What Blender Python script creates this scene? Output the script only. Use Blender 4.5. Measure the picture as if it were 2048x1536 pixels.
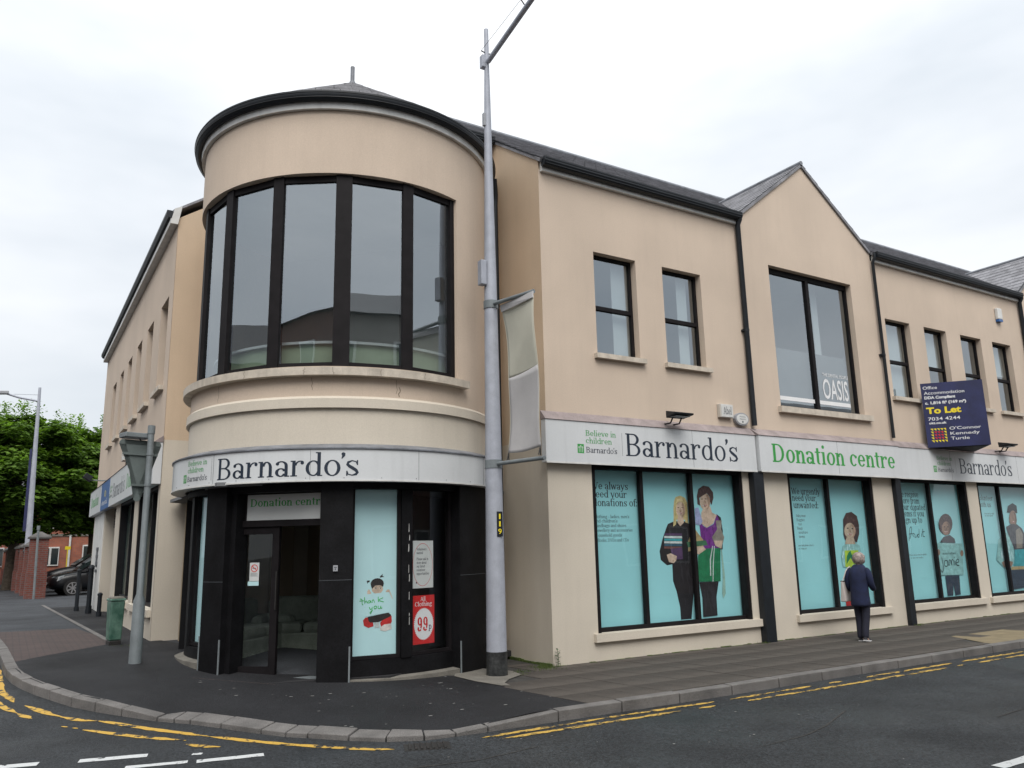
import bpy, bmesh, math, random
from mathutils import Vector, Matrix, noise as mnoise
random.seed(7)
PI = math.pi
scene = bpy.context.scene
for o in list(bpy.data.objects):
    bpy.data.objects.remove(o)
COL = scene.collection

# ------------------------------------------------------------------ camera
cam_d = bpy.data.cameras.new('camera')
cam_d.sensor_width = 36.0
cam_d.lens = 27.957
cam_d.clip_start = 0.1
cam_d.clip_end = 1500
cam = bpy.data.objects.new('camera', cam_d)
COL.objects.link(cam)
YAW, PITCH, ROLL = 0.559141079, 0.205147493, -0.0222248516
ca, sa, cb, sb = math.cos(YAW), math.sin(YAW), math.cos(PITCH), math.sin(PITCH)
F = Vector((sa * cb, ca * cb, sb)); R0 = Vector((ca, -sa, 0)); U0 = R0.cross(F)
RR = R0 * math.cos(ROLL) + U0 * math.sin(ROLL)
UU = -R0 * math.sin(ROLL) + U0 * math.cos(ROLL)
cam.matrix_world = Matrix(((RR.x, UU.x, -F.x, -6.998), (RR.y, UU.y, -F.y, -10.203), (RR.z, UU.z, -F.z, 1.72), (0, 0, 0, 1)))
scene.camera = cam

# ------------------------------------------------------------------ world: overcast sky
SUN_EL, SUN_AZ = 52.0, 205.0      # azimuth clockwise from +Y (behind the camera, a little left)
world = bpy.data.worlds.new('World'); scene.world = world
world.use_nodes = True
wn = world.node_tree; wn.nodes.clear()
wo = wn.nodes.new('ShaderNodeOutputWorld'); bg = wn.nodes.new('ShaderNodeBackground')
sky = wn.nodes.new('ShaderNodeTexSky'); sky.sky_type = 'NISHITA'; sky.sun_disc = False
sky.sun_elevation = math.radians(SUN_EL); sky.sun_rotation = math.radians(SUN_AZ)
tc = wn.nodes.new('ShaderNodeTexCoord')
mp = wn.nodes.new('ShaderNodeMapping'); mp.inputs['Scale'].default_value = (1.0, 1.0, 2.6)
mp.inputs['Location'].default_value = (0.35, 0.9, 0.2)
nz = wn.nodes.new('ShaderNodeTexNoise'); nz.inputs['Scale'].default_value = 1.5; nz.inputs['Detail'].default_value = 5
nz.inputs['Roughness'].default_value = 0.5
rp = wn.nodes.new('ShaderNodeValToRGB')
rp.color_ramp.elements[0].position = 0.30; rp.color_ramp.elements[0].color = (0.60, 0.645, 0.69, 1)
rp.color_ramp.elements[1].position = 0.66; rp.color_ramp.elements[1].color = (1.0, 1.0, 1.0, 1)
# an overcast sky is brighter overhead than at the horizon
sx = wn.nodes.new('ShaderNodeSeparateXYZ')
mr = wn.nodes.new('ShaderNodeMapRange'); mr.inputs['From Min'].default_value = 0.0; mr.inputs['From Max'].default_value = 0.75
mr.inputs['To Min'].default_value = 5.6; mr.inputs['To Max'].default_value = 9.2
mul = wn.nodes.new('ShaderNodeVectorMath'); mul.operation = 'SCALE'
mx = wn.nodes.new('ShaderNodeMixRGB'); mx.inputs['Fac'].default_value = 0.9
wl = wn.links.new
wl(tc.outputs['Generated'], mp.inputs['Vector']); wl(mp.outputs['Vector'], nz.inputs['Vector'])
wl(nz.outputs['Fac'], rp.inputs['Fac']); wl(tc.outputs['Generated'], sx.inputs[0]); wl(sx.outputs['Z'], mr.inputs['Value'])
wl(rp.outputs['Color'], mul.inputs[0]); wl(mr.outputs['Result'], mul.inputs['Scale'])
wl(sky.outputs['Color'], mx.inputs[1]); wl(mul.outputs['Vector'], mx.inputs[2])
wl(mx.outputs['Color'], bg.inputs['Color']); bg.inputs['Strength'].default_value = 0.1
wl(bg.outputs[0], wo.inputs[0])
sun_d = bpy.data.lights.new('sun', 'SUN'); sun_d.energy = 1.5; sun_d.angle = math.radians(40); sun_d.color = (1.0, 0.965, 0.92)
sun = bpy.data.objects.new('sun', sun_d); COL.objects.link(sun)
el, az = math.radians(SUN_EL), math.radians(SUN_AZ)
sdir = Vector((math.sin(az) * math.cos(el), math.cos(az) * math.cos(el), math.sin(el)))
sun.rotation_euler = sdir.to_track_quat('Z', 'Y').to_euler()
scene.view_settings.view_transform = 'Standard'; scene.view_settings.look = 'None'
scene.view_settings.exposure = 0.80; scene.view_settings.gamma = 1.0
scene.view_settings.use_curve_mapping = False

# ------------------------------------------------------------------ materials
def mat(name, col, rough=0.6, var=0.12, vscale=3.0, fine=0.0, fscale=120.0, bump=0.0, bscale=80.0, metal=0.0, spec=0.5,
        streak=0.0, col2=None, coat=0.0, rvar=0.0):
    m = bpy.data.materials.new(name); m.use_nodes = True
    nt = m.node_tree; N = nt.nodes; L = nt.links.new
    b = N['Principled BSDF']
    b.inputs['Roughness'].default_value = rough; b.inputs['Metallic'].default_value = metal
    b.inputs['Specular IOR Level'].default_value = spec
    if coat: b.inputs['Coat Weight'].default_value = coat
    tcn = N.new('ShaderNodeTexCoord')
    c = N.new('ShaderNodeMixRGB'); c.blend_type = 'MIX'
    c.inputs[1].default_value = (*[x * (1 - var) for x in col], 1)
    c2 = col2 or [min(1, x * (1 + var)) for x in col]
    c.inputs[2].default_value = (*c2, 1)
    n1 = N.new('ShaderNodeTexNoise'); n1.inputs['Scale'].default_value = vscale; n1.inputs['Detail'].default_value = 6
    L(tcn.outputs['Object'], n1.inputs['Vector'])
    r1 = N.new('ShaderNodeMapRange'); r1.inputs['From Min'].default_value = 0.3; r1.inputs['From Max'].default_value = 0.7
    L(n1.outputs['Fac'], r1.inputs['Value']); L(r1.outputs['Result'], c.inputs['Fac'])
    out = c.outputs['Color']
    if fine > 0:
        n2 = N.new('ShaderNodeTexNoise'); n2.inputs['Scale'].default_value = fscale; n2.inputs['Detail'].default_value = 3
        L(tcn.outputs['Object'], n2.inputs['Vector'])
        r2 = N.new('ShaderNodeMapRange'); r2.inputs['From Min'].default_value = 0.3; r2.inputs['From Max'].default_value = 0.7
        r2.inputs['To Min'].default_value = 1 - fine; r2.inputs['To Max'].default_value = 1 + fine
        L(n2.outputs['Fac'], r2.inputs['Value'])
        vm = N.new('ShaderNodeVectorMath'); vm.operation = 'SCALE'
        L(out, vm.inputs[0]); L(r2.outputs['Result'], vm.inputs['Scale']); out = vm.outputs['Vector']
    if streak > 0:
        mpn = N.new('ShaderNodeMapping'); mpn.inputs['Scale'].default_value = (4.0, 4.0, 0.35)
        L(tcn.outputs['Object'], mpn.inputs['Vector'])
        n3 = N.new('ShaderNodeTexNoise'); n3.inputs['Scale'].default_value = 1.6; n3.inputs['Detail'].default_value = 7
        n3.inputs['Roughness'].default_value = 0.62
        L(mpn.outputs['Vector'], n3.inputs['Vector'])
        r3 = N.new('ShaderNodeMapRange'); r3.inputs['From Min'].default_value = 0.5; r3.inputs['From Max'].default_value = 0.8
        r3.inputs['To Min'].default_value = 1; r3.inputs['To Max'].default_value = 1 - streak
        L(n3.outputs['Fac'], r3.inputs['Value'])
        vm = N.new('ShaderNodeVectorMath'); vm.operation = 'SCALE'
        L(out, vm.inputs[0]); L(r3.outputs['Result'], vm.inputs['Scale']); out = vm.outputs['Vector']
    L(out, b.inputs['Base Color'])
    if rvar > 0:
        n5 = N.new('ShaderNodeTexNoise'); n5.inputs['Scale'].default_value = .7; n5.inputs['Detail'].default_value = 5
        L(tcn.outputs['Object'], n5.inputs['Vector'])
        r5 = N.new('ShaderNodeMapRange'); r5.inputs['From Min'].default_value = 0.38; r5.inputs['From Max'].default_value = 0.62
        r5.inputs['To Min'].default_value = rough - rvar; r5.inputs['To Max'].default_value = rough
        L(n5.outputs['Fac'], r5.inputs['Value']); L(r5.outputs['Result'], b.inputs['Roughness'])
    if bump > 0:
        n4 = N.new('ShaderNodeTexNoise'); n4.inputs['Scale'].default_value = bscale; n4.inputs['Detail'].default_value = 4
        L(tcn.outputs['Object'], n4.inputs['Vector'])
        bp = N.new('ShaderNodeBump'); bp.inputs['Strength'].default_value = bump; bp.inputs['Distance'].default_value = 0.01
        L(n4.outputs['Fac'], bp.inputs['Height']); L(bp.outputs['Normal'], b.inputs['Normal'])
    return m

def glass_mat(name, ior=2.0, tint=(0.86, 0.92, 0.92), rough=0.0):
    m = bpy.data.materials.new(name); m.use_nodes = True
    nt = m.node_tree; N = nt.nodes; L = nt.links.new; N.clear()
    o = N.new('ShaderNodeOutputMaterial'); t = N.new('ShaderNodeBsdfTransparent'); t.inputs[0].default_value = (*tint, 1)
    g = N.new('ShaderNodeBsdfGlossy'); g.inputs['Roughness'].default_value = rough; g.inputs['Color'].default_value = (0.86, 0.93, 0.98, 1)
    fr = N.new('ShaderNodeFresnel')
    # same reflectance from either side of the thin pane
    ge = N.new('ShaderNodeNewGeometry'); mi = N.new('ShaderNodeMapRange'); mi.inputs['To Min'].default_value = ior; mi.inputs['To Max'].default_value = 1 / ior
    L(ge.outputs['Backfacing'], mi.inputs['Value']); L(mi.outputs['Result'], fr.inputs['IOR'])
    # real panes are never quite flat: a faint ripple in what they mirror
    tcn = N.new('ShaderNodeTexCoord'); nn = N.new('ShaderNodeTexNoise'); nn.inputs['Scale'].default_value = 1.1
    nn.inputs['Detail'].default_value = 1
    bp = N.new('ShaderNodeBump'); bp.inputs['Strength'].default_value = 0.12; bp.inputs['Distance'].default_value = 0.03
    L(tcn.outputs['Object'], nn.inputs['Vector']); L(nn.outputs['Fac'], bp.inputs['Height'])
    L(bp.outputs['Normal'], g.inputs['Normal'])
    mxs = N.new('ShaderNodeMixShader')
    L(fr.outputs[0], mxs.inputs[0]); L(t.outputs[0], mxs.inputs[1]); L(g.outputs[0], mxs.inputs[2]); L(mxs.outputs[0], o.inputs[0])
    return m

def worn_mat(name, col, under, thr=0.52, rough=0.7, scale=9.0, stretch=(1, 1, 1)):
    m = bpy.data.materials.new(name); m.use_nodes = True
    nt = m.node_tree; N = nt.nodes; L = nt.links.new; b = N['Principled BSDF']; b.inputs['Roughness'].default_value = rough
    tcn = N.new('ShaderNodeTexCoord'); mpn = N.new('ShaderNodeMapping'); mpn.inputs['Scale'].default_value = stretch
    n = N.new('ShaderNodeTexNoise'); n.inputs['Scale'].default_value = scale; n.inputs['Detail'].default_value = 8
    n.inputs['Roughness'].default_value = 0.7
    L(tcn.outputs['Object'], mpn.inputs['Vector']); L(mpn.outputs['Vector'], n.inputs['Vector'])
    r = N.new('ShaderNodeMapRange'); r.inputs['From Min'].default_value = thr; r.inputs['From Max'].default_value = thr + 0.05
    L(n.outputs['Fac'], r.inputs['Value'])
    n2 = N.new('ShaderNodeTexNoise'); n2.inputs['Scale'].default_value = 30; n2.inputs['Detail'].default_value = 4
    L(tcn.outputs['Object'], n2.inputs['Vector'])
    c0 = N.new('ShaderNodeMixRGB'); c0.inputs[1].default_value = (*col, 1); c0.inputs[2].default_value = (*[x * .72 for x in col], 1)
    L(n2.outputs['Fac'], c0.inputs['Fac'])
    c = N.new('ShaderNodeMixRGB'); L(c0.outputs[0], c.inputs[1]); c.inputs[2].default_value = (*under, 1)
    L(r.outputs[0], c.inputs['Fac']); L(c.outputs[0], b.inputs['Base Color'])
    return m

def brick_mat(name, c1, c2, mortar, sc=1.0, bw=0.225, rh=0.075, ms=0.012, vertical=True):
    m = bpy.data.materials.new(name); m.use_nodes = True
    nt = m.node_tree; N = nt.nodes; L = nt.links.new; b = N['Principled BSDF']; b.inputs['Roughness'].default_value = 0.85
    tcn = N.new('ShaderNodeTexCoord'); s = N.new('ShaderNodeSeparateXYZ'); L(tcn.outputs['Object'], s.inputs[0])
    cmb = N.new('ShaderNodeCombineXYZ')
    if vertical:
        ad = N.new('ShaderNodeMath'); ad.operation = 'ADD'; L(s.outputs['X'], ad.inputs[0]); L(s.outputs['Y'], ad.inputs[1])
        L(ad.outputs[0], cmb.inputs['X']); L(s.outputs['Z'], cmb.inputs['Y'])
    else:
        L(s.outputs['X'], cmb.inputs['X']); L(s.outputs['Y'], cmb.inputs['Y'])
    br = N.new('ShaderNodeTexBrick'); br.inputs['Scale'].default_value = sc; br.inputs['Brick Width'].default_value = bw
    br.inputs['Row Height'].default_value = rh; br.inputs['Mortar Size'].default_value = ms
    br.inputs['Color1'].default_value = (*c1, 1); br.inputs['Color2'].default_value = (*c2, 1); br.inputs['Mortar'].default_value = (*mortar, 1)
    L(cmb.outputs[0], br.inputs['Vector'])
    n = N.new('ShaderNodeTexNoise'); n.inputs['Scale'].default_value = 2.5; n.inputs['Detail'].default_value = 5
    L(tcn.outputs['Object'], n.inputs['Vector'])
    r = N.new('ShaderNodeMapRange'); r.inputs['To Min'].default_value = 0.6; r.inputs['To Max'].default_value = 1.35
    L(n.outputs['Fac'], r.inputs['Value']); vm = N.new('ShaderNodeVectorMath'); vm.operation = 'SCALE'
    L(br.outputs['Color'], vm.inputs[0]); L(r.outputs[0], vm.inputs['Scale']); L(vm.outputs['Vector'], b.inputs['Base Color'])
    return m

ASPH = (0.0215, 0.0245, 0.0275)
M = dict(
    render_up=mat('render_upper', (0.565, 0.462, 0.368), .85, .075, .7, .05, 60, .25, 140, streak=.05),
    render_low=mat('render_lower', (0.57, 0.515, 0.43), .85, .075, .7, .05, 60, .25, 140, streak=.05),
    render_ret=mat('render_return', (0.56, 0.435, 0.31), .85, .08, .7, .05, 60, .25, 140, streak=.05),
    sill=mat('painted_sill', (0.54, 0.48, 0.40), .8, .15, 7, .08, 90, .3, 60, streak=.3),
    slate=mat('slate', (0.20, 0.20, 0.215), .7, .35, 3.5, .2, 40, .25, 60),
    lead=mat('lead', (0.16, 0.17, 0.19), .5, .3, 5, .15, 50, .2, 30),
    pink=mat('faded_flashing', (0.27, 0.225, 0.22), .7, .2, 4, .1, 40, .15, 30, streak=.25),
    gutter=mat('black_plastic', (0.010, 0.013, 0.017), .5, .2, 6, spec=.35),
    frame=mat('black_frame', (0.0085, 0.007, 0.008), .65, .3, 6, spec=.18),
    blackpaint=mat('black_gloss_paint', (0.006, 0.006, 0.007), .6, .4, 4, .3, 50, .2, 20, spec=.16),
    white=mat('white_paint', (0.62, 0.62, 0.60), .6, .1, 5, streak=.25),
    sign=mat('sign_white', (0.60, 0.62, 0.63), .38, .04, 1.5, .02, 40, streak=.10),
    signblue=mat('sign_blue', (0.02, 0.10, 0.30), .4, .1, 3),
    s_navy=mat('letter_navy', (0.012, 0.022, 0.040), .45, .1, 5),
    s_green=mat('letter_green', (0.035, 0.30, 0.055), .45, .08, 5),
    s_green2=mat('letter_pale_green', (0.06, 0.31, 0.09), .45, .08, 5),
    s_grey=mat('letter_grey', (0.09, 0.10, 0.11), .5, .1, 5),
    s_white=mat('letter_white', (0.72, 0.73, 0.74), .5, .04, 5),
    s_yellow=mat('letter_yellow', (0.78, 0.62, 0.02), .5, .04, 5),
    s_red=mat('letter_red', (0.55, 0.02, 0.02), .5, .04, 5),
    navyboard=mat('navy_board', (0.014, 0.018, 0.075), .5, .25, 3, .1, 40),
    teal=mat('teal_vinyl', (0.29, 0.62, 0.66), .6, .05, 1.0),
    teal2=mat('pale_teal_vinyl', (0.47, 0.70, 0.73), .6, .05, 1.2),
    galv=mat('galvanised_steel', (0.36, 0.38, 0.43), .55, .10, 6, .05, 60, metal=.1, streak=.15),
    galv2=mat('dull_galvanised_steel', (0.19, 0.215, 0.225), .55, .15, 5, .08, 60, metal=.2, streak=.2),
    signback=mat('sign_back_grey', (0.12, 0.145, 0.14), .6, .12, 6, .06, 50),
    greenbin=mat('green_plastic_bin', (0.035, 0.125, 0.085), .55, .35, 6, .15, 40, streak=.3, col2=(0.12, 0.22, 0.17)),
    asphalt=mat('road_asphalt', ASPH, .85, .32, .9, .8, 45, 1.0, 70, spec=.4, rvar=.38),
    tarmac=mat('footway_tarmac', (0.0155, 0.016, 0.018), .85, .35, .8, .6, 70, .8, 110, spec=.3, rvar=.2),
    greytar=mat('old_grey_tarmac', (0.044, 0.048, 0.054), .8, .35, .9, .4, 70, .6, 120, spec=.3),
    slab=mat('concrete_slab', (0.064, 0.056, 0.049), .85, .40, 1.3, .35, 60, .4, 90, spec=.3),
    joint=mat('sand_joint', (0.036, 0.034, 0.031), .95, .3, 5),
    kerb=mat('granite_kerb', (0.135, 0.128, 0.122), .8, .28, 3, .35, 130, .6, 70),
    concrete=mat('pale_concrete', (0.15, 0.14, 0.12), .9, .2, 4, .2, 70, .4, 60),
    tactile=mat('buff_tactile', (0.20, 0.16, 0.095), .9, .2, 4, .2, 70, .3, 60),
    yellow=worn_mat('yellow_line_paint', (0.60, 0.37, 0.06), ASPH, .53, .7, 7, (1, 1, 1)),
    yellow2=worn_mat('yellow_line_paint_worn', (0.58, 0.37, 0.07), ASPH, .50, .7, 6, (1.2, 2.5, 1)),
    whiteline=worn_mat('white_line_paint', (0.62, 0.64, 0.64), ASPH, .58, .7, 10),
    gum=mat('gum', (0.26, 0.26, 0.25), .8, .2, 5),
    iron=mat('cast_iron', (0.02, 0.019, 0.018), .55, .3, 20, .3, 80),
    skin=mat('skin', (0.52, 0.33, 0.25), .55, .05, 8),
    greyhair=mat('grey_hair', (0.27, 0.225, 0.205), .9, .5, 22, .35, 70, .4, 60),
    navycloth=mat('navy_knit', (0.007, 0.012, 0.042), .9, .35, 9, .2, 150, .3, 140),
    darkcloth=mat('dark_navy_trousers', (0.012, 0.013, 0.026), .9, .2, 10, .15, 120),
    shoe=mat('shoe_black', (0.02, 0.02, 0.025), .6, .1, 8),
    shoewhite=mat('shoe_sole_white', (0.6, 0.6, 0.6), .6, .1, 8),
    bag=mat('cream_bag', (0.52, 0.47, 0.44), .7, .08, 8),
    cloth_banner=mat('banner_fabric', (0.50, 0.49, 0.41), .9, .06, 3, .05, 90),
    cloth_banner2=mat('banner_fabric_grey', (0.46, 0.45, 0.45), .9, .06, 3, .05, 90),
    sofa=mat('sage_sofa_fabric', (0.20, 0.23, 0.19), .95, .15, 6, .15, 90),
    interior=mat('interior_plaster', (0.34, 0.28, 0.20), .9, .05, 2),
    interior_grey=mat('interior_grey', (0.16, 0.165, 0.17), .9, .1, 2),
    interior_light=mat('interior_pale', (0.52, 0.54, 0.54), .9, .05, 2),
    carpet=mat('dark_carpet', (0.02, 0.02, 0.022), .95, .2, 10, .2, 80),
    sagewall=mat('sage_upstand', (0.36, 0.43, 0.30), .8, .06, 3),
    blind=mat('window_blind', (0.50, 0.53, 0.53), .9, .04, 3),
    bark=mat('bark', (0.07, 0.055, 0.04), .95, .3, 9, .2, 40, .5, 20),
    leaf=mat('leaf', (0.075, 0.155, 0.026), .6, .4, 1.0, .25, 3, spec=.2, col2=(0.17, 0.29, 0.045)),
    moss=mat('moss', (0.06, 0.09, 0.018), .95, .4, 14, .2, 60),
    weed=mat('weed_leaf', (0.035, 0.08, 0.025), .6, .3, 20),
    redbrick=brick_mat('red_brick', (0.19, 0.050, 0.034), (0.14, 0.038, 0.028), (0.14, 0.10, 0.09)),
    orangebrick=brick_mat('orange_brick', (0.36, 0.10, 0.05), (0.29, 0.075, 0.045), (0.2, 0.13, 0.1)),
    paver=brick_mat('red_block_paving', (0.075, 0.050, 0.046), (0.060, 0.043, 0.040), (0.036, 0.030, 0.028), 1, .2, .1, .01, False),
    capstone=mat('cap_stone', (0.10, 0.095, 0.09), .9, .2, 6, .2, 60),
    carblack=mat('car_paint_black', (0.005, 0.006, 0.008), .3, .1, 3, spec=.35, coat=.15),
    carsilver=mat('car_paint_silver', (0.40, 0.42, 0.45), .3, .05, 3, metal=.5, coat=.6),
    rubber=mat('tyre_rubber', (0.012, 0.012, 0.012), .8, .1, 8),
    alloy=mat('alloy_wheel', (0.42, 0.43, 0.45), .35, .1, 8, metal=.7),
    carglass=mat('car_glass', (0.02, 0.028, 0.03), .08, .1, 3, spec=.8),
    lampglass=mat('headlamp', (0.45, 0.48, 0.50), .15, .1, 8, spec=.8),
    opp_wall=mat('opposite_render', (0.30, 0.28, 0.25), .9, .1, 2, streak=.2),
    opp_brick=mat('opposite_brick', (0.16, 0.085, 0.065), .9, .15, 3),
    opp_roof=mat('opposite_roof', (0.06, 0.062, 0.07), .7, .2, 4),
    paper=mat('white_paper', (0.56, 0.58, 0.57), .8, .03, 5),
    glass=glass_mat('window_glass', 3.4, (0.80, 0.86, 0.87)),
    shopglass=glass_mat('shop_glass', 1.5, (0.97, 0.985, 0.985)),
    boxplastic=mat('cream_plastic', (0.50, 0.47, 0.42), .6, .08, 6),
    greyplastic=mat('grey_plastic', (0.30, 0.31, 0.33), .6, .1, 6),
    shutter=mat('dark_shutter', (0.03, 0.03, 0.033), .5, .2, 6),
)
M['crackline'] = mat('crack', (0.20, 0.16, 0.12), .9, .2, 20)
M['peel'] = mat('peeled_paint', (0.40, 0.40, 0.39), .8, .2, 20)
# leaves let some light through
_n = M['leaf'].node_tree; _b = _n.nodes['Principled BSDF']; _o = [n for n in _n.nodes if n.type == 'OUTPUT_MATERIAL'][0]
_t = _n.nodes.new('ShaderNodeBsdfTranslucent'); _m = _n.nodes.new('ShaderNodeMixShader'); _m.inputs[0].default_value = .35
_s = _b.inputs['Base Color'].links[0].from_socket; _g = _n.nodes.new('ShaderNodeMixRGB'); _g.blend_type = 'MULTIPLY'; _g.inputs[0].default_value = 1; _g.inputs[2].default_value = (1.6, 1.7, .8, 1)
_n.links.new(_s, _g.inputs[1]); _n.links.new(_g.outputs[0], _t.inputs[0]); _n.links.new(_b.outputs[0], _m.inputs[1]); _n.links.new(_t.outputs[0], _m.inputs[2]); _n.links.new(_m.outputs[0], _o.inputs[0])
def pm(name, c): M[name] = mat(name, c, .6, .22, 9, .12, 40)
pm('p_black', (.012, .011, .014)); pm('p_blonde', (.50, .42, .20)); pm('p_blonde2', (.62, .53, .30)); pm('p_skin', (.52, .40, .31))
pm('p_teeth', (.62, .58, .55)); pm('p_dark', (.02, .015, .015)); pm('p_purple2', (.075, .04, .10)); pm('p_white', (.50, .56, .56))
pm('p_book1', (.04, .30, .34)); pm('p_book2', (.03, .09, .14)); pm('p_book3', (.16, .07, .06)); pm('p_purple', (.14, .02, .20))
pm('p_brown', (.06, .035, .035)); pm('p_lilac', (.28, .32, .50)); pm('p_tan', (.36, .28, .14)); pm('p_green2', (.04, .14, .07))
pm('p_green', (.008, .16, .065)); pm('p_lace', (.22, .20, .17)); pm('p_pearl', (.26, .42, .36)); pm('p_pale', (.24, .47, .47))
pm('p_skin2', (.42, .34, .26)); pm('p_lime', (.36, .52, .05)); pm('p_red', (.45, .02, .02)); pm('p_grey', (.055, .055, .065))
pm('p_skin3', (.25, .16, .115)); pm('p_jeans', (.02, .035, .06)); pm('p_skinsh', (.36, .25, .185)); pm('p_lip', (.36, .10, .09)); pm('p_fold', (.021, .020, .025)); pm('p_gsh', (.004, .10, .04)); pm('p_blsh', (.36, .29, .12)); pm('p_brsh', (.13, .075, .07)); pm('p_s3sh', (.15, .09, .065)); pm('p_psh', (.085, .012, .13)); pm('p_hand', (.03, .42, .05)); pm('p_ink', (.015, .02, .03))

# ------------------------------------------------------------------ object helpers
def tag(o, label=None, cat=None, group=None, kind=None):
    if label: o['label'] = label
    if cat: o['category'] = cat
    if group: o['group'] = group
    if kind: o['kind'] = kind
    return o

def thing(name, loc, label, cat, group=None):
    o = bpy.data.objects.new(name, None); COL.objects.link(o)
    o.empty_display_size = 0.2; o.location = loc
    ROOTS[o.name] = Vector(loc)
    return tag(o, label, cat, group)
ROOTS = {}

def rootloc(o):
    while o.parent: o = o.parent
    return ROOTS.get(o.name, Vector((0, 0, 0)))

def link(name, me, parent=None, kind=None):
    o = bpy.data.objects.new(name, me); COL.objects.link(o)
    if parent is not None:
        o.parent = parent
        if parent.parent is None:
            o.matrix_parent_inverse = Matrix.Translation(-rootloc(parent))
        else:
            o.matrix_parent_inverse = Matrix.Identity(4)
    if kind: o['kind'] = kind
    return o

def dup(root, delta=(0, 0, 0), label=None, group=None, rotz=0.0):
    r = root.copy(); COL.objects.link(r)
    r.location = root.location + Vector(delta); r.rotation_euler = (0, 0, root.rotation_euler.z + rotz)
    ROOTS[r.name] = Vector(r.location)
    if label: r['label'] = label
    if group: r['group'] = group
    for ch in list(root.children):
        c = ch.copy(); COL.objects.link(c); c.parent = r
        for g in list(ch.children):
            d = g.copy(); COL.objects.link(d); d.parent = c
    return r

class MB:
    """collects geometry; build() makes one mesh object"""
    def __init__(s): s.v = []; s.f = []; s.mi = []; s.cur = 0; s.k = 0
    def add(s, vs, fs):
        n = len(s.v); s.v += [tuple(p) for p in vs]; s.f += [tuple(i + n for i in f) for f in fs]; s.mi += [s.cur] * len(fs); return s
    def box(s, x0, x1, y0, y1, z0, z1):
        return s.add([(x0, y0, z0), (x1, y0, z0), (x1, y1, z0), (x0, y1, z0), (x0, y0, z1), (x1, y0, z1), (x1, y1, z1), (x0, y1, z1)],
                     [(0, 3, 2, 1), (4, 5, 6, 7), (0, 1, 5, 4), (1, 2, 6, 5), (2, 3, 7, 6), (3, 0, 4, 7)])
    def hexa(s, a, b):   # a: 4 bottom pts, b: 4 top pts
        return s.add(list(a) + list(b), [(0, 3, 2, 1), (4, 5, 6, 7), (0, 1, 5, 4), (1, 2, 6, 5), (2, 3, 7, 6), (3, 0, 4, 7)])
    def obox(s, c, ax, ay, az):   # oriented box: centre, three half-vectors
        c, ax, ay, az = map(Vector, (c, ax, ay, az))
        return s.hexa([c - ax - ay - az, c + ax - ay - az, c + ax + ay - az, c - ax + ay - az],
                      [c - ax - ay + az, c + ax - ay + az, c + ax + ay + az, c - ax + ay + az])
    def tube(s, pts, rad, n=12, cap=True, sx=1.0):
        pts = [Vector(p) for p in pts]
        if not isinstance(rad, (list, tuple)): rad = [rad] * len(pts)
        base = len(s.v); prev = None; vs = []
        for i, p in enumerate(pts):
            d = (pts[min(i + 1, len(pts) - 1)] - pts[max(i - 1, 0)]).normalized()
            if prev is None:
                a = Vector((0, 0, 1)) if abs(d.z) < .9 else Vector((1, 0, 0))
                u = d.cross(a).normalized()
            else:
                u = (prev - d * prev.dot(d)).normalized()
            w = d.cross(u); prev = u
            for k in range(n):
                t = 2 * PI * k / n
                vs.append(p + (u * math.cos(t) * sx + w * math.sin(t)) * rad[i])
        fs = []
        for i in range(len(pts) - 1):
            for k in range(n):
                a = i * n + k; b = i * n + (k + 1) % n
                fs.append((a, b, b + n, a + n))
        if cap:
            fs.append(tuple(range(n - 1, -1, -1))); m = (len(pts) - 1) * n; fs.append(tuple(m + k for k in range(n)))
        return s.add(vs, fs)
    def poly(s, pts): return s.add(pts, [tuple(range(len(pts)))])
    def prism(s, pts, d):
        d = Vector(d); n = len(pts); p = [Vector(q) for q in pts]
        return s.add(p + [q + d for q in p], [tuple(range(n - 1, -1, -1)), tuple(range(n, 2 * n))] +
                     [(i, (i + 1) % n, n + (i + 1) % n, n + i) for i in range(n)])
    def ring(s, c, prof, a0, a1, n=48, closed=True):   # revolve a profile [(r,z)] between two angles (deg)
        m = len(prof); vs = []
        for i in range(n + 1):
            a = math.radians(a0 + (a1 - a0) * i / n)
            for r, z in prof: vs.append((c[0] + r * math.cos(a), c[1] + r * math.sin(a), z))
        fs = []
        mm = m if closed else m - 1
        for i in range(n):
            for k in range(mm):
                k2 = (k + 1) % m
                fs.append((i * m + k, (i + 1) * m + k, (i + 1) * m + k2, i * m + k2))
        if closed: fs.append(tuple(range(m))); fs.append(tuple(n * m + k for k in range(m - 1, -1, -1)))
        return s.add(vs, fs)
    def build(s, name, mats, parent=None, smooth=False, kind=None, auto=None, bevel=0):
        me = bpy.data.meshes.new(name); me.from_pydata(s.v, [], s.f)
        if not isinstance(mats, (list, tuple)): mats = [mats]
        for m in mats: me.materials.append(M[m] if isinstance(m, str) else m)
        if len(mats) > 1: me.polygons.foreach_set('material_index', s.mi)
        bm = bmesh.new(); bm.from_mesh(me)
        bmesh.ops.recalc_face_normals(bm, faces=bm.faces)
        if smooth:
            lim = math.radians(auto or 35)
            for e in bm.edges:
                if len(e.link_faces) == 2 and e.calc_face_angle(0) > lim: e.smooth = False
            for f in bm.faces: f.smooth = True
        bm.to_mesh(me); bm.free()
        o = link(name, me, parent, kind)
        if bevel:
            b = o.modifiers.new('bevel', 'BEVEL'); b.width = bevel; b.segments = 2; b.limit_method = 'ANGLE'
        return o

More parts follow.
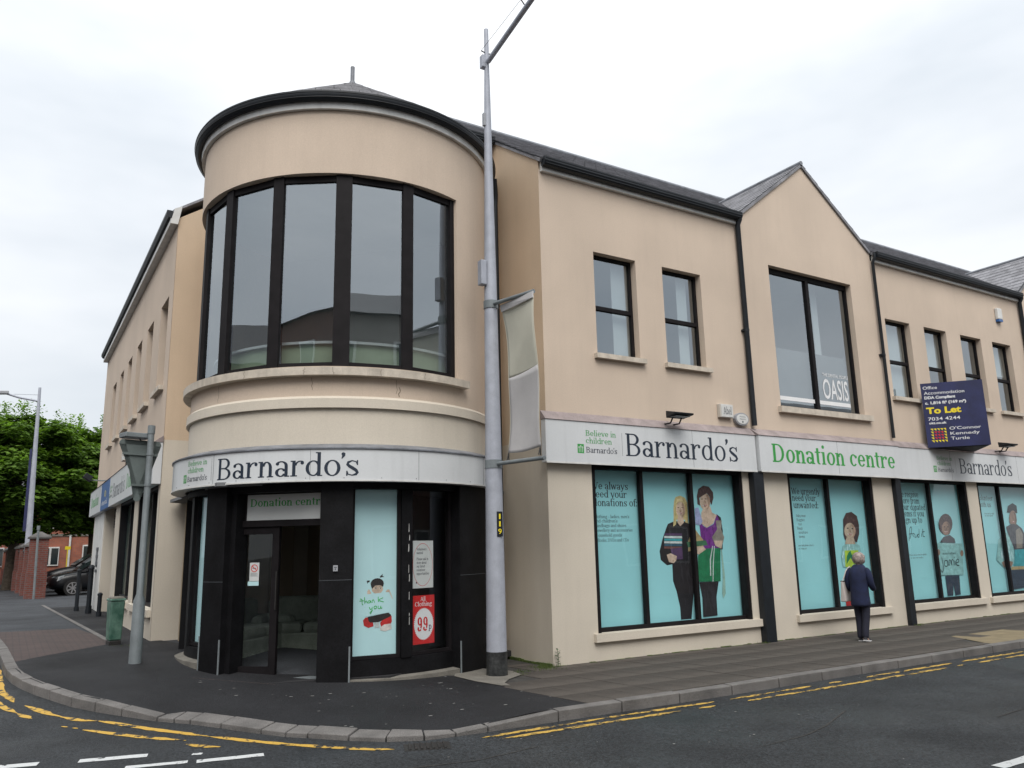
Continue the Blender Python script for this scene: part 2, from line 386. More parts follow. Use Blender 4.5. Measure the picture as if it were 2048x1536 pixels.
# ------------------------------------------------------------------ ground heights
def ss(a, b, x):
    t = min(1, max(0, (x - a) / (b - a))); return t * t * (3 - 2 * t)
def slope(x, y): return .34 * ss(-2, 4, y) * (1 - ss(-3.6, -.4, x))
def seg_dist(x, y, pl):
    best = 1e9
    for (ax, ay), (bx, by) in zip(pl, pl[1:]):
        dx, dy = bx - ax, by - ay; t = max(0, min(1, ((x - ax) * dx + (y - ay) * dy) / (dx * dx + dy * dy)))
        best = min(best, math.hypot(x - ax - t * dx, y - ay - t * dy))
    return best
DROP = [(-5.2, -.4), (-4.6, -1.25), (-3.96, -2.1), (-3.2, -2.6)]
def pave(x, y): return slope(x, y) - .07 * (1 - ss(.15, 1.3, seg_dist(x, y, DROP)))
def road(x, y): return slope(x, y) - .10

# ------------------------------------------------------------------ serif letters built from strokes
XH, CAP, ASC, DSC = .505, .70, .765, -.2
def glyph(ch, W, T):
    P = []; S = T * .95; e = .05
    def rect(x0, y0, x1, y1): P.append([[(x0, y0), (x1, y0), (x1, y1), (x0, y1)]])
    def arc(cx, cy, rx, ry, a0=0, a1=360, w=W, t=T, n=18):
        q = []; n = max(4, int(n * abs(a1 - a0) / 360))
        for i in range(n):
            A = math.radians(a0 + (a1 - a0) * i / n); B = math.radians(a0 + (a1 - a0) * (i + 1) / n)
            q.append([(cx + (rx - w) * math.cos(A), cy + (ry - t) * math.sin(A)), (cx + rx * math.cos(A), cy + ry * math.sin(A)),
                      (cx + rx * math.cos(B), cy + ry * math.sin(B)), (cx + (rx - w) * math.cos(B), cy + (ry - t) * math.sin(B))])
        P.append(q)
    def stroke(pts, ws):
        q = []; nn = len(pts); L = []
        if not isinstance(ws, list): ws = [ws] * nn
        for i in range(nn):
            a = pts[max(0, i - 1)]; b = pts[min(nn - 1, i + 1)]; dx, dy = b[0] - a[0], b[1] - a[1]; d = math.hypot(dx, dy) or 1
            L.append(((pts[i][0] - dy / d * ws[i] / 2, pts[i][1] + dx / d * ws[i] / 2), (pts[i][0] + dy / d * ws[i] / 2, pts[i][1] - dx / d * ws[i] / 2)))
        for i in range(nn - 1): q.append([L[i][0], L[i][1], L[i + 1][1], L[i + 1][0]])
        P.append(q)
    def stem(x, y0, y1, bl=1, br=1, tl=1, tr=0):
        rect(x, y0, x + W, y1)
        if bl or br: rect(x - e * bl, y0, x + W + e * br, y0 + S)
        if tl or tr: rect(x - e * tl, y1 - S, x + W + e * tr, y1)
    def ball(cx, cy, r=None):
        r = r or W * .55; P.append([[(cx + r * math.cos(i * PI / 4), cy + r * math.sin(i * PI / 4)) for i in range(8)]])
    def arch(x, xr):   # n-arch from the stem at x to the right stem at xr
        cx = (x + W * .5 + xr + W) / 2; rx = xr + W - cx; arc(cx, XH - .2, rx, .2, 0, 165)
    adv = .5
    if ch == 'a':
        stem(.30, 0, XH - .15, 0, 1, 0, 0); arc(.20, XH - .15, .30 + W - .20, .15, 0, 140); ball(.085, XH - .09)
        arc(.19, .14, .17, .14, 20, 340); adv = .30 + W + e + .03
    elif ch == 'b': stem(.05, 0, ASC, 0, 0); arc(.27, XH / 2, .21, XH / 2, -165, 165); adv = .53
    elif ch == 'c': arc(.24, XH / 2, .21, XH / 2, 45, 320); ball(.385, XH - .11); adv = .47
    elif ch == 'd': arc(.25, XH / 2, .22, XH / 2, 20, 340); stem(.36, 0, ASC, 0, 1); adv = .36 + W + e + .03
    elif ch == 'e': arc(.25, XH / 2, .22, XH / 2, 0, 325); rect(.09, XH / 2 - T / 2, .45, XH / 2 + T / 2); adv = .51
    elif ch == 'f': stem(.10, 0, ASC - .16, 1, 1, 0, 0); arc(.26, ASC - .16, .16, .16, 60, 180); ball(.34, ASC - .07); rect(.02, XH - S, .32, XH); adv = .34
    elif ch == 'g':
        arc(.24, XH - .15, .19, .15); arc(.24, -.06, .23, .13); stroke([(.12, XH - .26), (.08, .12), (.14, .05)], T); stroke([(.38, XH - .03), (.48, XH)], T * 1.3); adv = .5
    elif ch == 'h': stem(.06, 0, ASC); arch(.06, .34); stem(.34, 0, XH - .2, 1, 1, 0, 0); adv = .34 + W + e + .04
    elif ch == 'i': stem(.07, 0, XH); ball(.07 + W / 2, ASC - .06, W * .6); adv = .07 + W + e + .04
    elif ch == 'j': stem(.1, -.1, XH, 0, 0); arc(.1 + W - .11, -.08, .11, .12, 270, 360); ball(0.0, -.14); ball(.1 + W / 2, ASC - .06, W * .6); adv = .1 + W + .06
    elif ch == 'k': stem(.06, 0, ASC); stroke([(.06 + W, .18), (.38, XH - .01)], T); stroke([(.22, .28), (.42, .01)], W); rect(.30, XH - S, .48, XH); rect(.34, 0, .52, S); adv = .53
    elif ch == 'l': stem(.07, 0, ASC); adv = .07 + W + e + .03
    elif ch == 'm':
        stem(.06, 0, XH); arch(.06, .32); stem(.32, 0, XH - .2, 1, 1, 0, 0)
        cx = .32 + W * .5 + (.26) / 2 + W * .25; arch(.32, .58); stem(.58, 0, XH - .2, 1, 1, 0, 0); adv = .58 + W + e + .04
    elif ch == 'n': stem(.06, 0, XH); arch(.06, .34); stem(.34, 0, XH - .2, 1, 1, 0, 0); adv = .34 + W + e + .04
    elif ch == 'o': arc(.26, XH / 2, .23, XH / 2 + .01); adv = .52
    elif ch == 'p': stem(.06, DSC, XH); arc(.28, XH / 2, .21, XH / 2, -165, 165); adv = .54
    elif ch == 'q': arc(.25, XH / 2, .22, XH / 2, 20, 340); stem(.36, DSC, XH, 1, 1, 0, 0); adv = .52
    elif ch == 'r': stem(.06, 0, XH); arc(.06 + W + .14, XH - .17, .17, .17, 55, 175, w=W * .6); ball(.06 + W + .19, XH - .08); adv = .06 + W + .27
    elif ch == 's':
        stroke([(.35, XH - .12), (.32, XH - .05), (.21, XH - T / 2), (.10, XH - .07), (.08, XH - .14), (.14, XH - .20), (.22, XH / 2), (.32, .18), (.36, .11), (.32, .05), (.21, T / 2), (.10, .05), (.07, .13)],
               [T, T, T, W * .8, W * .9, W, W * 1.05, W, W * .9, W * .8, T, T, T])
        rect(.34, XH - .16, .34 + T, XH); rect(.045, 0, .045 + T, .16); adv = .43
    elif ch == 't': stem(.09, .09, XH + .14, 0, 0, 0, 0); rect(.01, XH - S, .32, XH); arc(.09 + .13, .12, .13, .12, 180, 300); adv = .35
    elif ch == 'u': stem(.06, .18, XH, 0, 0, 1, 0); arc(.25, .19, .19, .19, 180, 345); stem(.36, 0, XH, 0, 1, 1, 0); adv = .36 + W + e + .03
    elif ch in 'vy':
        stroke([(.07, XH - .01), (.25, 0)], W); stroke([(.42, XH - .01), (.25, 0)] if ch == 'v' else [(.43, XH - .01), (.25, 0), (.18, -.14), (.08, -.17)], T * 1.2)
        rect(0, XH - S, .17, XH); rect(.34, XH - S, .49, XH); adv = .49
        if ch == 'y': ball(.07, -.15)
    elif ch == 'w':
        stroke([(.07, XH - .01), (.20, .01)], W); stroke([(.33, XH - .02), (.20, .01)], T * 1.2); stroke([(.33, XH - .02), (.46, .01)], W)
        stroke([(.60, XH - .01), (.46, .01)], T * 1.2); rect(0, XH - S, .15, XH); rect(.52, XH - S, .67, XH); adv = .68
    elif ch == 'x': stroke([(.08, XH - .01), (.38, .01)], W); stroke([(.38, XH - .01), (.08, .01)], T * 1.2); rect(0, XH - S, .18, XH); rect(.3, 0, .48, S); adv = .48
    elif ch == 'z': rect(.04, XH - T, .4, XH); stroke([(.36, XH - .02), (.07, .02)], W); rect(.04, 0, .4, T); adv = .45
    elif ch == 'B': stem(.08, 0, CAP, 1, 0, 1, 0); arc(.30, CAP - .175, .21, .175, -90, 90); arc(.30, .19, .25, .19, -90, 90); rect(.08, CAP - T, .30, CAP); rect(.08, 0, .30, T); rect(.08, .35, .30, .35 + T); adv = .62
    elif ch == 'D': stem(.08, 0, CAP, 1, 0, 1, 0); arc(.30, CAP / 2, .33, CAP / 2, -90, 90); rect(.08, CAP - T, .30, CAP); rect(.08, 0, .30, T); adv = .70
    elif ch == 'P': stem(.08, 0, CAP, 1, 1, 1, 0); arc(.30, CAP - .19, .24, .19, -90, 90); rect(.08, CAP - T, .30, CAP); rect(.08, CAP - .38, .30, CAP - .38 + T); adv = .58
    elif ch in 'CG':
        arc(.36, CAP / 2, .31, CAP / 2, 40, 320); rect(.57, CAP - .24, .57 + T, CAP)
        if ch == 'G': stem(.52, 0, .28, 0, 0, 1, 1)
        adv = .68
    elif ch == 'A': stroke([(.34, CAP), (.60, 0)], W); stroke([(.34, CAP), (.10, 0)], T * 1.2); rect(.16, .2, .5, .2 + T); rect(0, 0, .2, S); rect(.48, 0, .74, S); adv = .74
    elif ch in 'VY':
        if ch == 'V': stroke([(.12, CAP), (.36, 0)], W); stroke([(.60, CAP), (.36, 0)], T * 1.2)
        else: rect(.32, 0, .32 + W, .32); stroke([(.1, CAP), (.35, .3)], W); stroke([(.62, CAP), (.37, .3)], T * 1.2); rect(.24, 0, .5, S)
        rect(0, CAP - S, .24, CAP); rect(.5, CAP - S, .72, CAP); adv = .72
    elif ch == 'W':
        stroke([(.12, CAP), (.32, .01)], W); stroke([(.50, CAP), (.32, .01)], T * 1.2); stroke([(.50, CAP), (.70, .01)], W); stroke([(.9, CAP), (.70, .01)], T * 1.2)
        rect(0, CAP - S, .24, CAP); rect(.8, CAP - S, 1.0, CAP); adv = 1.0
    elif ch == '9': arc(.27, CAP - .21, .22, .21); arc(.20, .34, .29, .34, -40, 40); arc(.24, .16, .22, .16, 200, 330); ball(.12, .14); adv = .56
    elif ch == "'": stroke([(.06, CAP + .03), (.065, CAP - .05), (.01, CAP - .15)], [W * 1.1, W * .9, T * .6]); ball(.055, CAP, W * .6); adv = .11
    elif ch == ':': ball(.1, .06, W * .6); ball(.1, XH - .08, W * .6); adv = .2
    elif ch in ',.': ball(.08, .04, W * .6); adv = .17
    elif ch == '-': rect(.05, .2, .3, .2 + T * 1.3); adv = .35
    elif ch == ' ': adv = .26
    return P, adv

def serif(mb, s, x0, x1, yb, cap, mapf, W=.085, T=.038):
    """write s so that it spans x0..x1 (None: natural width) with its base at yb; mapf(u, v, lift) -> point"""
    gl = []; tot = 0
    for ch in s:
        g, a = glyph(ch, W, T); gl.append((g, tot)); tot += a - .012
    sy = cap / CAP; sx_ = (x1 - x0) / tot if x1 is not None else sy
    if isinstance(mb, tuple):      # (parent, material): every letter becomes an object of its own
        for g, off in gl:
            if not g: continue
            m_ = MB()
            for k, strip in enumerate(g):
                lift = .0001 * (k + 1)
                for q in strip: m_.poly([mapf(x0 + (off + p[0]) * sx_, yb + p[1] * sy, lift) for p in q])
            m_.build('letter', mb[1], mb[0])
        return
    for g, off in gl:
        for k, strip in enumerate(g):
            lift = .0001 * (k + 1)
            for q in strip: mb.poly([mapf(x0 + (off + p[0]) * sx_, yb + p[1] * sy, lift) for p in q])
    return mb

def sans(mb, s, x0, x1, yb, size, mapf, bold=0.0, sp=1.0, shear=0.0):
    c = bpy.data.curves.new('txt', 'FONT'); c.body = s; c.size = 1; c.offset = bold; c.space_character = sp; c.resolution_u = 3; c.shear = shear
    o = bpy.data.objects.new('txt', c); me = o.to_mesh()
    xs = [v.co.x for v in me.vertices]; a, b = min(xs), max(xs); sx_ = (x1 - x0) / (b - a) if x1 is not None else size
    mb.add([mapf(x0 + (v.co.x - a) * sx_, yb + v.co.y * size, .0002) for v in me.vertices], [tuple(p.vertices) for p in me.polygons])
    o.to_mesh_clear(); bpy.data.objects.remove(o); bpy.data.curves.remove(c)
    return mb

def scrawl(mb, strokes, w, mapf):
    k = 0
    for pts in strokes:
        # smooth the pen path
        P = []
        for i in range(len(pts) - 1):
            p0 = pts[max(0, i - 1)]; p1 = pts[i]; p2 = pts[i + 1]; p3 = pts[min(len(pts) - 1, i + 2)]
            for j in range(4):
                t = j / 4
                P.append(tuple(.5 * ((2 * p1[d]) + (-p0[d] + p2[d]) * t + (2 * p0[d] - 5 * p1[d] + 4 * p2[d] - p3[d]) * t * t + (-p0[d] + 3 * p1[d] - 3 * p2[d] + p3[d]) * t ** 3) for d in (0, 1)))
        P.append(pts[-1]); k += 1
        L = []
        for i in range(len(P)):
            a = P[max(0, i - 1)]; b = P[min(len(P) - 1, i + 1)]; dx, dy = b[0] - a[0], b[1] - a[1]; d = math.hypot(dx, dy) or 1
            L.append((P[i][0] - dy / d * w / 2, P[i][1] + dx / d * w / 2, P[i][0] + dy / d * w / 2, P[i][1] - dx / d * w / 2))
        for i in range(len(P) - 1):
            lift = .0001 * (k * 3 + i % 3)
            mb.poly([mapf(L[i][0], L[i][1], lift), mapf(L[i][2], L[i][3], lift), mapf(L[i + 1][2], L[i + 1][3], lift), mapf(L[i + 1][0], L[i + 1][1], lift)])
    return mb

# ================================================================== GROUND
def sheet(name, A, B, rows, zf, m, parent=None, kind=None, off=0.0, uvskip=None):
    """loft a sheet between two plan polylines with the same number of points"""
    vs = []; n = len(A)
    for r in range(rows + 1):
        t = r / rows
        for (ax, ay), (bx, by) in zip(A, B):
            x, y = ax + (bx - ax) * t, ay + (by - ay) * t; vs.append((x, y, zf(x, y) + off))
    fs = [(r * n + i, r * n + i + 1, (r + 1) * n + i + 1, (r + 1) * n + i) for r in range(rows) for i in range(n - 1)]
    mb = MB(); mb.add(vs, fs); return mb.build(name, m, parent, smooth=True, kind=kind, auto=80)

def resample(pl, n):
    L = [0]
    for a, b in zip(pl, pl[1:]): L.append(L[-1] + math.hypot(b[0] - a[0], b[1] - a[1]))
    out = []
    for k in range(n):
        d = L[-1] * k / (n - 1); i = 0
        while i < len(L) - 2 and L[i + 1] < d: i += 1
        t = (d - L[i]) / (L[i + 1] - L[i]); out.append((pl[i][0] + (pl[i + 1][0] - pl[i][0]) * t, pl[i][1] + (pl[i + 1][1] - pl[i][1]) * t))
    return out

def axis(a, b, lo, hi, fine, n):   # coarse far away, fine in the middle
    v = [lo + fine * i for i in range(int((hi - lo) / fine) + 1)]
    left = [lo - (lo - a) * ((n - i) / n) ** 2.5 for i in range(n)]
    right = [hi + (b - hi) * ((i + 1) / n) ** 2.5 for i in range(n)]
    return left + v + right
gx = axis(-300, 300, -10, 14, .4, 14); gy = axis(-300, 400, -12, 8, .4, 14)
mb = MB(); mb.add([(x, y, road(x, y) if (y < 60) else .24) for y in gy for x in gx],
                  [(j * len(gx) + i, j * len(gx) + i + 1, (j + 1) * len(gx) + i + 1, (j + 1) * len(gx) + i) for j in range(len(gy) - 1) for i in range(len(gx) - 1)])
road_o = mb.build('road', 'asphalt', None, smooth=True, kind='structure', auto=80)

# front (road side) line of the kerb, joint by joint, from up the side street round to the right
KJ = [(-8.6, 60.0), (-8.2, 40.0), (-7.75, 22.0), (-7.35, 12.0), (-7.2, 9.0), (-7.1, 7.0), (-7.0, 5.3), (-6.95, 4.0), (-6.92, 3.3), (-6.88, 2.76), (-6.81, 2.32), (-6.72, 1.97), (-6.58, 1.57), (-6.43, 1.23),
      (-6.23, .79), (-6.01, .44), (-5.77, .12), (-5.46, -.28), (-5.31, -.43), (-5.17, -.57), (-4.92, -.90), (-4.62, -1.36), (-4.44, -1.62),
      (-4.27, -1.80), (-3.97, -2.16), (-3.69, -2.44), (-3.36, -2.62), (-3.03, -2.66), (-2.67, -2.68)]
x = -2.67
while x < 14.5: x += .86; KJ.append((x, -2.70 - .07 * ss(-2.7, 1, x)))
KJ += [(20, -2.77), (40, -2.77), (80, -2.77)]
def normal_at(i):
    a = KJ[max(0, i - 1)]; b = KJ[min(len(KJ) - 1, i + 1)]; dx, dy = b[0] - a[0], b[1] - a[1]; d = math.hypot(dx, dy); return (-dy / d, dx / d)
DROPI = range(17, 26)
KB = []
for i, (x, y) in enumerate(KJ):
    nx, ny = normal_at(i); w = .22 if 18 <= i <= 25 else .14; KB.append((x + nx * w, y + ny * w))
kerb_o = None
mbk = MB()
# bedding strip that ties the kerb stones together
vs = []
for (ax, ay), (bx, by) in zip(KJ, KB):
    vs += [(ax, ay, road(ax, ay) - .08), (bx, by, road(bx, by) - .08), (bx, by, min(pave(bx, by), road(bx, by) + .02) - .03), (ax + (bx - ax) * .15, ay + (by - ay) * .15, road(ax, ay) - .005)]
n = len(KJ)
mbk.add(vs, [(i * 4 + k, i * 4 + (k + 1) % 4, i * 4 + 4 + (k + 1) % 4, i * 4 + 4 + k) for i in range(n - 1) for k in range(4)])
kerb_o = mbk.build('kerb', 'joint', None, kind='structure')
for i in range(3, len(KJ) - 2):
    (ax, ay), (bx, by) = KJ[i], KJ[i + 1]; (cx, cy), (dx, dy) = KB[i + 1], KB[i]
    L = math.hypot(bx - ax, by - ay); g = .008 / L
    def P(p, q, t): return (p[0] + (q[0] - p[0]) * t, p[1] + (q[1] - p[1]) * t)
    a, b = P((ax, ay), (bx, by), g), P((ax, ay), (bx, by), 1 - g); d, c = P((dx, dy), (cx, cy), g), P((dx, dy), (cx, cy), 1 - g)
    jz = random.uniform(-.006, .006)
    def top(p, j, back):
        dropped = 18 <= j <= 26
        z = (pave(*p) if not dropped else road(*p) + .035 + (.02 if back else 0))
        if j in (17,): z = pave(*p) - .0
        return z + jz + .018 - (0 if back else .006)
    mb = MB(); mb.hexa([(*a, road(*a) - .06), (*b, road(*b) - .06), (*c, road(*c) - .06), (*d, road(*d) - .06)],
                       [(*a, top(a, i, 0)), (*b, top(b, i + 1, 0)), (*c, top(c, i + 1, 1)), (*d, top(d, i, 1))])
    mb.build('kerb_stone', 'kerb', kerb_o, bevel=.009)

# pavement base sheet (old grey tarmac), from the kerb to under the buildings
INN = []
for (x, y) in KB:
    if y > 5: INN.append((2.0, y))
    elif x > 0: INN.append((x, 1.5))
    else:
        t = ss(5, -2.8, y); INN.append((2.0 - 1.0 * t, 5.0 - 3.2 * t))
def refine(A, k):
    out = []
    for a, b in zip(A, A[1:]):
        for j in range(k): out.append((a[0] + (b[0] - a[0]) * j / k, a[1] + (b[1] - a[1]) * j / k))
    return out + [A[-1]]
pav_o = sheet('pavement', refine(KB, 4), refine(INN, 4), 40, pave, 'greytar', kind='structure')

# dark tarmac apron round the corner
def KM(i): return ((KJ[i][0] + KB[i][0] * 2) / 3, (KJ[i][1] + KB[i][1] * 2) / 3)
Aout = resample([KM(i) for i in range(8, 29)] + [(-1.95, -2.62), (-1.17, -2.64)], 70)
Ain = resample([(-5.46, 4.85), (-5.33, 4.95), (-4.7, 4.95), (-4.3, 3.0), (-4.0, 1.0), (-3.0, .4), (-2.2, .2), (-1.66, .05), (-1.50, -.6), (-1.42, -1.2)], 70)
sheet('footway_tarmac', Aout, Ain, 44, pave, 'tarmac', None, 'structure', .011)
# dark strip against the side wall and the narrow light edging beside it
sheet('side_tarmac_strip', resample([(-5.36, 4.9), (-5.9, 17.5)], 20), resample([(-4.7, 4.9), (-4.7, 17.5)], 20), 4, pave, 'tarmac', None, 'structure', .006)
sheet('edging_strip', resample([(-5.46, 5.6), (-6.0, 19.2)], 20), resample([(-5.37, 5.6), (-5.91, 19.2)], 20), 1, pave, 'kerb', None, 'structure', .011)
# red block paving at the crossing point
sheet('block_paving', resample([KM(8), KM(7), KM(6), KM(5), KM(4)], 16), resample([(-5.46, 4.85), (-5.42, 6.2), (-5.7, 8.7)], 16), 8, pave, 'paver', None, 'structure', .008)
# pale concrete round the foot of the pole
mb = MB(); c0 = (-1.22, -.22)
pp = [(-1.68, -.05), (-1.62, -.55), (-1.50, -1.0), (-1.40, -1.06), (-1.36, -.85), (-1.15, -.62), (-.80, -.38), (-.72, -.02), (-.85, .35), (-1.05, .5), (-1.5, .25)]
mb.add([(*c0, pave(*c0) + .018)] + [(x, y, pave(x, y) + .018) for x, y in pp], [(0, 1 + i, 1 + (i + 1) % len(pp)) for i in range(len(pp))])
mb.build('concrete_patch', 'concrete', None, kind='structure')
# worn step-coloured strip in front of the entrance
# joint bed and the concrete slabs of the right-hand footway
bed = sheet('slab_footway', resample([(-1.20, -2.66), (14.3, -2.68)], 40), resample([(-1.44, -.75), (-.9, .2), (0, 1.4), (14.3, 1.4)], 40), 6, pave, 'joint', None, 'structure', .005)
cnt = 0
SK = .134
def slab_mesh(hy0, hy1, hx=.1975):      # parallelogram: the joints run slightly askew
    z = random.uniform(-.0015, .0015); mb = MB()
    c = [(-hx - SK * hy0, hy0), (hx - SK * hy0, hy0), (hx - SK * hy1, hy1), (-hx - SK * hy1, hy1)]
    mb.hexa([(x, y, -.02) for x, y in c], [(x * .99, y * .995, z) for x, y in c])
    me = bpy.data.meshes.new('paving_slab'); me.from_pydata(mb.v, [], mb.f); me.materials.append(M['slab']); return me
SLM = [slab_mesh(-.2972, .2972) for _ in range(6)]
for col in range(38):
    xc = -1.25 + .4 * col; stag = 0
    for r in range(-1, 6):
        y = -2.33 + r * .6 + stag; y0, y1 = y - .2972, y + .2972
        x = xc - SK * (y + 2.0) + .05
        ylim = -.004 if x > -.05 else .55
        y0c, y1c = max(y0, -2.60), min(y1, ylim)
        if y1c - y0c < .06: continue
        if x < -1.25 and y > -1.05: continue
        if (x + 1.12) ** 2 + (y + .2) ** 2 < .48 ** 2: continue
        if x < -.55 and y > -.25: continue
        if x > 6.95 and y1c < -1.55: continue
        full = (y0c == y0 and y1c == y1)
        o = link('paving_slab', random.choice(SLM) if full else slab_mesh(y0c - y, y1c - y), bed)
        o.location = (x, y, pave(x, y) + .014); o.rotation_euler = (random.uniform(-.0016, .0016), random.uniform(-.002, .002), random.uniform(-.002, .002)); cnt += 1
print('slabs', cnt)
sheet('tactile_paving', resample([(7.0, -2.62), (14.0, -2.62)], 16), resample([(7.6, -1.62), (14.0, -1.62)], 16), 3, pave, 'tactile', None, 'structure', .014)
# gum spots and specks of grit on the tarmac
mb = MB()
for _ in range(75):
    a = random.random(); x = random.uniform(-5.6, -1.3); y = random.uniform(-2.4, .0) + (1.0 if x < -4.4 else 0)
    if seg_dist(x, y, KJ) < .3 or y < -2.2 or (x < -4 and y < -.5 + (-4 - x) * .9): continue
    if x > -1.6 and y > -1.2: continue
    r = random.choice((.006, .008, .011, .015)); z = pave(x, y) + .0155
    mb.poly([(x + r * 1.6 * math.cos(k * PI / 4 + .3), y + r * math.sin(k * PI / 4), z) for k in range(8)])
for _ in range(50):
    x = random.uniform(-4, 7); y = random.uniform(-6, -2.9); r = random.choice((.005, .007, .01)); z = road(x, y) + .004
    mb.poly([(x + r * 1.6 * math.cos(k * PI / 4), y + r * math.sin(k * PI / 4), z) for k in range(8)])
tag(mb.build('gum_spots', 'gum', None, kind='stuff'), 'small pale gum spots and grit scattered over the dark tarmac', 'gum spots')

# ---- painted markings (4 mm over the road)
def stripe(name, pl, w, m, off=.004, wob=.0, n=None, taper=False):
    pl = resample(pl, n or max(8, int(sum(math.hypot(b[0] - a[0], b[1] - a[1]) for a, b in zip(pl, pl[1:])) / .08)))
    A = []; B = []
    for i, (x, y) in enumerate(pl):
        a = pl[max(0, i - 1)]; b = pl[min(len(pl) - 1, i + 1)]; dx, dy = b[0] - a[0], b[1] - a[1]; d = math.hypot(dx, dy)
        k = 1.0
        if taper: k = min(1, .15 + i / 3, .15 + (len(pl) - 1 - i) / 3)
        w1 = w / 2 * k + random.uniform(-wob, wob); w2 = w / 2 * k + random.uniform(-wob, wob)
        A.append((x - dy / d * w1, y + dx / d * w1)); B.append((x + dy / d * w2, y - dx / d * w2))
    return sheet(name, A, B, 1, road, m, road_o, None, off)
def frag(pl0, w, m, gaps):    # a line broken where the paint has gone
    for a, b in gaps:
        n = 40; q = resample(pl0, n); i, j = int(a * (n - 1)), int(b * (n - 1))
        if j - i >= 1: stripe('yellow_line', q[i:j + 1], w, m, wob=.010, taper=True)
frag([(-2.86, -2.87), (-1.3, -2.88), (.46, -2.96), (3.0, -2.98), (7.3, -2.99)], .075, 'yellow2', [(0, .16), (.165, .19), (.20, .31), (.35, .42), (.43, .50), (.52, .55), (.60, .82), (.83, 1)])
frag([(-2.72, -3.02), (-1.3, -3.07), (.46, -3.15), (3.0, -3.18), (7.3, -3.20)], .075, 'yellow2', [(0, .25), (.26, .29), (.35, .37), (.38, .44), (.45, .75), (.78, .82), (.84, .9), (.92, 1)])
frag([(7.3, -2.99), (22, -3.0)], .08, 'yellow', [(0, .3), (.31, .7), (.72, 1)]); frag([(7.3, -3.20), (22, -3.22)], .08, 'yellow', [(0, .4), (.42, 1)])
frag([(-6.98, 3.6), (-6.93, 1.95), (-6.78, 1.28)], .085, 'yellow', [(0, 1)])
frag([(-7.1, 1.9), (-6.92, 1.18), (-6.72, .66), (-6.62, .44)], .08, 'yellow', [(0, .8), (.82, 1)])
frag([(-6.68, 1.06), (-6.42, .50), (-6.22, .19), (-6.03, .03)], .085, 'yellow', [(0, .62), (.64, 1)])
stripe('yellow_line', [(-6.36, -.02), (-6.30, -.09)], .06, 'yellow', taper=True, n=4); stripe('yellow_line', [(-6.26, -.14), (-6.21, -.19)], .06, 'yellow', taper=True, n=4)
frag([(-6.02, .06), (-5.6, -.52), (-5.04, -1.24), (-4.35, -2.15), (-3.95, -2.62), (-3.66, -2.84)], .085, 'yellow', [(0, .42), (.425, .98)])
frag([(-6.17, -.27), (-5.75, -.77), (-5.32, -1.22)], .085, 'yellow', [(0, 1)])
frag([(-5.34, -1.36), (-5.22, -1.54), (-5.08, -1.66)], .10, 'yellow', [(0, 1)])
for a, b, w in [((-6.28, -1.44), (-5.72, -1.58), .115), ((-5.38, -2.09), (-4.81, -2.21), .115), ((-7.3, -1.15), (-6.60, -1.34), .115), ((-5.95, -1.92), (-5.45, -2.05), .10), ((-5.36, -1.78), (-5.28, -1.82), .07)]:
    stripe('give_way_dash', [a, b], w, 'whiteline', wob=.005)
stripe('centre_line', [(.0, -6.34), (4.0, -6.38)], .11, 'whiteline', wob=.005)
for pts in ([(1.0, -4.2), (.2, -4.55), (-.3, -4.7), (-1.0, -4.75)], [(-4.6, -3.6), (-4.0, -3.45), (-3.3, -3.6), (-2.6, -3.5)], [(3.2, -5.6), (2.5, -5.3), (1.9, -5.35)]):
    mbp = stripe('road_crack', pts, .016, 'joint', wob=.005)
for x_, y_, w_, h_ in ():
    sheet('road_patch', [(x_, y_), (x_ + w_, y_ - .05)], [(x_ + .03, y_ + h_), (x_ + w_ + .02, y_ + h_ - .04)], 2, road, 'tarmac', road_o, None, .003)
# gully grate
r = thing('drain_grate', (-3.44, -2.85, -.1), 'small rusty iron drain grate let into the road at the dropped kerb', 'drain')
mb = MB(); c = Vector((-3.44, -2.85, road(-3.44, -2.85) + .004)); ux = Vector((.93, -.37, 0)); uy = Vector((.37, .93, 0))
mb.obox(c - Vector((0, 0, .015)), ux * .22, uy * .14, Vector((0, 0, .014))); mb.build('frame', 'iron', r)
for k in range(-3, 4):
    mb = MB(); mb.obox(c + ux * k * .055 + Vector((0, 0, .004)), ux * .012, uy * .12, Vector((0, 0, .006))); mb.build('bar', 'iron', r)

# ================================================================== BUILDING
bld = thing('shop_building', (-2.42, 2.38, 0), 'two storey cream rendered corner building with round tower, gables and black windows', 'building')
CX, CY = -2.42, 2.38
def cp(a, r, z=0.0):
    a = math.radians(a); return Vector((CX + r * math.cos(a), CY + r * math.sin(a), z))

def wall_grid(mb, P, u0, u1, v0, v1, ops, th, back=True, sill=True):
    us = sorted({u0, u1, *[o[0] for o in ops], *[o[1] for o in ops]}); vv = sorted({v0, v1, *[o[2] for o in ops], *[o[3] for o in ops]})
    us = [u for u in us if u0 <= u <= u1]; vv = [v for v in vv if v0 <= v <= v1]
    for a, b in zip(us, us[1:]):
        for c, d in zip(vv, vv[1:]):
            mu, mv = (a + b) / 2, (c + d) / 2
            if any(o[0] < mu < o[1] and o[2] < mv < o[3] for o in ops): continue
            mb.poly([P(a, c, 0), P(b, c, 0), P(b, d, 0), P(a, d, 0)])
            if back: mb.poly([P(a, c, th), P(a, d, th), P(b, d, th), P(b, c, th)])
    for (a, b, c, d) in ops:
        mb.poly([P(a, c, 0), P(a, c, th), P(a, d, th), P(a, d, 0)]); mb.poly([P(b, c, 0), P(b, d, 0), P(b, d, th), P(b, c, th)])
        mb.poly([P(a, d, 0), P(b, d, 0), P(b, d, th), P(a, d, th)]); mb.poly([P(a, c, 0), P(b, c, 0), P(b, c, th), P(a, c, th)])
PR = lambda u, v, d: (u, d, v)
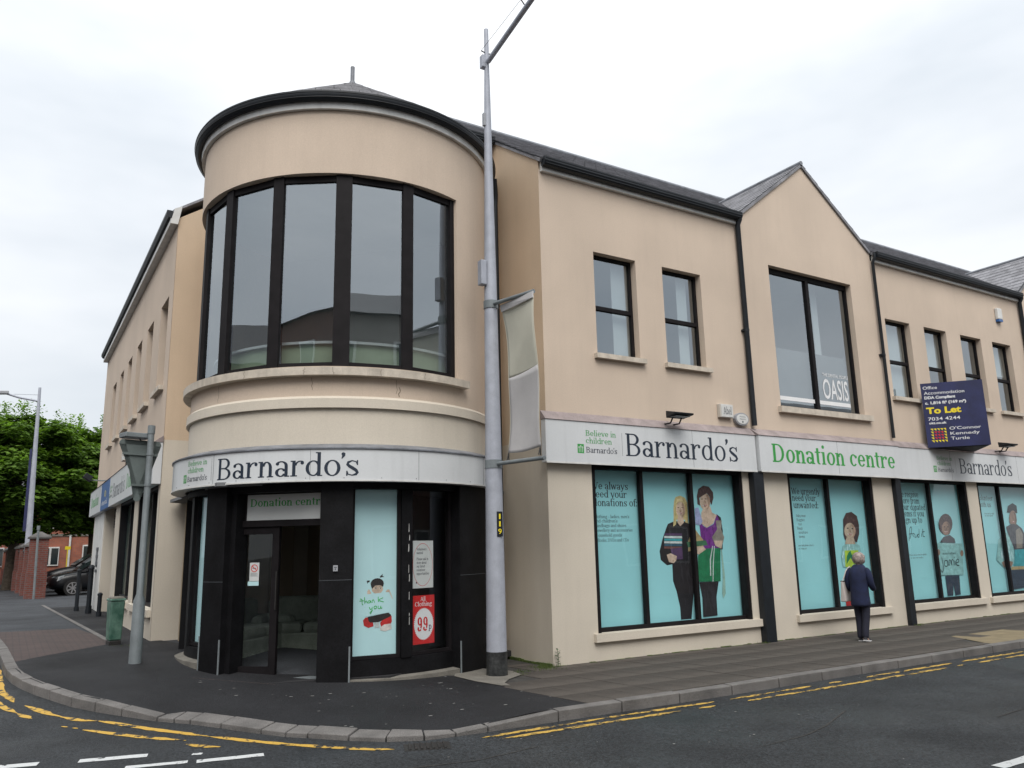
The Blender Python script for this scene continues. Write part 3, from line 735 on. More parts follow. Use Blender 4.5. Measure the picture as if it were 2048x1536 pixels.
PL = lambda u, v, d: (-4.85 + d, u, v)
TH = .24
EAVE = 7.97
SPLIT = 3.45
# right facade, bay by bay
up = [(1.09, 2.03, 4.90, 6.71), (2.66, 3.62, 4.90, 6.71)]
big = (5.57, 8.22, 4.34, 7.26)
up2 = [(9.35, 10.29, 4.85, 6.65), (10.86, 11.78, 4.85, 6.65), (12.40, 13.33, 4.85, 6.65), (13.86, 14.76, 4.85, 6.65)]
lows = [(.86, 4.32, .42, 3.10), (5.56, 8.20, .42, 3.10), (9.06, 11.76, .42, 3.10), (12.2, 14.95, .42, 3.10)]
mb = MB(); wall_grid(mb, PR, 0, 4.75, SPLIT, EAVE, up, TH); mb.build('upper_wall', 'render_up', bld)
mb = MB(); wall_grid(mb, PR, 4.75, 9.05, SPLIT, 8.15, [big], TH)
mb.poly([(4.75, 0, 8.15), (9.05, 0, 8.15), (6.9, 0, 9.74)]); mb.poly([(4.75, TH, 8.15), (6.9, TH, 9.74), (9.05, TH, 8.15)])
mb.build('gable_wall', 'render_up', bld)
mb = MB(); wall_grid(mb, PR, 9.05, 15.5, SPLIT, EAVE, up2, TH); mb.build('upper_wall', 'render_up', bld)
big2 = (16.35, 19.0, 4.34, 7.26)
mb = MB(); wall_grid(mb, PR, 15.5, 19.8, SPLIT, 8.15, [big2], TH)
mb.poly([(15.5, 0, 8.15), (19.8, 0, 8.15), (17.65, 0, 9.74)]); mb.poly([(15.5, TH, 8.15), (17.65, TH, 9.74), (19.8, TH, 8.15)])
mb.build('gable_wall', 'render_up', bld)
mb = MB(); wall_grid(mb, PR, 19.8, 26, SPLIT, EAVE, [], TH); mb.build('upper_wall', 'render_up', bld)
mb = MB(); wall_grid(mb, PR, 0, 26, -.15, SPLIT, lows + [(16.35, 19.0, .42, 3.1)], TH); mb.build('lower_wall', 'render_low', bld)
# left facade
LW = [(5.36, 6.25), (7.22, 8.08), (8.94, 9.75), (10.65, 11.46), (12.33, 13.10), (14.02, 14.90)]
lup = [(a, b, 4.82, 6.55) for a, b in LW]
mb = MB(); wall_grid(mb, PL, 4.85, 17.4, SPLIT, 7.92, lup, .30); mb.build('upper_wall', 'render_up', bld)
llow = [(5.05, 7.55, .85, 3.05), (8.15, 10.75, .85, 3.05), (11.6, 14.15, .28, 3.05)]
mb = MB(); wall_grid(mb, PL, 4.85, 17.4, -.1, SPLIT, llow, .30); mb.build('lower_wall', 'render_low', bld)
# the two return walls beside the tower, and the short inner walls
mb = MB()
mb.prism([(0, .004, 3.45), (0, .004, EAVE + .20), (0, 1.5, 9.2), (0, 2.6, 9.2), (0, 2.6, 3.45)], (.2, 0, 0)); mb.build('return_wall', 'render_ret', bld)
mb = MB(); mb.prism([(0, .004, -.2), (0, .004, 3.45), (0, 2.6, 3.45), (0, 2.6, -.2)], (.2, 0, 0)); mb.build('return_wall', 'render_low', bld)
mb = MB(); mb.prism([(-4.846, 4.85, 3.75), (-4.846, 4.85, EAVE - .05), (-4.85 + 1.5, 4.85, 8.95), (-2.2, 4.85, 8.95), (-2.2, 4.85, 3.75)], (0, .2, 0)); mb.build('return_wall', 'render_ret', bld)
mb = MB(); mb.prism([(-4.846, 4.85, 0), (-4.846, 4.85, 3.75), (-2.2, 4.85, 3.75), (-2.2, 4.85, 0)], (0, .2, 0)); mb.build('return_wall', 'render_low', bld)
mb = MB(); mb.box(-1.6, -.002, 1.5, 1.7, 8.0, 9.18); mb.build('inner_wall', 'render_ret', bld)
mb = MB(); mb.box(-.5, -.002, 1.5, 1.7, 0, 7.998); mb.build('inner_wall', 'render_ret', bld)
mb = MB(); mb.box(-3.35, -3.15, 4.86, 6.2, 7.9, 8.93); mb.build('inner_wall', 'render_ret', bld)
# far end and rear walls
mb = MB(); mb.box(-4.85 + .01, 5, 17.2, 17.39, 0, 7.92); mb.prism([(-4.85, 17.2, 7.92), (0, 17.2, 11.4), (4.85, 17.2, 7.92)], (0, .19, 0))
mb.box(26 - .2, 25.99, .01, 9.7, 0, 7.95); mb.prism([(25.8, 0, 7.95), (25.8, 4.85, 11.3), (25.8, 9.7, 7.95)], (.19, 0, 0))
mb.box(4.8, 26, 9.5, 9.7, 0, 7.95); mb.box(4.8, 5, 9.7, 17.4, 0, 7.92); mb.build('rear_wall', 'render_up', bld)

# floors, ceilings, inner walls (seen through the glass)
mb = MB(); mb.box(.25, 25.7, .25, 9.4, 3.30, 3.62); mb.box(-4.5, 4.7, 5.1, 17.1, 3.30, 3.62)
mb.build('upper_floor', 'interior_grey', bld)
mb = MB(); mb.box(.25, 25.7, .25, 9.4, 7.5, 7.6); mb.box(-4.5, 4.7, 5.1, 17.1, 7.5, 7.6); mb.build('ceiling', 'interior_light', bld)
mb = MB(); mb.box(.25, 25.7, 4.2, 4.3, 3.63, 7.49); mb.box(.25, .3, .25, 4.2, 3.63, 7.49)
for xx in (4.6, 9.0, 15.3, 20): mb.box(xx, xx + .1, .25, 4.2, 3.63, 7.49)
for xx in (2.3, 10.5, 12.1, 13.6): mb.box(xx, xx + .06, .25, 4.2, 3.63, 7.49)
mb.box(-1.5, -1.4, 5.1, 17, 3.63, 7.49); mb.build('partition', 'interior_light', bld)
mb = MB(); mb.box(.25, 25.7, 3.0, 3.1, 0, 3.29); mb.box(-2.5, -2.4, 5.2, 17, .3, 3.29); mb.build('shop_back_wall', 'interior_grey', bld)
mb = MB(); mb.box(.25, 25.7, .25, 3.0, -.05, .02); mb.box(-4.5, -2.5, 5.1, 17, .2, .29); mb.build('shop_floor', 'carpet', bld)

# ---- roofs with slates
TAN = .693
def roof_plane(o, u, s, lu, ls, name='roof', clip=None):
    """o: eave corner, u: along the eave, s: up the slope (unit vectors)"""
    o, u, s = Vector(o), Vector(u).normalized(), Vector(s).normalized(); nrm = u.cross(s).normalized()
    if nrm.z < 0: nrm = -nrm
    def inside(a, b): return clip is None or clip(a, b)
    mb = MB()
    if clip is None: mb.prism([o, o + u * lu, o + u * lu + s * ls, o + s * ls], -nrm * .06)
    else:
        mb.prism(clip('poly', None), -nrm * .06)
    r = mb.build(name, 'slate', bld)
    mb = MB(); g = .23; w = .30; row = 0; b = 0.0
    while b < ls:
        a = -(w / 2) * (row % 2)
        while a < lu:
            a0, a1 = max(0, a + .004), min(lu, a + w - .004)
            if a1 - a0 > .03 and inside((a0 + a1) / 2, b + .1):
                b1 = min(b + g + .03, ls); j = random.uniform(0, .004); skew = random.uniform(-.003, .003)
                p = [o + u * a0 + s * b + nrm * (.014 + j), o + u * a1 + s * (b + skew) + nrm * (.014 + j), o + u * a1 + s * b1 + nrm * .004, o + u * a0 + s * b1 + nrm * .004]
                q = [o + u * a0 + s * b, o + u * a1 + s * b]
                mb.add([*p, *q], [(0, 1, 2, 3), (4, 5, 1, 0)])
            a += w
        b += g; row += 1
    mb.build('slates', 'slate', r, kind='stuff')
    return r
sv = (0, 1, TAN); sl = math.hypot(1, TAN)
roof_plane((-.03, -.12, 8.117), (1, 0, 0), sv, 4.80, (4.97) * sl)
roof_plane((4.78, .25, 8.373), (1, 0, 0), sv, 4.26, 4.6 * sl)
roof_plane((9.06, -.12, 8.117), (1, 0, 0), sv, 6.42, 4.97 * sl)
roof_plane((15.5, .25, 8.373), (1, 0, 0), sv, 4.3, 4.6 * sl)
roof_plane((19.82, -.12, 8.117), (1, 0, 0), sv, 6.2, 4.97 * sl)
roof_plane((-1.7, 1.40, 9.17), (1, 0, 0), sv, 1.66, 3.45 * sl)
# gable roofs: ridge runs back into the main slope
def gable_roof(x0, x1):
    xm = (x0 + x1) / 2; zr = 9.80; ze = 8.17; ov = .03
    gs = (zr - ze) / (xm - x0); yr = (zr - 8.2) / TAN + .05; y0 = -.04
    for sgn, xe in ((1, x0), (-1, x1)):
        s = Vector((sgn, 0, gs)).normalized(); L = math.hypot(xm - x0, zr - ze)
        o = Vector((xe, y0, ze)); 
        def clip(a, b, o=o, s=s, L=L, xe=xe, sgn=sgn):
            if a == 'poly':
                return [o, o + s * L, Vector((xm, yr, zr)), Vector((xe, .05, ze))]
            t = b / L; return y0 + a < .1 + (yr - .05) * t + .2
        roof_plane(o, (0, 1, 0), s, yr - y0 + .2, L, 'gable_roof', clip)
    mb = MB(); mb.tube([(xm, -.05, zr + .01), (xm, yr, zr + .01)], .05, 8); mb.build('ridge', 'lead', bld)
gable_roof(4.75, 9.05); gable_roof(15.5, 19.8)
mb = MB(); mb.tube([(-1.7, 4.85, 11.57), (26, 4.85, 11.57)], .07, 8); mb.build('ridge', 'lead', bld)
mb = MB(); mb.prism([(-.03, 4.85, 11.54), (26, 4.85, 11.54), (26, 9.8, 8.1), (-.03, 9.8, 8.1)], (0, 0, -.06))
mb.prism([(-4.95, 4.82, 8.06), (-4.95, 17.45, 8.06), (0, 17.45, 11.5), (0, 4.82, 11.5)], (0, 0, -.05))
mb.prism([(0, 4.82, 11.5), (0, 17.45, 11.5), (4.95, 17.45, 8.06), (4.95, 4.82, 8.06)], (0, 0, -.05)); mb.build('rear_roof', 'slate', bld)
# pale valley flashing where the gable meets the main eave
mb = MB(); mb.add([(4.55, -.14, 8.13), (4.74, -.14, 8.13), (4.93, .55, 8.62), (4.62, .45, 8.55)], [(0, 1, 2, 3)]); mb.build('valley_flashing', 'concrete', bld)
# verge line along the rakes of the gables and the return wall
def bar(mb, a, b, w, h):
    a, b = Vector(a), Vector(b); d = (b - a).normalized(); side = d.cross(Vector((0, 0, 1))).normalized(); upv = side.cross(d)
    c = (a + b) / 2; mb.obox(c, (b - a) / 2, side * w / 2, upv * h / 2)
mb = MB(); bar(mb, (4.76, -.02, 8.19), (6.9, -.02, 9.79), .035, .014); bar(mb, (6.9, -.02, 9.79), (9.04, -.02, 8.19), .035, .014)
bar(mb, (15.5, -.02, 8.19), (17.65, -.02, 9.79), .035, .014); bar(mb, (17.65, -.02, 9.79), (19.8, -.02, 8.19), .035, .014)
bar(mb, (-.02, .05, 8.235), (-.02, 1.5, 9.235), .035, .02); mb.build('verge', 'gutter', bld)
# eaves board and gutters
def eaves(x0, x1, y=0, z=EAVE):
    mb = MB(); mb.box(x0, x1, y - .07, y - .003, z - .04, z + .12); mb.build('eaves_board', 'white', bld)
    mb = MB()
    prof = [(y - .075, z + .17), (y - .195, z + .17), (y - .20, z + .10), (y - .165, z + .035), (y - .11, z + .015), (y - .075, z + .03)]
    mb.prism([(x0 - .02, a, b) for a, b in prof], (x1 - x0 + .04, 0, 0)); g = mb.build('gutter', 'gutter', bld)
    mb = MB(); mb.box(x0, x1, y - .206, y - .20, z + .135, z + .15); mb.box(x0, x1, y - .19, y - .178, z + .055, z + .066); mb.build('gutter_bead', 'gutter', g)
eaves(.03, 4.70); eaves(9.10, 15.44); eaves(19.85, 25.9); eaves(-1.6, -.06, 1.5, 9.02)
mb = MB(); prof = [(-4.90, 8.06), (-5.05, 8.06), (-5.055, 7.99), (-5.02, 7.93), (-4.97, 7.91), (-4.90, 7.92)]
mb.prism([(a, 4.88, b) for a, b in prof], (0, 12.5, 0)); mb.build('gutter', 'gutter', bld)
mb = MB(); mb.box(-4.98, -4.853, 4.86, 17.39, 7.80, 7.90); mb.box(-4.90, -4.853, 4.86, 17.39, 7.90, 8.0); mb.build('eaves_board', 'white', bld)
mb = MB(); mb.prism([(-4.99, 4.80, 7.78), (-4.86, 4.80, 7.78), (-4.80, 4.80, 8.15), (-4.93, 4.80, 8.08)], (0, .05, 0)); mb.build('eaves_end', 'white', bld)

# downpipes
def downpipe(x, y=-.07, z0=3.9, z1=8.0, r=.052):
    mb = MB(); mb.tube([(x, y - .06, 8.1), (x, y - .06, 8.0), (x, y, 7.90), (x, y, z0)], r, 12)
    d = mb.build('downpipe', 'gutter', bld, smooth=True)
    for z in (5.75,):
        mb = MB(); mb.tube([(x, y, z - .02), (x, y, z + .02)], r + .006, 12); mb.box(x - .075, x + .075, y + .0, -.002, z - .02, z + .02); mb.build('pipe_clip', 'gutter', d)
downpipe(4.69); downpipe(9.04, r=.035); downpipe(15.45)
for x0, x1 in ((4.48, 4.74), (8.86, 9.05)):
    mb = MB(); mb.box(x0, x1, -.14 if x0 < 5 else -.10, -.002, .0, 3.02); mb.build('boxed_downpipe', 'gutter', bld, bevel=.01)
mb = MB(); mb.tube([(-.28, .98, 8.15), (-.20, 1.08, 7.9), (-.20, 1.10, 7.7), (-.20, 1.10, .05)], .05, 12); mb.build('downpipe', 'gutter', bld, smooth=True)

# ---- windows
def sash(x0, x1, z0, z1, P, dep=.13, bar_at=.47, sl=True, blind=None, name='window', ft=.055, sillmat='sill'):
    def bx(mb, a, b, c, d, e0, e1):
        p = [P(a, c, e0), P(b, c, e0), P(b, c, e1), P(a, c, e1)]; q = [P(a, d, e0), P(b, d, e0), P(b, d, e1), P(a, d, e1)]; mb.hexa(p, q)
    mb = MB(); e = .003; A, B = dep, dep + .06
    bx(mb, x0 + e, x0 + ft, z0, z1 - e, A, B); bx(mb, x1 - ft, x1 - e, z0, z1 - e, A, B)
    bx(mb, x0 + ft, x1 - ft, z0, z0 + ft, A, B); bx(mb, x0 + ft, x1 - ft, z1 - ft, z1 - e, A, B)
    zm = z0 + (z1 - z0) * bar_at
    if bar_at > 0: bx(mb, x0 + ft, x1 - ft, zm - .035, zm + .035, A - .012, B)
    w = mb.build(name, 'frame', bld)
    parts = [(z0 + ft, zm - .035), (zm + .035, z1 - ft)] if bar_at > 0 else [(z0 + ft, z1 - ft)]
    for c, d in parts:
        mb = MB(); y = dep + .03; mb.poly([P(x0 + ft, c, y), P(x1 - ft, c, y), P(x1 - ft, d, y), P(x0 + ft, d, y)]); mb.build('pane', 'glass', w)
    if sl:
        mb = MB(); bx(mb, x0 - .07, x1 + .08, z0 - .085, z0 - .002, -.085, .0 - .001)
        bx(mb, x0 + .002, x1 - .002, z0 - .04, z0 - .001, 0, dep); mb.build('sill', sillmat, w)
    if blind:
        mb = MB(); a, b, c, d = blind; y = dep + .14
        bx(mb, x0 + (x1 - x0) * a, x0 + (x1 - x0) * b, z0 + (z1 - z0) * c, z0 + (z1 - z0) * d, y, y + .01); mb.build('blind', 'blind', w)
    return w
for k, (a, b, c, d) in enumerate(up): sash(a, b, c, d, PR, blind=(.62, 1.0, 0, 1) if k == 0 else (.60, .86, 0, 1))
for k, (a, b, c, d) in enumerate(up2):
    sash(a, b, c, d, PR, blind=[(0, 1, 0, 1), (0, 1, .5, 1), (0, .35, .1, .6), (0, 1, .55, 1)][k])
for a, b, c, d in lup: sash(a, b, c, d, PL, dep=.20)
# big gable window with vertical mullion and frosted lower part
for (a, b, c, d), first in ((big, True), (big2, False)):
    mb = MB(); ft = .06
    def bxr(x0, x1, z0, z1, y0, y1): mb.box(x0, x1, y0, y1, z0, z1)
    bxr(a + .003, a + ft, c, d - .003, .12, .19); bxr(b - ft, b - .003, c, d - .003, .12, .19); bxr(a + ft, b - ft, c, c + ft, .12, .19); bxr(a + ft, b - ft, d - ft - .05, d - .003, .12, .19)
    xm = (a + b) / 2 - .02; bxr(xm - .045, xm + .045, c + ft, d - ft - .05, .11, .19)
    w = mb.build('window', 'frame', bld)
    for x0, x1 in ((a + ft, xm - .045), (xm + .045, b - ft)):
        mb = MB(); mb.poly([(x0, .155, c + ft), (x1, .155, c + ft), (x1, .155, d - ft - .05), (x0, .155, d - ft - .05)]); mb.build('pane', 'glass', w)
    mb = MB(); mb.box(a - .09, b + .17, -.09, -.001, c - .12, c - .002); mb.box(a + .002, b - .002, 0, .12, c - .05, c - .001); mb.build('sill', 'sill', w)
    mb = MB(); mb.box(a + .3, b - .05, .30, .31, c, c + 1.3); mb.build('frosted_panel', 'interior_grey', w)
    mb = MB(); mb.box(b - .75, b - .55, .5, .52, c + .2, d); mb.build('blind', 'blind', w)
    if first:
        mp_ = lambda u, v, l: (u, .15 - l, v)
        mb = MB(); sans(mb, 'OASIS', 7.12, 7.95, 4.66, .60, mp_, .012); mb.build('window_lettering', 's_white', w)
        mb = MB(); sans(mb, 'THE DENTAL PEOPLE', 7.14, 7.99, 5.13, .10, mp_, .01); mb.build('window_lettering', 's_white', w)
        for x0, x1 in ((5.66, xm - .06), (xm + .06, 7.98)):
            mb = MB(); mb.poly([(x0, .1495, 4.52), (x1, .1495, 4.52), (x1, .1495, 4.60), (x0, .1495, 4.60)]); mb.build('window_stripe', 's_white', w)

# ---- shop windows of the right front
def shopwin(x0, x1, z0, z1, mull, P=PR, sx0=None, sx1=None, glassm='shopglass'):
    mb = MB()
    def bx(a, b, c, d, e0, e1):
        p = [P(a, c, e0), P(b, c, e0), P(b, c, e1), P(a, c, e1)]; q = [P(a, d, e0), P(b, d, e0), P(b, d, e1), P(a, d, e1)]; mb.hexa(p, q)
    e = .003
    bx(x0 + e, x0 + .075, z0, z1 - e, .012, .17); bx(x1 - .075, x1 - e, z0, z1 - e, .012, .17)
    bx(x0 + .075, x1 - .075, z0, z0 + .065, .09, .17); bx(x0 + .075, x1 - .075, z1 - .13, z1 - e, .02, .17)
    for m_ in mull: bx(m_ - .035, m_ + .035, z0 + .065, z1 - .13, .09, .17)
    w = mb.build('shop_window', 'frame', bld)
    xs = [x0 + .075] + mull + [x1 - .075]
    for i in range(len(xs) - 1):
        a = xs[i] + (.035 if i else 0); b = xs[i + 1] - (.035 if i < len(xs) - 2 else 0)
        mb = MB(); mb.poly([P(a, z0 + .065, .13), P(b, z0 + .065, .13), P(b, z1 - .13, .13), P(a, z1 - .13, .13)]); mb.build('pane', glassm, w)
    mb = MB(); p0 = x0 - .09; p1 = x1 + .16
    bx(p0, p1, z0 - .125, z0 - .003, -.07, -.001); bx(x0 + .002, x1 - .002, z0 - .05, z0 - .001, 0, .09); mb.build('sill', 'render_low', w)
    return w
SW = []
SW.append(shopwin(*lows[0], [1.97, 3.12])); SW.append(shopwin(*lows[1], [6.86])); SW.append(shopwin(*lows[2], [10.40])); SW.append(shopwin(*lows[3], [13.33]))
shopwin(16.35, 19.0, .42, 3.1, [17.7])
for a, b, c, d in llow[:2]: shopwin(a, b, c, d, [(a + b) / 2], PL)
# recessed entrance with a roller shutter at the far end of the side front
mb = MB()
for k in range(7): z = 3.04 - k * .075; mb.hexa([(-4.62, 11.63, z - .07), (-4.60, 11.63, z - .07), (-4.60, 14.12, z - .07), (-4.62, 14.12, z - .07)], [(-4.64, 11.63, z - .035), (-4.60, 11.63, z), (-4.60, 14.12, z), (-4.64, 14.12, z - .035)])
mb.build('roller_shutter', 'shutter', bld)
mb = MB(); mb.box(-4.45, -4.40, 11.62, 14.13, .28, 3.04); mb.build('side_door', 'blackpaint', bld)
mb = MB(); mb.box(-4.87, -4.853, 14.3, 17.0, .35, 3.0); mb.build('white_panel', 'white', bld)
mb = MB(); mb.box(-4.885, -4.871, 15.2, 15.6, 1.5, 2.0)
for k in range(4): mb.box(-4.9, -4.872, 15.1, 15.5, 1.35 + k * .2, 1.43 + k * .2)
mb.build('panel_lettering', 's_grey', bld)

# ================================================================== TOWER
def drum_wall(name, m, a0, a1, z0, z1, ops, r=2.40, th=.16, step=3.0):
    P = lambda a, z, d: tuple(cp(a, r - d, z))
    us = sorted({a0, a1, *[o[0] for o in ops], *[o[1] for o in ops]})
    fu = []
    for a, b in zip(us, us[1:]):
        n = max(1, int(round((b - a) / step))); fu += [a + (b - a) * i / n for i in range(n)]
    fu.append(us[-1])
    vv = sorted({z0, z1, *[o[2] for o in ops], *[o[3] for o in ops]}); vv = [v for v in vv if z0 <= v <= z1]
    mb = MB()
    for a, b in zip(fu, fu[1:]):
        for c, d in zip(vv, vv[1:]):
            mu, mv = (a + b) / 2, (c + d) / 2
            if any(o[0] < mu < o[1] and o[2] < mv < o[3] for o in ops): continue
            mb.poly([P(a, c, 0), P(b, c, 0), P(b, d, 0), P(a, d, 0)]); mb.poly([P(a, c, th), P(a, d, th), P(b, d, th), P(b, c, th)])
    for (a, b, c, d) in ops:
        mb.poly([P(a, c, 0), P(a, c, th), P(a, d, th), P(a, d, 0)]); mb.poly([P(b, c, 0), P(b, d, 0), P(b, d, th), P(b, c, th)])
        for x, y in zip(fu, fu[1:]):
            if x >= a - 1e-6 and y <= b + 1e-6:
                for z in (c, d): mb.poly([P(x, z, 0), P(y, z, 0), P(y, z, th), P(x, z, th)])
    return mb.build(name, m, bld, smooth=True, auto=25)
WO = (-203.4, -66.6, 4.26, 7.15)
drum_wall('tower_wall', 'render_up', -255, 25, 3.84, 8.22, [WO], th=.14)
drum_wall('tower_lower_wall', 'render_low', -255, 25, 2.675, 3.67, [])
mb = MB(); mb.ring((CX, CY), [(2.30, 3.672), (2.448, 3.672), (2.448, 3.80), (2.41, 3.838), (2.30, 3.838)], -255, 12, 90); mb.build('string_course', 'render_low', bld, smooth=True)
mb = MB(); mb.ring((CX, CY), [(2.27, 4.115), (2.515, 4.115), (2.52, 4.225), (2.27, 4.257)], -207, -63, 60); s_ = mb.build('tower_sill', 'sill', bld, smooth=True)
drum_wall('tower_pier', 'render_low', -47, 25, -.1, 2.674, [], step=4); drum_wall('tower_pier', 'render_low', -255, -223, 0.1, 2.674, [], step=4)
# eaves: pale board, black gutter, slated cone, finial
mb = MB(); mb.ring((CX, CY), [(2.404, 8.15), (2.46, 8.15), (2.47, 8.27), (2.404, 8.27)], -255, 8, 90); mb.build('eaves_board', 'white', bld, smooth=True)
mb = MB(); mb.ring((CX, CY), [(2.475, 8.38), (2.575, 8.38), (2.58, 8.33), (2.555, 8.265), (2.52, 8.24), (2.475, 8.25)], -255, -8, 90); g = mb.build('gutter', 'gutter', bld, smooth=True)
mb = MB(); mb.ring((CX, CY), [(2.577, 8.345), (2.586, 8.345), (2.586, 8.36), (2.577, 8.36)], -255, -8, 90); mb.ring((CX, CY), [(2.54, 8.272), (2.57, 8.278), (2.566, 8.288), (2.54, 8.288)], -255, -8, 90); mb.build('gutter_bead', 'gutter', g, smooth=True)
mb = MB(); mb.tube([cp(-14, 2.54, 8.32), cp(-10, 2.56, 8.05), cp(-10, 2.50, 7.85)], [.07, .05, .05], 10); mb.build('gutter_outlet', 'gutter', g)
AP = 10.12
mb = MB(); mb.ring((CX, CY), [(0.001, AP - .02), (2.52, 8.37), (2.30, 8.30), (0.001, AP - .1)], 0, 360, 64); cone = mb.build('cone_roof', 'slate', bld, smooth=True)
mb = MB(); ns = 11; 
for k in range(ns):
    r0 = 2.53 * (1 - k / ns) + .02; r1 = 2.53 * (1 - (k + 1.15) / ns); r1 = max(.02, r1)
    z0 = 8.375 + (AP - 8.375) * k / ns; z1 = 8.375 + (AP - 8.375) * min(1, (k + 1.15) / ns)
    n = max(10, int(2 * PI * r0 / .28))
    for i in range(n):
        a = 360 * (i + .5 * (k % 2)) / n; b = a + 360 / n - .4 / max(.3, r0); j = random.uniform(0, .006)
        mb.add([cp(a, r0, z0 + .02 + j), cp(b, r0, z0 + .02 + j), cp(b, r1, z1 + .008), cp(a, r1, z1 + .008), cp(a, r0, z0), cp(b, r0, z0)], [(0, 1, 2, 3), (4, 5, 1, 0)])
mb.build('slates', 'slate', cone, kind='stuff')
mb = MB(); mb.tube([(CX, CY, AP - .12), (CX, CY, AP + .03)], [.10, .05], 12); mb.tube([(CX, CY, AP), (CX, CY, 10.45)], .038, 10); mb.build('finial', 'lead', bld, smooth=True)

# faceted glazing of the upper tower
MUL = [-203.4, -181.6, -159.2, -135.8, -112.0, -88.5, -66.6]
RG = 2.30
mb = MB()
for i, a in enumerate(MUL):
    hw = (1.1 if i in (0, 6) else (2.9 if i == 4 else 2.1)); c = a + (1.2 if i == 0 else (-1.2 if i == 6 else 0))
    p = cp(c, RG); t = Vector((-math.sin(math.radians(c)), math.cos(math.radians(c)), 0)); rd = Vector((math.cos(math.radians(c)), math.sin(math.radians(c)), 0)); w_ = RG * math.radians(hw)
    mb.hexa([p - t * w_ + rd * .05 + Vector((0, 0, 4.262)), p + t * w_ + rd * .05 + Vector((0, 0, 4.262)), p + t * w_ - rd * .06 + Vector((0, 0, 4.262)), p - t * w_ - rd * .06 + Vector((0, 0, 4.262))],
            [p - t * w_ + rd * .05 + Vector((0, 0, 7.147)), p + t * w_ + rd * .05 + Vector((0, 0, 7.147)), p + t * w_ - rd * .06 + Vector((0, 0, 7.147)), p - t * w_ - rd * .06 + Vector((0, 0, 7.147))])
tw = mb.build('tower_window', 'frame', bld)
for i in range(6):
    a, b = MUL[i] + (2 if i else 2.2), MUL[i + 1] - (2 if i < 5 else 2.2)
    if i == 4: a += .9
    if i == 3: b -= .9
    A, B = cp(a, RG), cp(b, RG); out = cp((a + b) / 2, 1) - Vector((CX, CY, 0)); 
    for z0, z1 in ((4.262, 4.335), (7.05, 7.147)):
        mb = MB(); mb.hexa([A + out * .03 + Vector((0, 0, z0)), B + out * .03 + Vector((0, 0, z0)), B - out * .05 + Vector((0, 0, z0)), A - out * .05 + Vector((0, 0, z0))],
                [A + out * .03 + Vector((0, 0, z1)), B + out * .03 + Vector((0, 0, z1)), B - out * .05 + Vector((0, 0, z1)), A - out * .05 + Vector((0, 0, z1))]); mb.build('rail', 'frame', tw)
    mb = MB(); mb.poly([A + Vector((0, 0, 4.335)), B + Vector((0, 0, 4.335)), B + Vector((0, 0, 7.05)), A + Vector((0, 0, 7.05))]); mb.build('pane', 'glass', tw)
# low sage upstand inside, pale ledge on it, ceiling and back wall
mb = MB(); mb.ring((CX, CY), [(1.93, 3.9), (2.05, 3.9), (2.05, 4.66), (1.93, 4.66)], -215, -40, 60); mb.build('inner_upstand', 'sagewall', bld, smooth=True)
mb = MB(); mb.ring((CX, CY), [(1.85, 4.662), (2.10, 4.662), (2.10, 4.70), (1.85, 4.70)], -215, -40, 60); mb.build('inner_ledge', 'interior_light', bld, smooth=True)
mb = MB(); mb.ring((CX, CY), [(0.01, 3.80), (2.24, 3.80), (2.24, 3.9), (0.01, 3.9)], 0, 360, 48); mb.build('tower_floor', 'interior_grey', bld)
mb = MB(); mb.ring((CX, CY), [(0.01, 7.3), (2.24, 7.3), (2.24, 7.36), (0.01, 7.36)], 0, 360, 48); mb.build('tower_ceiling', 'interior_light', bld)
mb = MB(); mb.obox((CX + .9, CY + .9, 5.6), (1.4, -1.4, 0), (.04, .04, 0), (0, 0, 1.8)); mb.build('tower_inner_wall', 'interior_light', bld)

# ---- ground storey of the tower: black pilasters, recessed glazing, door
def pil(name, a0, a1, r0=2.15, r1=2.43, z0=None, z1=2.66, m='blackpaint'):
    mb = MB(); n = max(2, int((a1 - a0) / 3)); zb = z0 if z0 is not None else .0
    mb.ring((CX, CY), [(r0, zb), (r1, zb), (r1, z1), (r0, z1)], a0, a1, n); return mb.build(name, m, bld, smooth=True, auto=25)
for a, b in ((-223, -203), (-160, -150), (-117, -107), (-67, -47)): pil('pilaster', a, b, z0=-.1)
pil('pilaster_return', -150.2, -147.8, 2.1, 2.33, z0=0.0)
pil('head_band', -203, -160, 2.13, 2.36, 2.575, 2.66); pil('head_band', -107, -67, 2.13, 2.36, 2.575, 2.66); pil('head_band', -150, -117, 2.13, 2.36, 2.55, 2.66)
for a, b, zt, zs in ((-107, -67, .335, .12), (-203, -160, .48, .33)):
    pil('stall_riser', a, b, 2.15, 2.29, -.1, zt)
    mb = MB(); mb.ring((CX, CY), [(2.292, -.2), (2.415, -.2), (2.415, zs - .015), (2.292, zs)], a, b, 16); mb.build('granite_step', 'concrete', bld, smooth=True, auto=25)
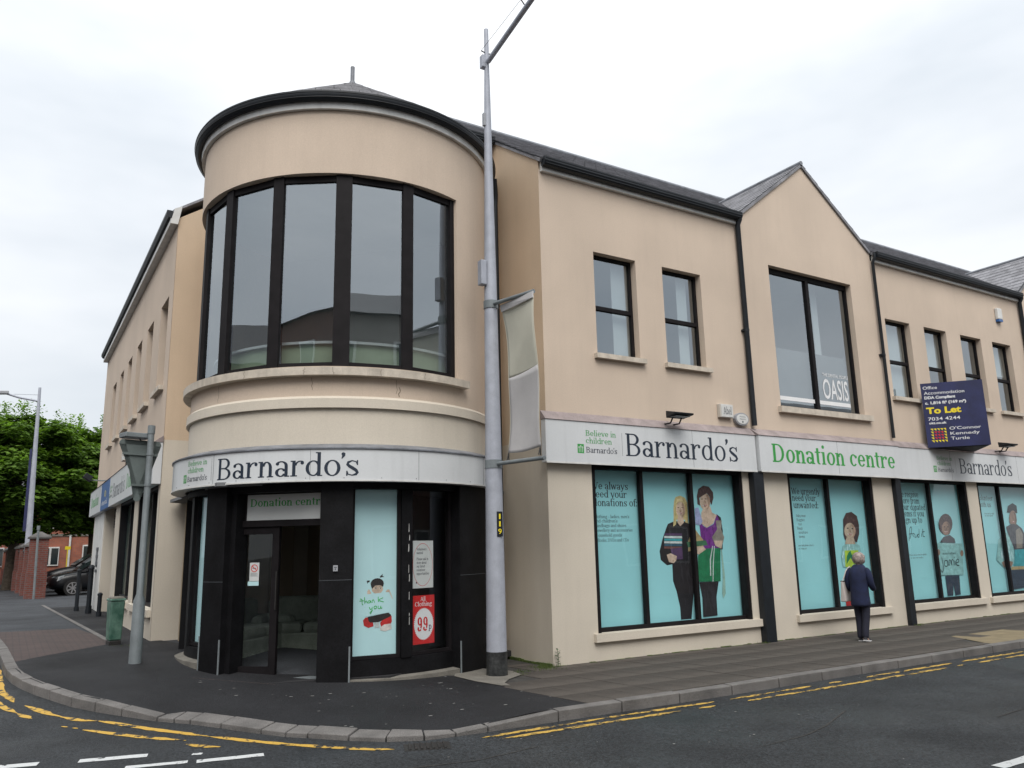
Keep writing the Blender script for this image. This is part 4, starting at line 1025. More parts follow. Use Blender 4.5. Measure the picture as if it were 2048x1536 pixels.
def facet_glaze(a, b, z0, z1, r, ft=.045):
    A, B = cp(a, r), cp(b, r); t = (B - A).normalized(); o = Vector((t.y, -t.x, 0)); 
    if o.dot(cp((a + b) / 2, 1) - Vector((CX, CY, 0))) < 0: o = -o
    def bx(mb, p, q, za, zb, d0=-.04, d1=.03):
        mb.hexa([p + o * d1 + Vector((0, 0, za)), q + o * d1 + Vector((0, 0, za)), q + o * d0 + Vector((0, 0, za)), p + o * d0 + Vector((0, 0, za))],
                [p + o * d1 + Vector((0, 0, zb)), q + o * d1 + Vector((0, 0, zb)), q + o * d0 + Vector((0, 0, zb)), p + o * d0 + Vector((0, 0, zb))])
    mb = MB(); bx(mb, A, A + t * ft, z0, z1); bx(mb, B - t * ft, B, z0, z1); bx(mb, A + t * ft, B - t * ft, z0, z0 + ft); bx(mb, A + t * ft, B - t * ft, z1 - ft, z1)
    w = mb.build('shop_window', 'frame', bld)
    mb = MB(); A2, B2 = A + t * ft, B - t * ft
    mb.poly([A2 + Vector((0, 0, z0 + ft)), B2 + Vector((0, 0, z0 + ft)), B2 + Vector((0, 0, z1 - ft)), A2 + Vector((0, 0, z1 - ft))]); mb.build('pane', 'shopglass', w)
    return w, (lambda u, v, l=0, A=A, t=t, o=o: tuple(A + t * u + o * (l + .0) + Vector((0, 0, v)))), (B - A).length
W1_, map1, len1 = facet_glaze(-107.3, -89.6, .34, 2.62, 2.24)
W2_, map2, len2 = facet_glaze(-86.2, -67.0, .34, 2.62, 2.24)
pil('mullion', -89.8, -86.0, 2.17, 2.31, .335, 2.60)
W3_, map3, len3 = facet_glaze(-203, -182.5, .49, 2.62, 2.24); W4_, map4, len4 = facet_glaze(-178.5, -160, .49, 2.62, 2.24)
pil('mullion', -182.6, -178.4, 2.17, 2.31, .48, 2.60)
# recess of the door bay
A = cp(-150, 2.2); B = cp(-117, 2.2); T_ = (B - A).normalized(); LEN = (B - A).length; O_ = Vector((T_.y, -T_.x, 0))
if O_.dot(cp(-133.5, 1) - Vector((CX, CY, 0))) < 0: O_ = -O_
def dmap(u, v, l=0): return tuple(A + T_ * u + O_ * l + Vector((0, 0, v)))
def dbx(mb, u0, u1, z0, z1, d0, d1): mb.hexa([dmap(u0, z0, d1), dmap(u1, z0, d1), dmap(u1, z0, d0), dmap(u0, z0, d0)], [dmap(u0, z1, d1), dmap(u1, z1, d1), dmap(u1, z1, d0), dmap(u0, z1, d0)])
mb = MB(); dbx(mb, -.04, .02, .1, 2.56, -.1, .03); dbx(mb, LEN - .02, LEN + .06, .1, 2.56, -.1, .03); dbx(mb, .02, LEN - .02, 2.10, 2.185, -.1, .03); dbx(mb, .02, LEN - .02, 2.54, 2.60, -.1, .03)
df = mb.build('door_frame', 'frame', bld)
mb = MB(); dbx(mb, .02, .12, 2.187, 2.538, -.03, .0); dbx(mb, LEN - .04, LEN - .02, 2.187, 2.538, -.03, .0); mb.build('transom_side', 'frame', df)
dsn = thing('entrance_sign', dmap(.6, 2.36, 0), 'white sign reading Donation centre over the open entrance door', 'sign')
mb = MB(); dbx(mb, .122, LEN - .042, 2.189, 2.537, -.03, .0); mb.build('board', 'paper', dsn)
mb = MB(); serif(mb, 'Donation centre', .165, LEN + .04, 2.375, .105, lambda u, v, l: dmap(min(u, LEN - .044), v, .002 + l), .13, .05); mb.build('lettering', 's_green', dsn)
mb = MB(); dbx(mb, .02, .08, .15, 2.098, -.06, -.0); dbx(mb, .52, .62, .15, 2.098, -.06, -.0); dbx(mb, .08, .52, .15, .27, -.06, 0); dbx(mb, .08, .52, 2.0, 2.098, -.06, 0)
door = mb.build('door', 'frame', bld)
mb = MB(); mb.poly([dmap(.08, .27, -.03), dmap(.52, .27, -.03), dmap(.52, 2.0, -.03), dmap(.08, 2.0, -.03)]); mb.build('pane', 'shopglass', door)
mb = MB(); dbx(mb, .60, .615, 1.0, 1.5, .002, .03); mb.build('handle', 'iron', door)
mb = MB(); dbx(mb, -.02, LEN + .02, .09, .148, -.1, .06); mb.build('threshold', 'galv2', bld)
# entrance ramp mat strip
mb = MB()
for k in range(26):
    u = -.28 + k * .045; dbx(mb, u, u + .028, pave(*dmap(u, 0, .42)[:2]) - .03, pave(*dmap(u, 0, .42)[:2]) + .009, .30, .46)
tag(mb.build('entrance_grating', 'paver', bld), kind='stuff')
# sticker and bell plate
st = thing('no_smoking_sticker', dmap(.27, 1.45, 0), 'small white no smoking sticker on the glass of the open entrance door', 'sticker')
mb = MB(); dbx(mb, .185, .325, 1.375, 1.62, -.028, -.024); mb.build('paper', 'paper', st)
mb = MB()
for i in range(20):
    a, b = 2 * PI * i / 20, 2 * PI * (i + 1) / 20
    mb.poly([dmap(.255 + r * math.cos(t), 1.545 + r * math.sin(t), -.0235) for r, t in ((.052, a), (.052, b), (.041, b), (.041, a))])
mb.poly([dmap(.225, 1.578, -.0232), dmap(.217, 1.570, -.0232), dmap(.287, 1.512, -.0232), dmap(.293, 1.520, -.0232)]); mb.build('prohibition_ring', 's_red', st)
mb = MB(); mb.poly([dmap(.225, 1.54, -.0234), dmap(.28, 1.54, -.0234), dmap(.28, 1.55, -.0234), dmap(.225, 1.55, -.0234)])
for k in range(4): mb.poly([dmap(.20, 1.44 + k * .013, -.0234), dmap(.31 - .02 * (k % 2), 1.44 + k * .013, -.0234), dmap(.31 - .02 * (k % 2), 1.445 + k * .013, -.0234), dmap(.20, 1.445 + k * .013, -.0234)])
mb.build('print', 's_grey', st)
mb = MB(); dbx(mb, .165, .325, 1.315, 1.37, -.028, -.024); mb.build('blue_strip', 'teal2', st)
bp_ = thing('wall_plate', cp(-111.8, 2.44, 1.5), 'tiny pale square plate on the black pilaster right of the door', 'plate')
mb = MB(); p = cp(-112, 2.445, 1.53); t = Vector((-math.sin(math.radians(-112)), math.cos(math.radians(-112)), 0)); rd = Vector((math.cos(math.radians(-112)), math.sin(math.radians(-112)), 0))
mb.obox(p, t * .03, rd * .006, Vector((0, 0, .038))); mb.build('plate', 'greyplastic', bp_)
mb = MB(); mb.obox(p + rd * .007 + Vector((0, 0, .012)), t * .018, rd * .001, Vector((0, 0, .006))); mb.obox(p + rd * .007 + Vector((0, 0, -.012)), t * .008, rd * .001, Vector((0, 0, .01))); mb.build('mark', 's_grey', bp_)

# shop interior behind the entrance
mb = MB(); mb.prism([(-4.55, .6, .05), (-2.6, .0, .05), (-.3, 1.0, .05), (3.0, 3.0, .05), (3, 6, .05), (-2, 6.6, .05), (-4.6, 4.7, .05)], (0, 0, .085)); mb.build('tower_shop_floor', 'carpet', bld)
mb = MB(); mb.prism([(-4.7, 1.0, 2.64), (-2.6, .15, 2.64), (-.2, 1.2, 2.64), (3.0, 3.0, 2.64), (3, 6, 2.64), (-2, 6.6, 2.64), (-4.7, 4.7, 2.64)], (0, 0, .05)); mb.build('tower_shop_ceiling', 'interior_grey', bld)
mb = MB(); mb.obox((CX + 1.25, CY + 1.9, 1.38), (-1.15, .8, 0), (.03, .04, 0), (0, 0, 1.25)); mb.obox((-3.5, 4.6, 1.38), (.95, .0, 0), (0, .03, 0), (0, 0, 1.25)); mb.build('interior_wall', 'interior', bld)
mb = MB(); mb.obox((CX + 1.4, CY - .2, 1.38), (.8, .7, 0), (-.03, .04, 0), (0, 0, 1.25)); mb.build('dark_partition', 'interior_grey', bld)
mb = MB(); mb.box(-1.23, -1.17, .78, .84, .14, 2.63); mb.box(-1.9, -1.85, 1.5, 1.55, .14, 2.63); mb.build('interior_post', 'interior_light', bld)

def sofa(loc, ang, name, label):
    L = Vector(loc); t = thing(name, loc, label, 'sofa')
    c, s = math.cos(ang), math.sin(ang); X = Vector((c, s, 0)); Y = Vector((-s, c, 0))
    def ob(nm, cx, cy, cz, hx, hy, hz, bv=.06):
        mb = MB(); mb.obox(L + X * cx + Y * cy + Vector((0, 0, cz)), X * hx, Y * hy, Vector((0, 0, hz))); return mb.build(nm, 'sofa', t, bevel=bv)
    ob('base', 0, 0, .20, .75, .38, .17, .03); ob('seat_cushion', -.30, -.04, .44, .29, .34, .085); ob('seat_cushion', .30, -.04, .44, .29, .34, .085)
    ob('backrest', 0, .36, .60, .72, .11, .30, .09); ob('arm', -.72, 0, .40, .11, .40, .24, .1); ob('arm', .72, 0, .40, .11, .40, .24, .1)
    mb = MB()
    for k in range(30):
        u = -.8 + k * .055; mb.obox(L + X * (u + .02) + Y * (-.40 - .012 * (k % 2)) + Vector((0, 0, .10)), X * .028, Y * .006, Vector((0, 0, .085)))
    mb.build('skirt', 'sofa', t)
sofa((-2.75, 3.05, .135), math.radians(-30), 'sofa', 'pale sage fabric sofa facing the entrance inside the shop')
sofa((-3.75, 2.9, .135), math.radians(42), 'armchair', 'sage fabric armchair with frilled skirt seen through the entrance door glass')

# ================================================================== SIGNS
navy = 's_navy'
def logo_block(sg, mapf, x0, zb, s=1.0, faint=False):
    """green square with three white figures, two green lines and the small name"""
    g = 's_green2'
    mb = MB(); mb.poly([mapf(x0, zb - .01 * s, .0005), mapf(x0 + .125 * s, zb - .01 * s, .0005), mapf(x0 + .125 * s, zb + .135 * s, .0005), mapf(x0, zb + .135 * s, .0005)]); mb.build('logo_square', 's_green', sg)
    mb = MB()
    for k, h in ((0, .07), (1, .085), (2, .07)):
        cx = x0 + (.03 + .033 * k) * s
        scrawl(mb, [[(cx, zb + .005 * s), (cx, zb + h * s)], [(cx - .012 * s, zb + h * s * 1.25), (cx, zb + h * s * .95), (cx + .012 * s, zb + h * s * 1.25)]], .007 * s, lambda u, v, l: mapf(u, v, l + .001))
        mb.poly([mapf(cx + .007 * s * math.cos(i * PI / 3), zb + (h + .022) * s + .009 * s * math.sin(i * PI / 3), .0016) for i in range(6)])
    mb.build('logo_figures', 's_white', sg)
    mf = lambda u, v, l: mapf(u, v, l + .0005)
    mb = MB(); serif(mb, 'Believe in', x0 + .165 * s, x0 + .79 * s, zb + .275 * s, .088 * s, mf, .10, .05); mb.build('slogan', g, sg); mb = MB(); serif(mb, 'children', x0 + .165 * s, x0 + .70 * s, zb + .155 * s, .088 * s, mf, .10, .05); mb.build('slogan', g, sg)
    mb = MB(); serif(mb, "Barnardo's", x0 + .165 * s, x0 + .80 * s, zb + .005 * s, .09 * s, mf, .095, .05); mb.build('small_name', navy, sg)
    mb = MB(); mb.poly([mapf(x0 + .91 * s, zb - .02 * s, .0005), mapf(x0 + .915 * s, zb - .02 * s, .0005), mapf(x0 + .915 * s, zb + .36 * s, .0005), mapf(x0 + .91 * s, zb + .36 * s, .0005)]); mb.build('divider_line', 's_grey', sg)

def fascia(x0, x1, label, proud=.13, z0=3.03, z1=3.70, seams=()):
    t = thing('fascia_sign', ((x0 + x1) / 2, -proud, z0), label, 'sign')
    mb = MB(); mb.box(x0, x1, -proud, -.003, z0, z1); mb.build('board', 'sign', t, bevel=.006)
    mb = MB(); mb.prism([(x0 - .01, -proud - .015, z1 + .002), (x0 - .01, -.003, z1 + .002), (x0 - .01, -.003, z1 + .15), (x0 - .01, -.03, z1 + .13)], (x1 - x0 + .02, 0, 0)); mb.build('flashing', 'pink', t)
    for s_x in seams:
        mb = MB(); mb.box(s_x, s_x + .004, -proud - .0015, -proud + .001, z0 + .004, z1 - .004); mb.build('seam', 's_grey', t)
    mb = MB(); mb.box(x0, x1, -proud - .004, -proud - .0005, z0 - .012, z0 + .014); mb.build('trim', 'white', t)
    return t, (lambda u, v, l, y=-proud: (u, y - .0012 - l, v))
t, mf = fascia(-.10, 4.60, "white shop sign with green slogan and dark name Barnardo's nearest the lamp post", .13, seams=(3.0,))
serif((t, navy), "Barnardo's", 1.47, 4.12, 3.185, .375, mf, .096, .038); logo_block(t, mf, .50, 3.20, 1.0)
t, mf = fascia(4.64, 8.98, 'white shop sign with large green words Donation centre under the gable', .19, seams=(6.9,))
serif((t, 's_green'), 'Donation centre', 4.95, 8.80, 3.215, .345, mf, .125, .052)
t, mf = fascia(9.0, 15.6, "white shop sign with name Barnardo's partly behind the To Let board", .13, seams=(11.0, 13.9))
serif((t, navy), "Barnardo's", 11.33, 13.64, 3.20, .345, mf, .096, .038); logo_block(t, mf, 10.30, 3.21, .98)
fascia(15.65, 26, 'plain white shop sign beyond the far downpipe', .15)
# curved sign of the tower
t = thing('fascia_sign', cp(-135, 2.6, 2.65), "curved white sign with dark name Barnardo's round the tower above the door", 'sign')
a0, a1 = -216, -40
mb = MB(); mb.ring((CX, CY), [(2.405, 2.66), (2.595, 2.66), (2.595, 3.085), (2.405, 3.085)], a0, a1, 90); mb.build('board', 'sign', t, smooth=True)
mb = MB(); mb.ring((CX, CY), [(2.402, 3.087), (2.615, 3.087), (2.615, 3.105), (2.45, 3.17), (2.402, 3.17)], a0 - .3, a1 + .3, 90); mb.build('flashing', 'lead', t, smooth=True)
mb = MB(); mb.ring((CX, CY), [(2.596, 2.655), (2.602, 2.655), (2.602, 2.675), (2.596, 2.675)], a0, a1, 90); mb.build('trim', 'white', t, smooth=True)
for a in (-183, -152.4, -119.8, -87.2, -58): mb = MB(); mb.ring((CX, CY), [(2.595, 2.677), (2.5975, 2.677), (2.5975, 3.083), (2.595, 3.083)], a, a + .08, 1); mb.build('seam', 's_grey', t)
for a in range(-176, -44, 11):
    mb = MB()
    for z in (2.70,): mb.obox(cp(a, 2.5975, z), (.004, 0, 0), (0, .004, 0), (0, 0, .004))
    mb.build('rivet', 's_grey', t)
def cmap(u, v, l): return tuple(cp(u / 2.596 * 180 / PI, 2.5965 + l, v))
rad = lambda a: a * PI / 180 * 2.596
serif((t, navy), "Barnardo's", rad(-150.8), rad(-105.6), 2.725, .29, cmap, .096, .038); logo_block(t, cmap, rad(-169.3), 2.745, .80)
# side street signs
def sfascia(y0, y1, m, label, proud=.14):
    t = thing('fascia_sign', (-4.85 - proud, (y0 + y1) / 2, 2.97), label, 'sign')
    mb = MB(); mb.box(-4.85 - proud, -4.853, y0, y1, 2.97, 3.70); mb.build('board', m, t, bevel=.006)
    mb = MB(); mb.prism([(-4.85 - proud - .015, y0 - .01, 3.702), (-4.853, y0 - .01, 3.702), (-4.853, y0 - .01, 3.82), (-4.88, y0 - .01, 3.80)], (0, y1 - y0 + .02, 0)); mb.build('flashing', 'pink', t)
    return t, (lambda u, v, l, x=-4.85 - proud: (x - .0012 - l, -u, v))
t, mf = sfascia(4.83, 12.05, 'sign', "white side street sign with name Barnardo's behind the give way sign")
serif((t, navy), "Barnardo's", -11.2, -8.9, 3.14, .34, mf, .09, .035); logo_block(t, mf, -12.0, 3.18, .8)
serif((t, 's_green'), 'Donation centre', -8.6, -5.6, 3.16, .32, mf, .125, .05)
t, mf = sfascia(12.1, 14.2, 'signblue', 'blue sign panel between two white side street signs')
mb = MB(); serif(mb, 'o', -13.3, -12.9, 3.3, .22, mf, .1, .06); mb.build('lettering', 's_yellow', t); mb = MB(); serif(mb, 'dental', -13.9, -12.5, 3.1, .12, mf, .09, .06); mb.build('lettering', 's_white', t)
t, mf = sfascia(14.25, 17.7, 'sign', 'white side street sign at the far end with green lettering')
mb = MB(); serif(mb, 'Donation', -17.2, -14.9, 3.2, .3, mf, .12, .06); mb.build('lettering', 's_green', t)

# To Let board: two panels meeting in a V with a closed foot
t = thing('to_let_board', (10.9, -.5, 3.7), 'dark blue To Let estate board jutting from the wall above the signs', 'sign')
pa, pb, pc = Vector((10.16, -.15, 0)), Vector((10.95, -1.10, 0)), Vector((12.05, -.15, 0))
def panel(p, q, nm):
    d = (q - p).normalized(); n = Vector((d.y, -d.x, 0)); 
    mb = MB(); mb.prism([p + Vector((0, 0, 3.73)), q + Vector((0, 0, 3.73)), q + Vector((0, 0, 5.18)), p + Vector((0, 0, 5.18))], n * -.02); mb.build(nm, 'navyboard', t); return d, n
dd, nn = panel(pa, pb, 'front_panel'); panel(pb, pc, 'rear_panel')
mb = MB(); mb.prism([pa + Vector((.06, 0, 3.72)), pb + Vector((-.0, .06, 3.72)), pc + Vector((-.06, 0, 3.72))], (0, 0, .02)); mb.build('foot', 'frame', t)
mb = MB(); mb.box(10.6, 10.66, -.4, -.0, 3.80, 3.84); mb.box(11.5, 11.56, -.4, -.0, 3.80, 3.84); mb.build('bracket', 'galv2', t)
if nn.dot(Vector((-1, -1, 0))) < 0: nn = -nn
def bm_(u, v, l): return tuple(pa + dd * u + nn * (.0025 + l) + Vector((0, 0, 3.73 + v)))
def bt(s, u0, u1, v, size, m, bold=.02): mb = MB(); sans(mb, s, u0, u1, v, size, bm_, bold); mb.build('lettering', m, t)
bt('Office', .04, .33, 1.31, .10, 's_white', .005); bt('Accommodation', .05, .86, 1.19, .10, 's_white', .005); bt('DDA Compliant', .05, .67, 1.09, .085, 's_white', .042)
bt('c. 1,816 ft\u00b2 (169 m\u00b2)', .05, .87, .97, .085, 's_white', .042); bt('To Let', .055, .75, .76, .19, 's_yellow', .04); bt('7034 4244', .07, .71, .60, .105, 's_white', .005)
bt('okt.co.uk', .08, .43, .52, .07, 's_white', .03); bt("O'Connor", .47, 1.09, .375, .095, 's_white', .005); bt('Kennedy', .475, 1.05, .26, .095, 's_white', .005); bt('Turtle', .475, .84, .15, .095, 's_white', .005)
my = MB(); mr_ = MB(); s0 = .325 / 5
for i in range(5):
    for j in range(5):
        u, v = .08 + i * s0, .10 + j * s0 * 1.0
        tri = [bm_(u + s0 * .1, v + s0 * .9, .0003), bm_(u + s0 * .95, v + s0 * .9, .0003), bm_(u + s0 * .95, v + s0 * .1, .0003)]
        (mr_ if 1 <= i <= 3 and 1 <= j <= 3 else my).poly(tri)
my.build('emblem', 's_yellow', t); mr_.build('emblem_centre', 's_red', t)
mb = MB(); mb.poly([bm_(.08 + s0, .10 + s0, .0001), bm_(.08 + 4 * s0, .10 + s0, .0001), bm_(.08 + 4 * s0, .10 + 4 * s0, .0001), bm_(.08 + s0, .10 + 4 * s0, .0001)]); mb.build('emblem_ground', 'navyboard', t)

# small boxes on the wall
t = thing('alarm_box', (3.97, 0, 4.13), 'square cream alarm box reading Abel on the wall above the sign', 'alarm box')
mb = MB(); mb.box(3.80, 4.14, -.08, -.002, 4.0, 4.25); mb.build('casing', 'boxplastic', t, bevel=.01); mb = MB(); mb.box(3.83, 4.13, -.085, -.081, 4.01, 4.24); mb.build('face', 'white', t)
mb = MB(); serif(mb, 'Abel', 3.88, 4.09, 4.06, .13, lambda u, v, l: (u, -.086 - l, v), .09, .05); mb.build('lettering', navy, t)
t = thing('alarm_box', (4.37, 0, 4.0), 'oval white alarm box beside the downpipe above the sign', 'alarm box')
mb = MB(); mb.prism([(4.37 + .18 * math.cos(i * PI / 8), -.002, 4.0 + .12 * math.sin(i * PI / 8)) for i in range(16)], (0, -.07, 0)); mb.build('casing', 'greyplastic', t)
mb = MB(); mb.prism([(4.37 + .15 * math.cos(i * PI / 8), -.0725, 4.0 + .095 * math.sin(i * PI / 8)) for i in range(16)], (0, -.008, 0)); mb.build('face', 'white', t)
mb = MB()
for k, s in enumerate(('Active', 'Alarms')): sans(mb, s, 4.29, 4.45, 4.03 - k * .045, .04, lambda u, v, l: (u, -.0812 - l, v), .01)
mb.poly([(4.35, -.0812, 3.93), (4.39, -.0812, 3.93), (4.39, -.0812, 3.96), (4.35, -.0812, 3.96)]); mb.build('lettering', 's_grey', t)
t = thing('alarm_box', (14.4, 0, 7.4), 'slim white alarm box high on the wall near the far gutter', 'alarm box')
mb = MB(); mb.box(14.2, 14.42, -.09, -.002, 7.28, 7.58); mb.build('casing', 'white', t, bevel=.02); mb = MB(); mb.box(14.21, 14.41, -.085, -.004, 7.22, 7.278); mb.build('base', 'signblue', t)
t = thing('alarm_box', (-4.9, 10.2, 3.9), 'small cream box on the side wall above the side street sign', 'alarm box')
mb = MB(); mb.box(-4.95, -4.853, 9.95, 10.35, 3.92, 4.22); mb.build('casing', 'boxplastic', t, bevel=.01); mb = MB(); mb.tube([(-4.88, 10.0, 3.92), (-4.88, 10.0, 3.8)], .01, 6); mb.build('cable', 'gutter', t)
# sign floodlights
def flood(x, label, y=-.32, z=3.86, rot=0):
    t = thing('floodlight', (x, y, 3.8), label, 'floodlight', 'floodlights over the shop signs')
    mb = MB(); mb.hexa([(x - .22, y - .14, z - .02), (x + .22, y - .14, z - .02), (x + .20, y + .10, z - .06), (x - .20, y + .10, z - .06)], [(x - .22, y - .15, z + .01), (x + .22, y - .15, z + .01), (x + .18, y + .12, z + .07), (x - .18, y + .12, z + .07)]); mb.build('head', 'gutter', t, bevel=.01)
    mb = MB(); mb.box(x - .16, x + .16, y - .11, y + .06, z - .052, z - .045); mb.build('lens', 'galv2', t)
    mb = MB(); mb.tube([(x - .1, -.02, z - .14), (x - .1, y + .1, z - .14), (x - .1, y + .02, z - .03)], .014, 6); mb.tube([(x + .1, -.02, z - .14), (x + .1, y + .1, z - .14), (x + .1, y + .02, z - .03)], .014, 6); mb.build('bracket', 'gutter', t)
flood(2.53, "black floodlight over the first Barnardo's sign near the lamp post", z=3.92)
flood(13.2, 'black floodlight to the right of the To Let board', z=3.93)
t = thing('floodlight', (-5.2, 14.6, 3.8), 'small black floodlight above the far side street sign', 'floodlight', 'floodlights over the shop signs')
mb = MB(); mb.obox((-5.32, 14.6, 3.92), (.04, 0, .06), (0, .16, 0), (-.09, 0, .06)); mb.build('head', 'gutter', t, bevel=.01)
mb = MB(); mb.tube([(-4.86, 14.6, 3.84), (-5.25, 14.6, 3.84)], .02, 6); mb.build('bracket', 'galv2', t)

# worn metal edges, peeled paint and hairline cracks
for a in (-150.2, -107.3, -66.8, -160.2):
    zb = pave(*cp(a, 2.43)[:2]); mb = MB(); mb.ring((CX, CY), [(2.425, zb - .05), (2.436, zb - .05), (2.436, zb + .45), (2.425, zb + .45)], a - .25, a + .25, 1); mb.build('edge_strip', 'galv2', bld)
for a0_, a1_ in ((-160, -150), (-117, -107), (-67, -47)):
    mb = MB(); mb.ring((CX, CY), [(2.428, 1.375), (2.4325, 1.375), (2.4325, 1.380), (2.428, 1.380)], a0_, a1_, 6); mb.build('panel_joint', 's_grey', bld)
mb = MB(); z = .75
while z < 2.0:
    h_ = random.uniform(.03, .13)
    if random.random() < .75:
        a = -87.0 + random.uniform(-.25, .25); w_ = random.uniform(.12, .32)
        mb.poly([cp(a - w_, 2.3125, z), cp(a + w_ * .4, 2.3125, z + .01), cp(a + w_ * random.uniform(.2, 1), 2.3125, z + h_ * .5), cp(a + w_ * .3, 2.3125, z + h_), cp(a - w_ * .7, 2.3125, z + h_ * .9)])
    z += h_ + random.uniform(0, .05)
tag(mb.build('peeling_paint', 'peel', bld), kind='stuff')
def crack(a, z0, z1, w=.006, r=2.4015):
    pts = [(rad2(a) + random.uniform(-.012, .012), z0 + (z1 - z0) * k / 6) for k in range(7)]
    mb = MB(); scrawl(mb, [pts], w, lambda u, v, l: tuple(cp(u / r * 180 / PI, r + l, v))); mb.build('crack', 'crackline', bld)
def rad2(a): return a * PI / 180 * 2.4015
crack(-158, 4.10, 3.86); crack(-121, 4.10, 3.92); crack(-93, 4.10, 3.90); crack(-92, 4.0, 3.86, .012)
for a in (-150.5, -129, -119.5, -104, -88): crack(a, 4.225, 4.12, .005, 2.519)
